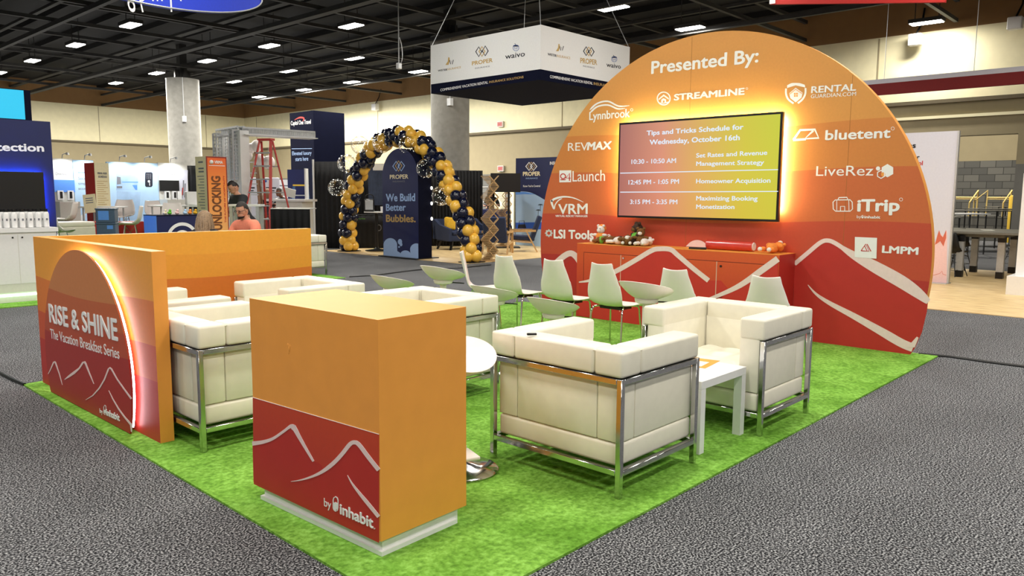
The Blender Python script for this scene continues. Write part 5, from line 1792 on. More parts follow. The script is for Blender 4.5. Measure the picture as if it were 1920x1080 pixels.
MB().box(-0.25, 0.25, -0.15, 0.2, 0, 0.03).build('foot', 'black', t, smooth=False)
# pale kiosk signs beyond the ladder
for px, top, bot, w_, lab in ((471, 333, 382, 0.36, 'white kiosk sign left of the red ladder legs'), (508, 333, 372, 0.52, 'white kiosk sign with round top seen through the red ladder')):
    a = P(px, 350, d=24.0)
    t = thing('kiosk_sign', lab, 'sign', (a.x, a.y, 0), -0.75)
    MB().box(-w_ / 2, w_ / 2, 0, 0.06, 0, P(px, top, d=24.0).z, r=0.025).build('board', 'lavender', t, smooth=False)
    q = MB(); q.box(-w_ * 0.3, w_ * 0.3, -0.003, 0, 1.72, 1.76); q.box(-w_ * 0.3, w_ * 0.2, -0.003, 0, 1.64, 1.67); q.build('text_line', 'darkink', t, smooth=False)
    q = MB(); q.ball((-w_ * 0.3, -0.003, 1.95), 0.04, (1, 0.1, 1), u=10, v=8); q.build('round_mark', 'bluink', t)
a = P(533, 350, d=25)
t = thing('kiosk_sign', 'white sheet sign right of the red ladder', 'sign', (a.x, a.y, 0), -0.75)
MB().box(-0.22, 0.22, 0, 0.05, 0, P(533, 337, d=25).z).build('board', 'white', t, smooth=False)
q = MB(); q.box(-0.15, 0.15, -0.003, 0, 1.8, 1.84); q.build('text_line', 'greyink', t, smooth=False)

# ================================================================== the balloon-arch booth
mb = MB(); mb.box(12.05, 20.5, 12.62, 18.4, 0.0, 0.01)
tag(mb.build('plank_floor', 'vinyl', smooth=False), 'pale wooden plank floor under the balloon arch booth', 'flooring')
fz = 0.01
asx = 12.1
fs = Face(x=asx)
sa, sb = fs.at((719, 480)).y, fs.at((785, 480)).y
asg = thing('navy_arch_sign', 'navy round-topped panel reading We Build Better Bubbles under the balloon arch', 'sign', (asx, (sa + sb) / 2, fz))
top = fs.at((752, 278)).z
rad = (sa - sb) / 2
cyy, czz = (sa + sb) / 2, top - rad
loop = [(asx, sb, fz + 0.02)] + [(asx, cyy - rad * math.cos(PI * i / 24), czz + rad * math.sin(PI * i / 24)) for i in range(25)] + [(asx, sa, fz + 0.02)]
MB().prism(loop, (0.42, 0, 0)).build('panel_body', 'navydark', asg, world=True, smooth=False)
MB().prism([(asx - 0.002, p[1], p[2]) for p in loop], (0.002, 0, 0)).build('front_print', 'navy', asg, world=True, smooth=False)
MB().box(asx - 0.12, asx + 0.6, sb - 0.06, sa + 0.06, fz, fz + 0.02).build('foot_plate', 'black', asg, world=True, smooth=False)
fs = Face(x=asx - 0.002)
k4 = 3.6
c4 = lambda x, y: (600 + x / k4, 200 + y / k4)
fs.text('We Build', c4(446, 640), c4(643, 638), 200 + 588 / k4, 'paleblue', asg, bold=0.035)
fs.text('Better', c4(446, 704), c4(580, 703), 200 + 656 / k4, 'paleblue', asg, bold=0.035)
fs.text('Bubbles.', c4(446, 778), c4(646, 781), 200 + 728 / k4, 'gold', asg, bold=0.035)
fs.text('PROPER', c4(472, 489), c4(596, 486), 200 + 460 / k4, 'cream_print', asg, bold=0.02)
fs.text('INSURANCE', c4(492, 511), c4(573, 509), 200 + 500 / k4, 'greyink', asg, bold=0.0)
q = MB()
for cx_, m_ in ((514, 0), (549, 0)):
    fs.line(q, [c4(cx_ - 22, 402), c4(cx_, 370), c4(cx_ + 22, 398), c4(cx_, 434)], 1.7, closed=True, lift=0.001)
q.build('diamond_emblem', 'paleblue', asg, world=True, smooth=False)
q = MB(); fs.line(q, [c4(510, 400), c4(531, 366), c4(553, 398), c4(531, 436)], 1.7, closed=True, lift=0.003)
q.build('diamond_emblem', 'gold', asg, world=True, smooth=False)
q = MB()
cl = [c4(429, 1006), c4(429, 905)] + [c4(475 + 46 * math.cos(a), 935 - 48 * math.sin(a)) for a in [PI * (0.95 - 0.9 * i / 14) for i in range(15)]] + [c4(522, 975), c4(540, 985)] + \
     [c4(577 + 36 * math.cos(a), 1000 - 30 * math.sin(a)) for a in [PI * (0.92 - 0.86 * i / 10) for i in range(11)]] + [c4(610, 985)] + \
     [c4(650 + 42 * math.cos(a), 965 - 42 * math.sin(a)) for a in [PI * (0.98 - 0.58 * i / 10) for i in range(11)]] + [c4(664, 1024)]
fs.plate(q, cl, lift=0.001)
fs.disc(q, c4(540, 912), 4.0, ry=5.2, lift=0.001); fs.disc(q, c4(548, 930), 2.6, ry=3.4, lift=0.0035); fs.disc(q, c4(534, 947), 1.7, lift=0.001)
q.build('cloud_print', 'paleblue', asg, world=True, smooth=False)
for zz_ in (1.72, 1.35, 0.98): 
    q = MB(); q.ball((asx + 0.4, sb - 0.03, zz_), 0.035, (0.8, 0.8, 1.2), u=10, v=8); q.build('side_light', 'fairy', asg, world=True)

# balloon arch: one thing, its balloons are parts
ARC = [(17.62, 0.10), (17.68, 0.46), (17.60, 1.04), (17.42, 1.59), (17.16, 2.08), (16.72, 2.55), (16.22, 2.86), (15.6, 3.0), (15.02, 2.97), (14.50, 2.76), (14.02, 2.38), (13.66, 1.96), (13.36, 1.53), (13.08, 1.06), (12.90, 0.62), (12.80, 0.12)]
path = curve([(y, z) for y, z in ARC], 20)
arch = thing('balloon_arch', 'arch of navy and gold balloons around the navy round-topped panel', 'balloon arch', (12.45, 15.2, fz))
stp = [path[0]]
acc = 0
SP = 0.200
for a_, b_ in zip(path, path[1:]):
    acc += (b_ - a_).length
    if acc >= SP:
        stp.append(b_); acc = 0
stp.append(path[-1])
base_mesh = None
rear = MB()
nballs = 0
BR = 0.135
frontb = []
for i, p in enumerate(stp):
    t_ = (stp[min(i + 1, len(stp) - 1)] - stp[max(i - 1, 0)]).normalized()
    nrm = Vector((0, -t_.y, t_.x))
    for j in range(4):
        a_ = (j + 0.5 * (i % 2)) * PI / 2 + 0.25 * PI
        o_ = Vector((1, 0, 0)) * math.cos(a_) + nrm * math.sin(a_)
        c_ = Vector((12.45, p.x, p.y)) + o_ * 0.135
        colr = 'balgold' if ((j + (i // 2)) % 4) in (0, 1) else 'balnavy'
        r_ = BR * random.uniform(0.95, 1.05)
        c_.z = max(c_.z, fz + r_ + 0.012)
        frontb.append((c_, r_, colr, i, j))
# nearest first: the hundred that show largest are parts, the rest one mass
vis = sorted(frontb, key=lambda b_: (b_[0] - EYE).normalized().dot(Vector((1, 0, 0))) * 0 + b_[0].x)
front, back = vis[:92], vis[92:]
bmesh_by = {}
for c_, r_, colr, i, j in front:
    if colr not in bmesh_by:
        q = MB(); q.ball((0, 0, 0), BR, (1, 1, 1.07), u=18, v=12)
        o = q.build('balloon', colr, arch); bmesh_by[colr] = o
        o.location = c_ - arch.location
    else:
        o = bmesh_by[colr].copy(); link(o); o.parent = arch; o.location = c_ - arch.location
    o.scale = (r_ / BR,) * 3
for c_, r_, colr, i, j in back:
    rear.ball(c_, r_, (1, 1, 1.07), 0 if colr == 'balgold' else 1, u=12, v=8)
o = rear.build('balloons', ['balgold', 'balnavy'], arch, world=True); o['kind'] = 'stuff'
q = MB(); q.tube([(12.45, p.x, max(p.y, fz + 0.03)) for p in path], 0.02, 6)
q.box(12.2, 12.7, 17.42, 17.82, fz, fz + 0.02); q.box(12.2, 12.7, 12.62, 13.0, fz, fz + 0.02)
q.build('arch_frame', 'black', arch, world=True)
BUB = [((650, 307), 17.5), ((632, 352), 17), ((675, 272), 17), ((716, 269), 18), ((765, 272), 18), ((798, 316), 18.5), ((827, 367), 18.5)]
random.seed(5)
for (px, py), rp in BUB:
    c_ = P(px, py, x=12.2)
    r_ = rp / F_PX * (c_ - EYE).dot(_F)
    g_ = MB(); g_.ball(c_, r_, u=24, v=16); o = g_.build('clear_balloon', 'bubble', arch, world=True)
    q = MB()
    for i in range(38):
        v_ = Vector((random.gauss(0, 1), random.gauss(0, 1), random.gauss(0, 1))).normalized() * r_ * random.uniform(0.75, 0.97)
        q.ball(c_ + v_, 0.006, u=6, v=4)
    q.build('fairy_lights', 'fairy', o, world=True)

# small high table with a roll-top dispenser
a = P(707, 470, z=fz)
t = thing('pedestal_table', 'small white table on black pedestal left of the navy arch sign', 'table', (a.x, a.y, fz))
ht = P(700, 396.5, d=(a - EYE).dot(_F)).z - fz
q = MB(); q.lathe([(0, 0), (0.33, 0), (0.33, 0.012), (0.1, 0.05), (0.04, 0.09), (0.04, ht - 0.03), (0, ht - 0.03)], 24); q.build('pedestal', 'black', t)
MB().lathe([(0, ht - 0.03), (0.34, ht - 0.03), (0.34, ht), (0, ht)], 32).build('tabletop', 'white', t)
d_ = thing('drink_dispenser', 'black and silver dispenser box with hoop handle on the pedestal table', 'dispenser', (a.x - 0.13, a.y + 0.14, fz + ht + 0.001), -0.75)
MB().box(-0.13, 0.13, -0.1, 0.1, 0.0, 0.34, r=0.02).build('case', 'black', d_)
MB().box(-0.105, 0.105, -0.112, -0.1, 0.05, 0.31, r=0.004, seg=1).build('silver_panel', 'alu', d_)
MB().tube(curve([(-0.11, 0, 0.33), (-0.10, 0, 0.43), (0, 0, 0.47), (0.10, 0, 0.43), (0.11, 0, 0.33)], 5), 0.012, 8).build('hoop_handle', 'black', d_)
o = MB().lathe([(0, 0), (0.035, 0), (0.045, 0.12), (0.045, 0.14), (0, 0.14)], 14).build('white_cup', 'white'); o.location = (a.x + 0.11, a.y - 0.10, fz + ht + 0.001)
tag(o, 'white cup beside the dispenser on the pedestal table', 'cup')

# sofa
t = thing('navy_sofa', 'navy blue tub sofa with dark wooden legs behind the balloon arch', 'sofa', (15.45, 16.25, fz), -0.1)
MB().box(-0.70, 0.70, -0.30, 0.36, 0.24, 0.42, r=0.03).build('seat_base', 'navyfab', t)
MB().box(-0.62, 0.62, -0.33, 0.26, 0.42, 0.52, r=0.035, seg=3).build('seat_cushion', 'navyfab', t)
q = MB()
q.prism([(-0.78, 0.26, 0.30), (0.78, 0.26, 0.30), (0.78, 0.36, 0.86), (-0.78, 0.36, 0.86)], (0, 0.10, 0)); q.build('backrest', 'navyfab', t, angle=30)
for s_ in (-1, 1):
    q = MB(); x0 = s_ * 0.68
    q.prism([(x0, -0.34, 0.26), (x0, -0.36, 0.60), (x0, 0.10, 0.70), (x0, 0.36, 0.86), (x0, 0.42, 0.30)], (s_ * 0.10, 0, 0)); q.build('armrest', 'navyfab', t, smooth=False)
for sx in (-1, 1):
    for sy in (-1, 1):
        MB().bar((sx * 0.60, sy * 0.26, 0.25), (sx * 0.70, sy * 0.32, 0), 0.06).build('leg', 'black', t, smooth=False)
o = MB().box(-0.17, 0.17, -0.06, 0.06, -0.19, 0.17, r=0.055, seg=4).build('cushion', 'yellowfab'); o.location = (15.0, 16.33, fz + 0.745); o.rotation_euler = (-0.25, 0.12, -0.25)
tag(o, 'mustard yellow cushion on the navy sofa', 'cushion')

# folding lattice stands of pale wood
def lattice(label, loc, rz, h, n, w_=0.42, dp=0.38):
    t = thing('lattice_stand', label, 'stand', loc, rz, 'folding wooden lattice stands')
    st = h / n
    for s_ in (-1, 1):
        q = MB()
        for k_ in range(n):
            z0, z1 = k_ * st, (k_ + 1) * st
            f_ = 1 if k_ % 2 == 0 else -1
            q.bar((-0.11 * f_ * 1.0, s_ * dp / 2, z0), (0.11 * f_, s_ * dp / 2, z1), 0.03, 0.018)
            q.bar((0.11 * f_ * 1.0 , s_ * (dp / 2 - 0.02), z0), (-0.11 * f_, s_ * (dp / 2 - 0.02), z1), 0.03, 0.018)
        q.build('zigzag_frame', 'oak', t, smooth=False)
    q = MB()
    for k_ in range(n):
        f_ = 1 if k_ % 2 == 0 else -1
        for i in range(8):
            u_ = (i + 0.5) / 8
            x = (-0.11 + 0.22 * u_) * f_
            q.box(x - 0.2, x - 0.0, -dp / 2, dp / 2, (k_ + u_) * st - 0.006, (k_ + u_) * st + 0.006)
    q.build('slats', 'oak', t, smooth=False)
    q = MB(); q.box(-0.3, 0.16, -dp / 2 - 0.02, dp / 2 + 0.02, 0, 0.03); q.build('foot_frame', 'oak', t, smooth=False)
    return t


a = P(914, 490, z=fz)
lattice('pale wooden lattice stand right behind the balloon arch foot', (a.x + 0.2, a.y, fz), -0.75, 2.0, 8)
a = P(950, 461, z=fz)
lattice('pale wooden lattice stand farther back, beside the floor-stand screen', (a.x, a.y, fz), -0.6, 2.05, 8)


def lounge(label, loc, rz, group='wooden lounge chairs with navy upholstery'):
    t = thing('lounge_chair', label, 'lounge chair', loc, rz, group)
    for s_ in (-1, 1):
        MB().bar((0.34, s_ * 0.34, 0), (0.28, s_ * 0.34, 0.56), 0.05, 0.035).build('front_leg', 'oak', t, smooth=False)
        MB().bar((-0.40, s_ * 0.34, 0), (-0.10, s_ * 0.34, 0.57), 0.05, 0.035).build('rear_leg', 'oak', t, smooth=False)
        MB().bar((-0.36, s_ * 0.34, 0.585), (0.36, s_ * 0.34, 0.575), 0.03, 0.06).build('armrest', 'oak', t, smooth=False)
        MB().bar((0.30, s_ * 0.34, 0.30), (-0.26, s_ * 0.34, 0.26), 0.05, 0.03).build('side_rail', 'oak', t, smooth=False)
    MB().box(-0.30, 0.30, -0.31, 0.31, 0.32, 0.44, r=0.03, mx=Matrix.Rotation(-0.07, 4, 'Y')).build('seat_cushion', 'navyfab', t)
    MB().box(-0.06, 0.06, -0.31, 0.31, 0.0, 0.66, r=0.035, mx=Matrix.Translation((-0.26, 0, 0.36)) @ Matrix.Rotation(-0.34, 4, 'Y')).build('back_cushion', 'navyfab', t)
    return t


lounge('pale wooden lounge chair with navy cushions seen from its side', (15.98, 14.42, fz), 2.33)
t = lounge('navy lounge chair turned with its flat back to the viewer', (14.86, 14.30, fz), 0.55)

# screen on a floor stand
a = P(946, 456, d=22.9)
t = thing('stand_screen', 'black screen on a floor stand behind the wooden chairs', 'screen', (a.x, a.y, fz), -0.75)
z0, z1 = P(952, 361, d=22.9).z, P(952, 326, d=22.9).z
MB().box(-0.42, 0.46, -0.03, 0.03, z0, z1, r=0.004, seg=1).build('display', 'black', t, smooth=False)
q = MB(); q.cyl((0.12, 0.05, 0), (0.12, 0.05, z0 + 0.2), 0.03, n=10); q.box(-0.25, 0.45, -0.25, 0.3, 0, 0.03); q.build('stand', 'black', t)
# navy rear wall with the beach picture
yw_ = P(1000, 300, d=23.5)
t = thing('navy_back_wall', 'navy display wall with gold lettering and a beach picture', 'display wall', (yw_.x, yw_.y, fz))
fx = Face(x=yw_.x)
ya, ybb = fx.at((967, 330)).y, fx.at((1075, 330)).y
zt = fx.at((967, 297)).z
MB().box(yw_.x, yw_.x + 0.1, ybb, ya, fz, zt).build('panel', 'navy', t, world=True, smooth=False)
fx = Face(x=yw_.x - 0.001)
q = MB(); fx.plate(q, [(967, 470)] + [tuple(v) for v in curve([(967, 360), (980, 359), (995, 361), (1010, 368), (1025, 376), (1050, 380), (1072, 381)], 4)] + [(1072, 470)], lift=0.001)
q.build('sky_print', mat('sky_picture_print', S(168, 200, 238), 0.6, var=0.06, scale=1), t, world=True, smooth=False)
q = MB(); fx.plate(q, [(967, 430), (967, 417.5), (1040, 416), (1040, 430)], lift=0.003); q.build('sea_print', mat('sea_picture_print', S(44, 96, 205), 0.6), t, world=True, smooth=False)
q = MB(); fx.plate(q, [(967, 365), (967, 360), (985, 360), (1005, 364.5), (985, 364)], lift=0.003); q.build('wave_print', 'lightblue', t, world=True, smooth=False)
fx.text('PROPER', (980.5, 330), (1013, 329.5), 322, 'cream_print', t, bold=0.045)
fx.text('INSURANCE', (986, 335.8), (1008, 335.5), 333, 'paleblue', t, bold=0.0)
fx.text("Know You're Covered", (981, 350.8), (1013, 350.4), 347, 'lett', t, bold=0.02)
fx.text('INSURANCE', (1031, 309), (1062, 308), 303, 'lett', t, bold=0.03)
q = MB(); fx.line(q, [(986, 312), (992, 304.5), (998, 312), (992, 319.5)], 2, closed=True, lift=0.001); fx.line(q, [(994.5, 312), (1000.5, 304.5), (1006.5, 312), (1000.5, 319.5)], 2, closed=True, lift=0.001)
q.build('diamond_emblem', 'lett', t, world=True, smooth=False)
q = MB(); fx.line(q, [(990, 312), (996.3, 304), (1002.5, 312), (996.3, 320)], 1.6, closed=True, lift=0.003); q.build('diamond_emblem', 'gold', t, world=True, smooth=False)
q = MB()
for bx, by_, hh in ((1009, 409, 15), (1013, 396, 12)):
    fx.line(q, [(bx, by_), (bx + 0.5, by_ - hh)], 0.7, lift=0.003)
    for k_ in range(7):
        an = PI * (0.0 + k_ / 6.0)
        fx.line(q, [(bx + 0.5, by_ - hh), (bx + 0.5 + 5 * math.cos(an), by_ - hh - 3 * math.sin(an) + 1)], 1.2, w1=0.3, lift=0.003)
q.build('palm_print', 'darkink', t, world=True, smooth=False)
q = MB(); fx.line(q, [(973, 427), (974, 414.5), (983, 414), (984, 426)], 0.9, lift=0.004); fx.plate(q, [(971, 428), (972, 421), (985, 420.5), (987, 428)], lift=0.004)
q.build('cart_print', 'darkink', t, world=True, smooth=False)

# hanging banner cube
X0, X1, Y0_, Y1_ = 12.1, 15.24, 10.47, 13.80
hb = thing('hanging_banner', 'big square white and navy banner hanging from the ceiling', 'banner', (X0, Y0_, 3.88))
zb, zm, zt_ = 3.88, 4.09, 4.96
q = MB()
t_ = 0.03
for x0, x1, y0, y1 in ((X0, X0 + t_, Y0_, Y1_), (X1 - t_, X1, Y0_, Y1_), (X0 + t_, X1 - t_, Y0_, Y0_ + t_), (X0 + t_, X1 - t_, Y1_ - t_, Y1_)):
    q.box(x0, x1, y0, y1, zm, zt_, 0); q.box(x0, x1, y0, y1, zb, zm, 1)
q.build('banner_sides', ['white', 'navydark'], hb, world=True, smooth=False)
MB().box(X0 + t_, X1 - t_, Y0_ + t_, Y1_ - t_, zb, zb + 0.02).build('banner_floor', 'navydark', hb, world=True, smooth=False)
q = MB()
for cx_, cy_ in ((X0 + .02, Y0_ + .02), (X1 - .02, Y0_ + .02), (X0 + .02, Y1_ - .02), (X1 - .02, Y1_ - .02)):
    q.cyl((cx_, cy_, zt_), ((cx_ + (X0 + X1) / 2) / 2, (cy_ + (Y0_ + Y1_) / 2) / 2, 7.2), 0.008, n=5)
q.build('hanging_wire', 'alu', hb, world=True)
k5 = 1920 / 420.0
c5 = lambda x, y: (780 + x / k5, 20 + y / k5)
for ff, pts in ((Face(x=X0), dict(w1=[(188, 523), (268, 513), 507], w2=[(262, 513), (385, 492), 496], p=[(480, 470), (657, 440), 435], pi=[(507, 500), (632, 482), 488], wv=[(765, 416), (933, 390), 385],
                                 t1=[(210, 692), (618, 625), 670], t2=[(628, 622), (922, 578), 603], d=[(538, 352), (566, 350), (594, 345)], um=(857, 318), fx=(285, 440), sc=1.0)),
                (Face(y=Y0_), dict(w1=[(1128, 383), (1205, 397), 362], w2=[(1207, 397), (1322, 417), 376], p=[(1408, 449), (1552, 466), 403], pi=[(1432, 480), (1530, 497), 467], wv=[(1632, 480), (1755, 498), 455],
                                 t1=[(1148, 577), (1513, 634), 552], t2=[(1522, 636), (1810, 682), 612], d=[(1458, 347), (1480, 349), (1503, 353)], um=(1699, 415), fx=(1228, 322), sc=0.9))):
    g5 = lambda v_: c5(*v_)
    ff.text('WISTER', g5(pts['w1'][0]), g5(pts['w1'][1]), 20 + pts['w1'][2] / k5, 'darkink', hb, bold=0.02)
    ff.text('INSURANCE', g5(pts['w2'][0]), g5(pts['w2'][1]), 20 + pts['w2'][2] / k5, 'gold', hb, bold=-0.005)
    ff.text('PROPER', g5(pts['p'][0]), g5(pts['p'][1]), 20 + pts['p'][2] / k5, 'gold', hb, bold=0.03)
    ff.text('INSURANCE', g5(pts['pi'][0]), g5(pts['pi'][1]), 20 + pts['pi'][2] / k5, 'greyink', hb, bold=0.0)
    ff.text('waivo', g5(pts['wv'][0]), g5(pts['wv'][1]), 20 + pts['wv'][2] / k5 - 3, 'darkink', hb, bold=0.01)
    ff.text('COMPREHENSIVE VACATION RENTAL', g5(pts['t1'][0]), g5(pts['t1'][1]), 20 + pts['t1'][2] / k5, 'lett', hb, bold=0.006)
    ff.text('INSURANCE SOLUTIONS', g5(pts['t2'][0]), g5(pts['t2'][1]), 20 + pts['t2'][2] / k5, 'gold', hb, bold=0.006)
    sc_ = pts['sc']
    for i, (dd, mt) in enumerate(zip(pts['d'], ('darkink', 'gold', 'darkink'))):
        q = MB(); w_, h_ = 25 * sc_, 42 * sc_
        ff.line(q, [c5(dd[0] - w_, dd[1]), c5(dd[0], dd[1] - h_), c5(dd[0] + w_, dd[1]), c5(dd[0], dd[1] + h_)], 1.9, closed=True, lift=0.001 + 0.001 * (i == 1))
        q.build('diamond_emblem', mt, hb, world=True, smooth=False)
    ux, uy = pts['um']
    q = MB(); ff.plate(q, [c5(ux + 26 * sc_ * math.cos(PI * i / 10), uy - 20 - 16 * sc_ * math.sin(PI * i / 10) + 10) for i in range(11)], lift=0.001)
    ff.line(q, [c5(ux - 10 * sc_, uy - 38 * sc_), c5(ux, uy - 22)], 0.9, lift=0.001)
    q.build('umbrella_emblem', 'darkink', hb, world=True, smooth=False)
    q = MB(); ff.ring(q, c5(ux, uy + 2), 5.4 * sc_, 0.8, lift=0.0015); ff.line(q, [c5(ux - 12, uy - 6), c5(ux - 7, uy + 14), c5(ux, uy - 2), c5(ux + 7, uy + 14), c5(ux + 12, uy - 6)], 0.9, lift=0.001)
    q.build('letter_ring', 'bluink', hb, world=True, smooth=False)
    ax, ay = pts['fx']
    q = MB(); ff.plate(q, [c5(ax - 32 * sc_, ay + 25), c5(ax - 12 * sc_, ay - 5), c5(ax - 8 * sc_, ay - 42 * sc_), c5(ax + 4 * sc_, ay - 36 * sc_), c5(ax + 2, ay), c5(ax - 6, ay + 25)], lift=0.001)
    q.build('fox_emblem', 'gold', hb, world=True, smooth=False)
    q = MB(); ff.line(q, [c5(ax + 3, ay - 18), c5(ax + 12, ay + 20), c5(ax + 18, ay - 10), c5(ax + 26, ay + 20), c5(ax + 36, ay - 18)], 1.3, lift=0.001)
    q.build('letter_emblem', 'darkink', hb, world=True, smooth=False)

# ---- other hanging banners
a, b_ = P(1443, 8, x=14), P(1772, 8, x=14)
t = thing('hanging_banner', 'bright red banner hanging at the top edge above the round backdrop', 'banner', (14, a.y, a.z))
q = MB(); za = a.z
q.prism([(14, a.y, za), (14, b_.y, P(1745, 8, x=14).z - 0.0), (14, b_.y, za + 0.9), (14, a.y, za + 0.9)], (0.06, 0, 0)); q.build('cloth', 'red_banner', t, world=True, smooth=False)
q = MB(); q.box(13.99, 14.0, a.y - 0.11, a.y, za, za + 0.9); q.build('white_end', 'white', t, world=True, smooth=False)
q = MB()
for y in (a.y - 0.3, b_.y + 0.3): q.cyl((14.03, y, za + 0.9), (14.03, y, 7.2), 0.008, n=5)
q.build('hanging_wire', 'alu', t, world=True)
xr = 20.0
yl, yr = P(1600, 160, x=xr).y, 2.0
t = thing('hanging_banner', 'long white and dark red hanging banner before the right wall', 'banner', (xr, yr, 3.95))
fz1, fz2, fz3 = P(1800, 172 - 18, x=xr).z, P(1800, 143, x=xr).z, P(1800, 138, x=xr).z
zA, zB, zC = P(1900, 158.5, x=xr).z, P(1900, 135, x=xr).z, P(1900, 125.5, x=xr).z
MB().box(xr, xr + 0.08, yr, yl, zA, zB).build('red_band', 'maroon_banner', t, world=True, smooth=False)
MB().box(xr, xr + 0.08, yr, yl, zB, zC).build('white_band', 'lavender', t, world=True, smooth=False)
q = MB()
for y in (2.6, 4.5, 6.4): q.cyl((xr + 0.04, y, zC), (xr + 0.04, y, 7.2), 0.008, n=5)
q.build('hanging_wire', 'alu', t, world=True)
c_ = P(290, -42, d=12.0)
fo = Face(y=c_.y)
t = thing('hanging_banner', 'oval blue banner just entering the top edge, white lettering on it', 'banner', (c_.x, c_.y, c_.z))
rw, rh = (P(490, -42, y=c_.y) - c_).x, c_.z - P(290, 10, y=c_.y).z
el = lambda k_, y_: [(c_.x + rw * k_ * math.cos(2 * PI * i / 72), y_, c_.z + rh * k_ * math.sin(2 * PI * i / 72)) for i in range(72)]
MB().prism(el(1.0, c_.y), (0, 0.12, 0)).build('banner_disc', mat('royal_blue_print', S(20, 52, 190), 0.6), t, world=True, smooth=False)
q = MB(); q.tube(el(1.0, c_.y - 0.004), 0.012, 6, closed=True); q.build('disc_hem', 'alu', t, world=True)
fo.text('g p m y f', (238, 2), (346, 2), -60, 'lett', t, bold=0.0)
q = MB()
for dx in (-0.9, 0.9): q.cyl((c_.x + dx, c_.y + 0.06, c_.z + 0.25), (c_.x + dx, c_.y + 0.06, 7.2), 0.008, n=5)
q.build('hanging_wire', 'alu', t, world=True)

# ================================================================== right side of the hall
mb = MB(); mb.box(11.88, 19.2, -3.0, 5.3, 0.0, 0.01)
tag(mb.build('plank_floor', 'vinyl', smooth=False), 'pale wooden plank floor at the right, with the grey table', 'flooring')
a = P(1775, 532, z=fz)
t = thing('banner_wall', 'tall pale banner wall with pink mountain print right of the round backdrop', 'banner', (a.x, a.y, fz))
zt = P(1783, 248, d=(a - EYE).dot(_F)).z
MB().box(a.x, a.x + 0.06, a.y, a.y + 2.0, fz, zt).build('panel', 'lavender', t, world=True, smooth=False)
MB().box(a.x - 0.01, a.x + 0.07, a.y - 0.03, a.y, fz, zt).build('edge_profile', 'alu', t, world=True, smooth=False)
MB().box(a.x - 0.15, a.x + 0.2, a.y - 0.02, a.y + 0.3, fz, fz + 0.012).build('foot_plate', 'alu', t, world=True, smooth=False)
fr = Face(x=a.x)
fr.text('Homes', (1668, 278), (1717, 277.5), 268, 'darkink', t, bold=0.04)
fr.text('Protect your', (1660, 299), (1724, 299), 290, 'darkink', t, bold=0.03)
fr.text('protocol', (1690, 310.5), (1730, 310), 302, 'red', t, bold=0.03)
q = MB(); fr.plate(q, [(1755, 452), (1762, 437), (1768, 443), (1774, 432), (1776, 436), (1775, 531), (1740, 533), (1735, 470)], lift=0.0005); q.build('pink_print', 'pink', t, world=True, smooth=False)
q = MB(); fr.plate(q, [(1753, 459), (1758, 440), (1761, 431.5), (1764, 441), (1768, 445), (1774, 431), (1774, 446), (1769, 462), (1763, 452), (1758, 456)], lift=0.0025); q.build('coral_print', 'coral', t, world=True, smooth=False)
q = MB(); fr.line(q, [(1750, 516), (1758, 514), (1763, 512), (1766, 508), (1768, 514), (1774, 516)], 0.7, lift=0.0025); q.build('pulse_line', 'coral', t, world=True, smooth=False)
# grey meeting table
t = thing('meeting_table', 'grey meeting table with block legs at the right', 'table', (17.9, 3.55, fz))
zt = P(1872, 435, x=17.3).z
MB().box(-0.9, 1.15, -0.9, 1.25, zt - fz - 0.045, zt - fz, r=0.004, seg=1).build('tabletop', 'grey', t, smooth=False)
MB().box(-0.73, 0.95, -0.42, 0.34, zt - fz - 0.11, zt - fz - 0.045).build('apron', 'grey', t, smooth=False)
for x, y in ((-0.73, 0.30), (-0.55, -0.36), (0.62, 0.34), (0.92, -0.30)):
    l_ = MB().box(x - 0.06, x + 0.06, y - 0.06, y + 0.06, 0.12, zt - fz - 0.2).build('leg', 'alu', t, smooth=False)
    q = MB(); q.box(x - 0.063, x + 0.063, y - 0.063, y + 0.063, 0, 0.13); q.box(x - 0.063, x + 0.063, y - 0.063, y + 0.063, zt - fz - 0.2, zt - fz - 0.08); q.build('leg_clamp', 'black', l_, smooth=False)
o = MB().box(-0.16, 0.16, -0.1, 0.1, 0, 0.004).build('paper_sheet', 'paper', smooth=False); o.location = (18.1, 3.6, zt + 0.001); o.rotation_euler.z = 0.4
tag(o, 'paper sheet lying on the grey meeting table', 'paper')
for px, d_, rz, lab in ((1791, 15.3, -0.3, 'black shell chair nearest the pale banner wall'), (1803, 16.6, -0.1, 'black shell chair left of the grey meeting table, farther back'), (1915, 16.5, 2.6, 'black shell chair just behind the white pillar')):
    wire_chair(lab, place(px, 400, d_), rz, 0.46 if d_ < 16 else 0.5, 'black', 'black shell chairs at the meeting table', 'black')
for px0, px1, py, d_, lab in ((1768, 1808, 407.5, 20.0, 'dark high table behind the grey table, partly behind the banner wall'), (1770, 1858, 401, 21.0, 'high table with white edge behind the grey table'),
                              (1788, 1905, 395, 23.0, 'long dark high table before the yellow rails, in the middle'), (1834, 1915, 392, 25.0, 'dark high table before the yellow rails, right'), (1872, 1918, 388, 28.0, 'dark high table farthest back at the right')):
    A, B = P(px0, py, d=d_), P(px1, py + 0.5, d=d_ + 0.2)
    high_table(lab, (A.x, A.y), (B.x, B.y), A.z, 0.75, 'white' if px1 == 1858 else 'grey', 'high tables before the yellow rails', 'steel')
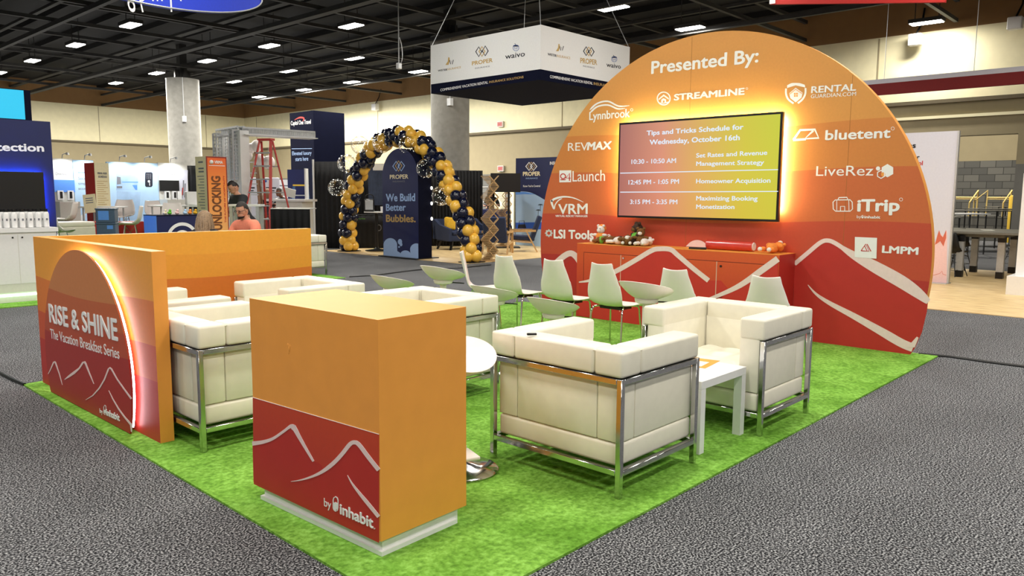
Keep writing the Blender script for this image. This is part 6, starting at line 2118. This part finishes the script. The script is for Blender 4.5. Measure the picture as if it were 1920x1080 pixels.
# white pillar block
a = P(1885, 552, z=fz)
t = thing('white_pillar', 'white pillar on a wide block at the right edge', 'pillar', (a.x, a.y, fz))
zb_ = P(1885, 517, d=(a - EYE).dot(_F)).z
MB().box(a.x, a.x + 0.9, a.y - 1.2, a.y, fz, zb_).build('block', 'white', t, world=True, smooth=False)
MB().box(a.x + 0.25, a.x + 0.7, a.y - 1.2, P(1909, 450, x=a.x + 0.25).y, zb_, P(1912, 325, x=a.x + 0.25).z).build('shaft', 'white', t, world=True, smooth=False)
# yellow rails on the dock
dk_ = MB().box(32.6, 36.0, 4.6, 10.4, 0, 0.9).build('loading_dock', 'stone', smooth=False)
dk_['kind'] = 'structure'
def rail(label, y0, y1):
    t = thing('guard_rail', label, 'rail', (33, (y0 + y1) / 2, 0.9), group='pale yellow guard rails')
    h = P(1800, 357, x=33).z - 0.9
    hw = (y1 - y0) / 2
    q = MB()
    for s_ in (-1, 1):
        q.tube([(0, s_ * hw, 0), (0, s_ * hw, h), (-0.3, s_ * (hw + 0.35), h - 0.4), (-0.3, s_ * (hw + 0.35), 0.0)] if s_ > 0 else [(0, s_ * hw, 0), (0, s_ * hw, h), (-0.7, s_ * (hw - 0.1), h - 0.45), (-0.7, s_ * (hw - 0.1), 0)], 0.028, 8)
    q.build('post', 'railpaint', t)
    q = MB(); q.tube([(0, -hw, h * 0.72), (0, hw, h * 0.72)], 0.028, 8); q.tube([(0, -hw, h * 0.66), (0, hw, h * 0.66)], 0.02, 8); q.build('cross_rail', 'railpaint', t)
    return t


rail('pale yellow guard rail before the stone wall, left one', P(1833, 370, x=33).y, P(1790, 370, x=33).y)
rail('pale yellow guard rail before the stone wall, right one', P(1896, 370, x=33).y, P(1851, 370, x=33).y)
a = P(1900, 375, x=32)
t = thing('bollard', 'yellow bollard right of the guard rails', 'bollard', (a.x, a.y, 0))
MB().lathe([(0, 0), (0.13, 0), (0.13, P(1900, 366, x=32).z - 0.06), (0.09, P(1900, 366, x=32).z), (0, P(1900, 366, x=32).z)], 20).build('post', 'yellowpaint', t)

# fittings on the walls
for px, py, lab in ((938, 233, 'lit exit sign high on the right wall'), (939, 316, 'lit exit sign just above the stone part of the right wall')):
    a = P(px, py, x=24.42)
    t = thing('exit_sign', lab, 'exit sign', (24.42, a.y, a.z), group='exit signs')
    MB().box(-0.03, 0.06, -0.17, 0.17, -0.12, 0.12).build('case', 'offwhite', t, smooth=False)
    MB().box(-0.034, -0.03, -0.15, 0.15, -0.10, 0.10).build('lit_panel', 'exit', t, smooth=False)
    letters('EXIT', Vector((24.42 - 0.036, a.y + 0.11, a.z - 0.05)), (0, -1, 0), (0, 0, 1), 0.22, 0.1, 'red', t, bold=0.03)
for px, py, lab in ((704, 201, 'small white floodlight on the brown band above the arch'), (1717, 75, 'white floodlight box on the wall right of the backdrop top'), (1904, 44, 'small white floodlight at the top right')):
    a = P(px, py, x=24.2)
    t = thing('wall_floodlight', lab, 'floodlight', (24.2, a.y, a.z), group='wall floodlights')
    MB().box(-0.14, 0.1, -0.17, 0.17, -0.16, 0.16, r=0.02, seg=1).build('case', 'white', t, smooth=False)
    q = MB(); q.tube([(0.0, 0.0, 0.16), (0.15, -0.1, 0.5), (0.28, -0.1, 0.9)], 0.025, 6); q.build('arm', 'black', t)
a = P(748, 122, d=20)
t = thing('ceiling_hoist', 'small hook block hanging from the ceiling above the arch', 'hoist', (a.x, a.y, a.z))
q = MB(); q.tube([(0, 0, 0.05), (0, 0, 7.2 - a.z)], 0.015, 6); q.build('cable', 'alu', t)
q = MB(); q.box(-0.06, 0.06, -0.05, 0.05, -0.1, 0.05, r=0.01, seg=1); q.tube(curve([(0.04, 0, 0), (0.12, 0, 0.2), (0.1, 0, 0.5), (0.03, 0, 0.7)], 4), 0.01, 5); q.build('hook_block', 'alu', t, smooth=False)
# dark carpet seams / taped cables
for pts, lab in (([(1722, 664), (1780, 669), (1850, 679), (1960, 693)], 'black taped cable running right from the round backdrop'),
                 ([(0, 700), (20, 711), (46, 722)], 'black carpet seam at the left end of the booth'),
                 ([(655, 519), (700, 517), (760, 509), (806, 504), (860, 503), (920, 497)], 'black taped cable across the aisle before the navy arch sign')):
    q = MB(); q.tube([P(*p_, z=0.006) + Vector((0, 0, 0.004)) for p_ in pts], 0.014, 6)
    tag(q.build('floor_cable', 'black'), lab, 'cable', 'floor cables')
q = MB(); q.box(8.35, 8.41, 1.98, 7.52, 0.0, 0.004); q.prism([(1.80, 7.085, 0), (8.41, 7.525, 0), (8.41, 7.585, 0), (1.80, 7.145, 0)], (0, 0, 0.004))
tag(q.build('carpet_tape', 'black', smooth=False), 'black tape along the far edges of the green booth carpet', 'tape')

# ================================================================== people
def skin_mesh(verts, edges, radii, sub=2):
    me = bpy.data.meshes.new('figure')
    me.from_pydata([Vector(v) for v in verts], edges, [])
    o = bpy.data.objects.new('figure', me); link(o)
    sk = o.modifiers.new('skin', 'SKIN')
    lay = me.skin_vertices[0].data
    for i, r in enumerate(radii):
        lay[i].radius = (r, r) if not isinstance(r, tuple) else r
        lay[i].use_root = (i == 0)
    sb = o.modifiers.new('sub', 'SUBSURF'); sb.levels = sub; sb.render_levels = sub
    bpy.context.view_layer.update()
    out = bpy.data.meshes.new_from_object(o.evaluated_get(bpy.context.evaluated_depsgraph_get()))
    bpy.data.objects.remove(o); bpy.data.meshes.remove(me)
    return out


def add_mesh(mb_, me, mi=0):
    mp = [mb_.bm.verts.new(v.co) for v in me.vertices]
    for p in me.polygons:
        try: mb_.bm.faces.new([mp[i] for i in p.vertices]).material_index = mi
        except ValueError: pass
    bpy.data.meshes.remove(me)


def person(label, loc, rz, J, skin, shirt, trousers, hair, hair_len=0.0, sleeve=1, group=None, glasses=False, beard=False):
    """J: joints in local metres, facing +x. The body is one skin; hair and clothes are its children."""
    t = thing('person', label, 'person', loc, rz, group)
    V = lambda k_: Vector(J[k_])
    order, edges, rad = [], [], []
    idx = {}

    def add(k_, p, r, par=None):
        idx[k_] = len(order); order.append(Vector(p)); rad.append(r)
        if par is not None: edges.append((idx[par], idx[k_]))
    add('pelvis', V('pelvis'), (0.15, 0.115)); add('waist', V('pelvis').lerp(V('chest'), 0.45), (0.135, 0.105), 'pelvis'); add('chest', V('chest'), (0.165, 0.11), 'waist')
    add('up', V('chest').lerp(V('neck'), 0.62), (0.115, 0.08), 'chest')
    add('neck0', V('neck'), 0.06, 'up'); add('neck1', V('neck').lerp(V('head'), 0.55), 0.055, 'neck0'); add('head0', V('head'), 0.07, 'neck1')
    for s_ in 'LR':
        add('sh' + s_, V('shoulder' + s_), 0.056, 'up'); add('el' + s_, V('elbow' + s_), 0.045, 'sh' + s_); add('wr' + s_, V('wrist' + s_), 0.029, 'el' + s_)
        hd = (V('wrist' + s_) - V('elbow' + s_)).normalized()
        add('pa' + s_, V('wrist' + s_) + hd * 0.07, (0.036, 0.02), 'wr' + s_)
        add('hip' + s_, V('hip' + s_), 0.092, 'pelvis'); add('kn' + s_, V('knee' + s_), 0.062, 'hip' + s_); add('an' + s_, V('ankle' + s_), 0.04, 'kn' + s_)
    q = MB()
    add_mesh(q, skin_mesh(order, edges, rad, 2))
    # five fingers on each palm
    for s_ in 'LR':
        w_ = V('wrist' + s_); hd = (w_ - V('elbow' + s_)).normalized()
        side = hd.cross(Vector((0, 0, 1)))
        side = side.normalized() if side.length > 0.05 else Vector((0, 1, 0))
        dn = hd.cross(side).normalized()
        if dn.z > 0: dn = -dn
        for k_, ln in enumerate((0.068, 0.078, 0.074, 0.058)):
            b_ = w_ + hd * 0.085 + side * (0.027 - 0.018 * k_)
            q.tube([b_, b_ + hd * ln * 0.5 + dn * 0.006, b_ + hd * ln * 0.85 + dn * 0.028], 0.0085, 6)
        b_ = w_ + hd * 0.03 + side * 0.03
        q.tube([b_, b_ + hd * 0.035 + side * 0.022, b_ + hd * 0.065 + side * 0.025 + dn * 0.01], 0.0095, 6)
    # head with face
    hc = V('head') + Vector((0.0, 0, 0.03))
    R = Matrix.Rotation(J.get('nod', 0.0), 4, 'Y')
    hm = lambda p: hc + R.to_3x3() @ Vector(p)
    q.ball(hc, 0.1, (0.98, 0.78, 1.18), u=20, v=14, mx=R)
    q.ball(hm((0.045, 0, -0.06)), 0.062, (0.95, 0.88, 0.85), u=14, v=10, mx=R)
    q.ball(hm((0.10, 0, -0.012)), 0.017, (1.1, 0.8, 1.5), u=10, v=8, mx=R)
    for s_ in (-1, 1):
        q.ball(hm((0.0, s_ * 0.079, -0.005)), 0.022, (0.7, 0.4, 1.3), u=10, v=8, mx=R)
    body = q.build('body', skin, t, angle=80)
    q = MB()
    for s_ in (-1, 1): q.ball(hm((0.088, s_ * 0.031, 0.012)), 0.009, u=8, v=6)
    q.build('eyes', 'darkink', body)
    q = MB(); q.ball(hm((0.097, 0, -0.06)), 0.02, (0.4, 1.2, 0.3), u=10, v=6, mx=R); q.build('mouth', 'coral', body)
    # hair
    q = MB()
    if hair_len > 0:
        q.ball(hm((-0.022, 0, 0.012)), 0.122, (0.98, 0.95, 1.12), u=20, v=14, mx=R)
        n_ = 26
        for i in range(n_):
            an = PI * 0.42 + (PI * 1.16) * i / (n_ - 1)
            x, y = 0.115 * math.cos(an) - 0.02, 0.112 * math.sin(an)
            wv = 0.012 * math.sin(i * 2.3)
            q.tube([hm((x * 0.75, y * 0.75, 0.09)), hm((x, y, 0.0)), hm((x * 1.12, y * 1.12 + wv, -0.12)), hm((x * 1.15 - 0.01, y * 1.1 - wv, -0.12 - hair_len))], 0.018, 6)
    else:
        g_ = bmesh.new(); bmesh.ops.create_uvsphere(g_, u_segments=22, v_segments=16, radius=0.108)
        for v in list(g_.verts):
            lim = 0.045 if v.co.x > 0.03 else (-0.01 if v.co.x > -0.03 else -0.055)
            if v.co.z < lim: g_.verts.remove(v)
        for v in g_.verts: v.co = hm((v.co.x * 0.98 - 0.006, v.co.y * 0.80, v.co.z * 1.19 + 0.006))
        q._merge(g_, 0)
    q.build('hair', hair, t, angle=80)
    if beard:
        q = MB(); q.ball(hm((0.05, 0, -0.085)), 0.058, (0.95, 0.9, 0.6), u=14, v=8, mx=R); q.build('beard', hair, t)
    if glasses:
        q = MB()
        for s_ in (-1, 1):
            q.tube([hm((0.104, s_ * 0.033 + 0.022 * math.cos(2 * PI * i / 12), 0.01 + 0.018 * math.sin(2 * PI * i / 12))) for i in range(12)], 0.0028, 5, closed=True)
            q.tube([hm((0.10, s_ * 0.055, 0.012)), hm((0.0, s_ * 0.083, 0.01))], 0.0028, 5)
        q.build('glasses', 'darkink', t)
    # clothes follow the body
    o2, e2_, r2 = [], [], []
    id2 = {}

    def ad(k_, p, r, par=None):
        id2[k_] = len(o2); o2.append(Vector(p)); r2.append(r)
        if par is not None: e2_.append((id2[par], id2[k_]))
    ad('waist', V('pelvis').lerp(V('chest'), 0.35), (0.158, 0.13)); ad('hem', V('pelvis') + (V('pelvis') - V('chest')).normalized() * 0.02, (0.155, 0.125), 'waist')
    ad('chest', V('chest'), (0.182, 0.128), 'waist'); ad('up', V('chest').lerp(V('neck'), 0.62), (0.135, 0.10), 'chest'); ad('nk', V('neck'), 0.074, 'up')
    for s_ in 'LR':
        ad('sh' + s_, V('shoulder' + s_), 0.1, 'up')
        ad('sl' + s_, V('shoulder' + s_).lerp(V('elbow' + s_), 0.75), 0.074, 'sh' + s_)
        if sleeve > 1: ad('cf' + s_, V('elbow' + s_).lerp(V('wrist' + s_), 0.85), 0.045, 'sl' + s_)
    q = MB(); add_mesh(q, skin_mesh(o2, e2_, r2, 2)); q.build('shirt', shirt, t, angle=80)
    o2, e2_, r2 = [], [], []
    id2 = {}
    ad('pelvis', V('pelvis'), (0.168, 0.14)); ad('belt', V('pelvis').lerp(V('chest'), 0.2), (0.155, 0.125), 'pelvis')
    for s_ in 'LR':
        ad('hip' + s_, V('hip' + s_), 0.108, 'pelvis'); ad('kn' + s_, V('knee' + s_), 0.08, 'hip' + s_); ad('an' + s_, V('ankle' + s_) + Vector((0, 0, 0.03)), 0.062, 'kn' + s_)
    q = MB(); add_mesh(q, skin_mesh(o2, e2_, r2, 2)); q.build('trousers', trousers, t, angle=80)
    for s_ in 'LR':
        a_ = V('ankle' + s_)
        q = MB(); q.ball((a_.x + 0.06, a_.y, max(0.042, a_.z - 0.045)), 0.05, (2.4, 0.85, 0.82), u=14, v=10); q.build('shoe', 'black', t)
    return t


def seated(lean=0.1, seat=0.46, nod=0.2, arms=((0.20, 0.30, 0.25), (0.45, 0.18, 0.30))):
    J = dict(pelvis=(0, 0, seat + 0.12), chest=(0.04 + lean * 0.3, 0, seat + 0.44), neck=(0.03 + lean * 0.5, 0, seat + 0.60), head=(0.06 + lean * 0.75, 0, seat + 0.725), nod=nod)
    for s_, k_ in (('L', 1), ('R', -1)):
        J['shoulder' + s_] = (0.03 + lean * 0.4, k_ * 0.185, seat + 0.53)
        e_, w_ = arms
        J['elbow' + s_] = (e_[0], k_ * e_[1], seat + e_[2]); J['wrist' + s_] = (w_[0], k_ * w_[1], seat + w_[2])
        J['hip' + s_] = (0.05, k_ * 0.10, seat + 0.09); J['knee' + s_] = (0.46, k_ * 0.14, seat + 0.06); J['ankle' + s_] = (0.44, k_ * 0.14, 0.085)
    return J


def standing(lean=0.0, nod=0.1, arms=((0.05, 0.26, 1.10), (0.20, 0.22, 0.90))):
    J = dict(pelvis=(0, 0, 0.95), chest=(0.02 + lean * 0.5, 0, 1.26 - lean * 0.12), neck=(0.02 + lean * 0.85, 0, 1.45 - lean * 0.2), head=(0.045 + lean * 1.15, 0, 1.585 - lean * 0.30), nod=nod)
    for s_, k_ in (('L', 1), ('R', -1)):
        J['shoulder' + s_] = (0.01 + lean * 0.75, k_ * 0.185, 1.385 - lean * 0.18)
        e_, w_ = arms
        J['elbow' + s_] = (e_[0] + lean * 0.7, k_ * e_[1], e_[2]); J['wrist' + s_] = (w_[0] + lean * 0.7, k_ * w_[1], w_[2])
        J['hip' + s_] = (0, k_ * 0.095, 0.92); J['knee' + s_] = (0.02, k_ * 0.10, 0.50); J['ankle' + s_] = (0, k_ * 0.10, 0.085)
    return J


def stool_under(loc, rz, h, lab):
    t = thing('plain_stool', lab, 'stool', loc, rz)
    MB().box(-0.19, 0.19, -0.19, 0.19, h - 0.04, h, r=0.01).build('seat', 'white', t, smooth=False)
    for sx in (-1, 1):
        for sy in (-1, 1): MB().bar((sx * 0.15, sy * 0.15, h - 0.04), (sx * 0.17, sy * 0.17, 0), 0.03).build('leg', 'chrome', t, smooth=False)


face_cam = lambda a: math.atan2(-a.y, -a.x)
# woman at the blue desk, seen from behind
a = P(381, 414, d=12.3)
aw = math.atan2(a.y, a.x)
sw = P(381, 398, d=12.3).z - 0.885
person('woman with long ash blond hair, seen from behind over the orange wall', (a.x, a.y, gz), aw - 0.25, seated(0.05, sw, 0.1), 'skin', 'charcoal', 'jeans', 'hairblond', 0.16)
stool_under((a.x, a.y, gz), aw, sw - 0.03, 'white stool under the woman at the blue desk')
# man in salmon shirt looking down
a = P(470, 400, d=12.0)
sm = P(466, 381, d=12.0).z - 0.87
person('bearded man in a salmon shirt and glasses, seated and looking down', (a.x, a.y, gz), face_cam(a) - 0.75, seated(0.16, sm, 0.32, ((0.22, 0.26, 0.28), (0.42, 0.08, 0.36))), 'skin', 'salmon', 'jeans', 'hairdark', 0.0, glasses=True, beard=True)
stool_under((a.x, a.y, gz), face_cam(a), sm - 0.03, 'white stool under the man in salmon')
# worker bending at the gantry
a = P(459, 360, d=16.3)
zz_ = P(446, 338, d=18.4).z
t = person('man in a charcoal shirt bending over beside the aluminium gantry', (a.x, a.y, 0.0), face_cam(a) - 1.15, standing(0.16, 0.6, ((0.10, 0.25, 1.10), (0.30, 0.12, 1.02))), 'skin', 'charcoal', 'jeans', 'hairdark', 0.0)
t.scale = (1.08, 1.08, 1.08)
# crew behind the ladder and the desk
a = P(495, 372, d=23.2)
person('person in dark clothes standing behind the red ladder', (a.x, a.y, 0.0), face_cam(a) + 2.6, standing(0.15, 0.2), 'skindark', 'jeans', 'jeans', 'ladder_brown', 0.12)
a = P(536, 365, d=23.0)
person('person in black lounging low behind the white desk, holding a white sheet', (a.x, a.y, 0.0), face_cam(a) - 0.9, seated(0.25, 0.85, 0.2, ((0.25, 0.28, 0.35), (0.50, 0.20, 0.40))), 'skindark', 'black', 'jeans', 'hairdark', 0.0, sleeve=2)
stool_under((a.x, a.y, 0.0), 0.5, 0.82, 'tall stool under the person in black behind the white desk')
hp = P(541, 361, d=22.4)
o = MB().box(-0.2, 0.2, -0.005, 0.005, -0.14, 0.14).build('white_sheet', 'paper', smooth=False); o.location = hp; o.rotation_euler = (0.5, 0.25, -0.7)
tag(o, 'white sheet held by the person in black behind the desk', 'paper')
# golf cart with driver far behind the lattice
a = P(924, 400, x=20.9)
gc = thing('golf_cart', 'white roofed golf cart behind the wooden lattice stands', 'golf cart', (a.x, a.y, 0.0), -0.75)
zr = P(915, 350, x=20.9).z
q = MB(); q.box(-0.62, 0.62, -0.7, 0.7, zr - 0.06, zr, r=0.03); q.build('roof', 'white', gc)
for sx in (-0.56, 0.56):
    for sy in (-0.6, 0.6): MB().bar((sx, sy, 0.8), (sx * 0.98, sy, zr - 0.05), 0.045 if sx < 0 else 0.12).build('roof_post', 'black' if sx < 0 else 'white', gc, smooth=False)
MB().box(-0.62, 0.62, -1.1, 0.9, 0.28, 0.62, r=0.05).build('chassis', 'navy', gc)
MB().box(-0.55, 0.55, -0.1, 0.75, 0.62, 0.86, r=0.04).build('seat_bench', 'black', gc)
MB().box(-0.6, 0.6, -1.15, -0.75, 0.55, 1.05, r=0.05).build('front_cowl', 'navy', gc)
for sx in (-1, 1):
    for y in (-0.75, 0.6): MB().cyl((sx * 0.50, y, 0.23), (sx * 0.66, y, 0.23), 0.23, n=20).build('wheel', 'black', gc)
ap = P(919, 375, x=20.9)
person('person in black seated in the golf cart', (ap.x, ap.y, 0.0), face_cam(ap) + 0.3, seated(0.1, 0.9, 0.1), 'skin', 'black', 'jeans', 'hairdark', 0.1, sleeve=2)
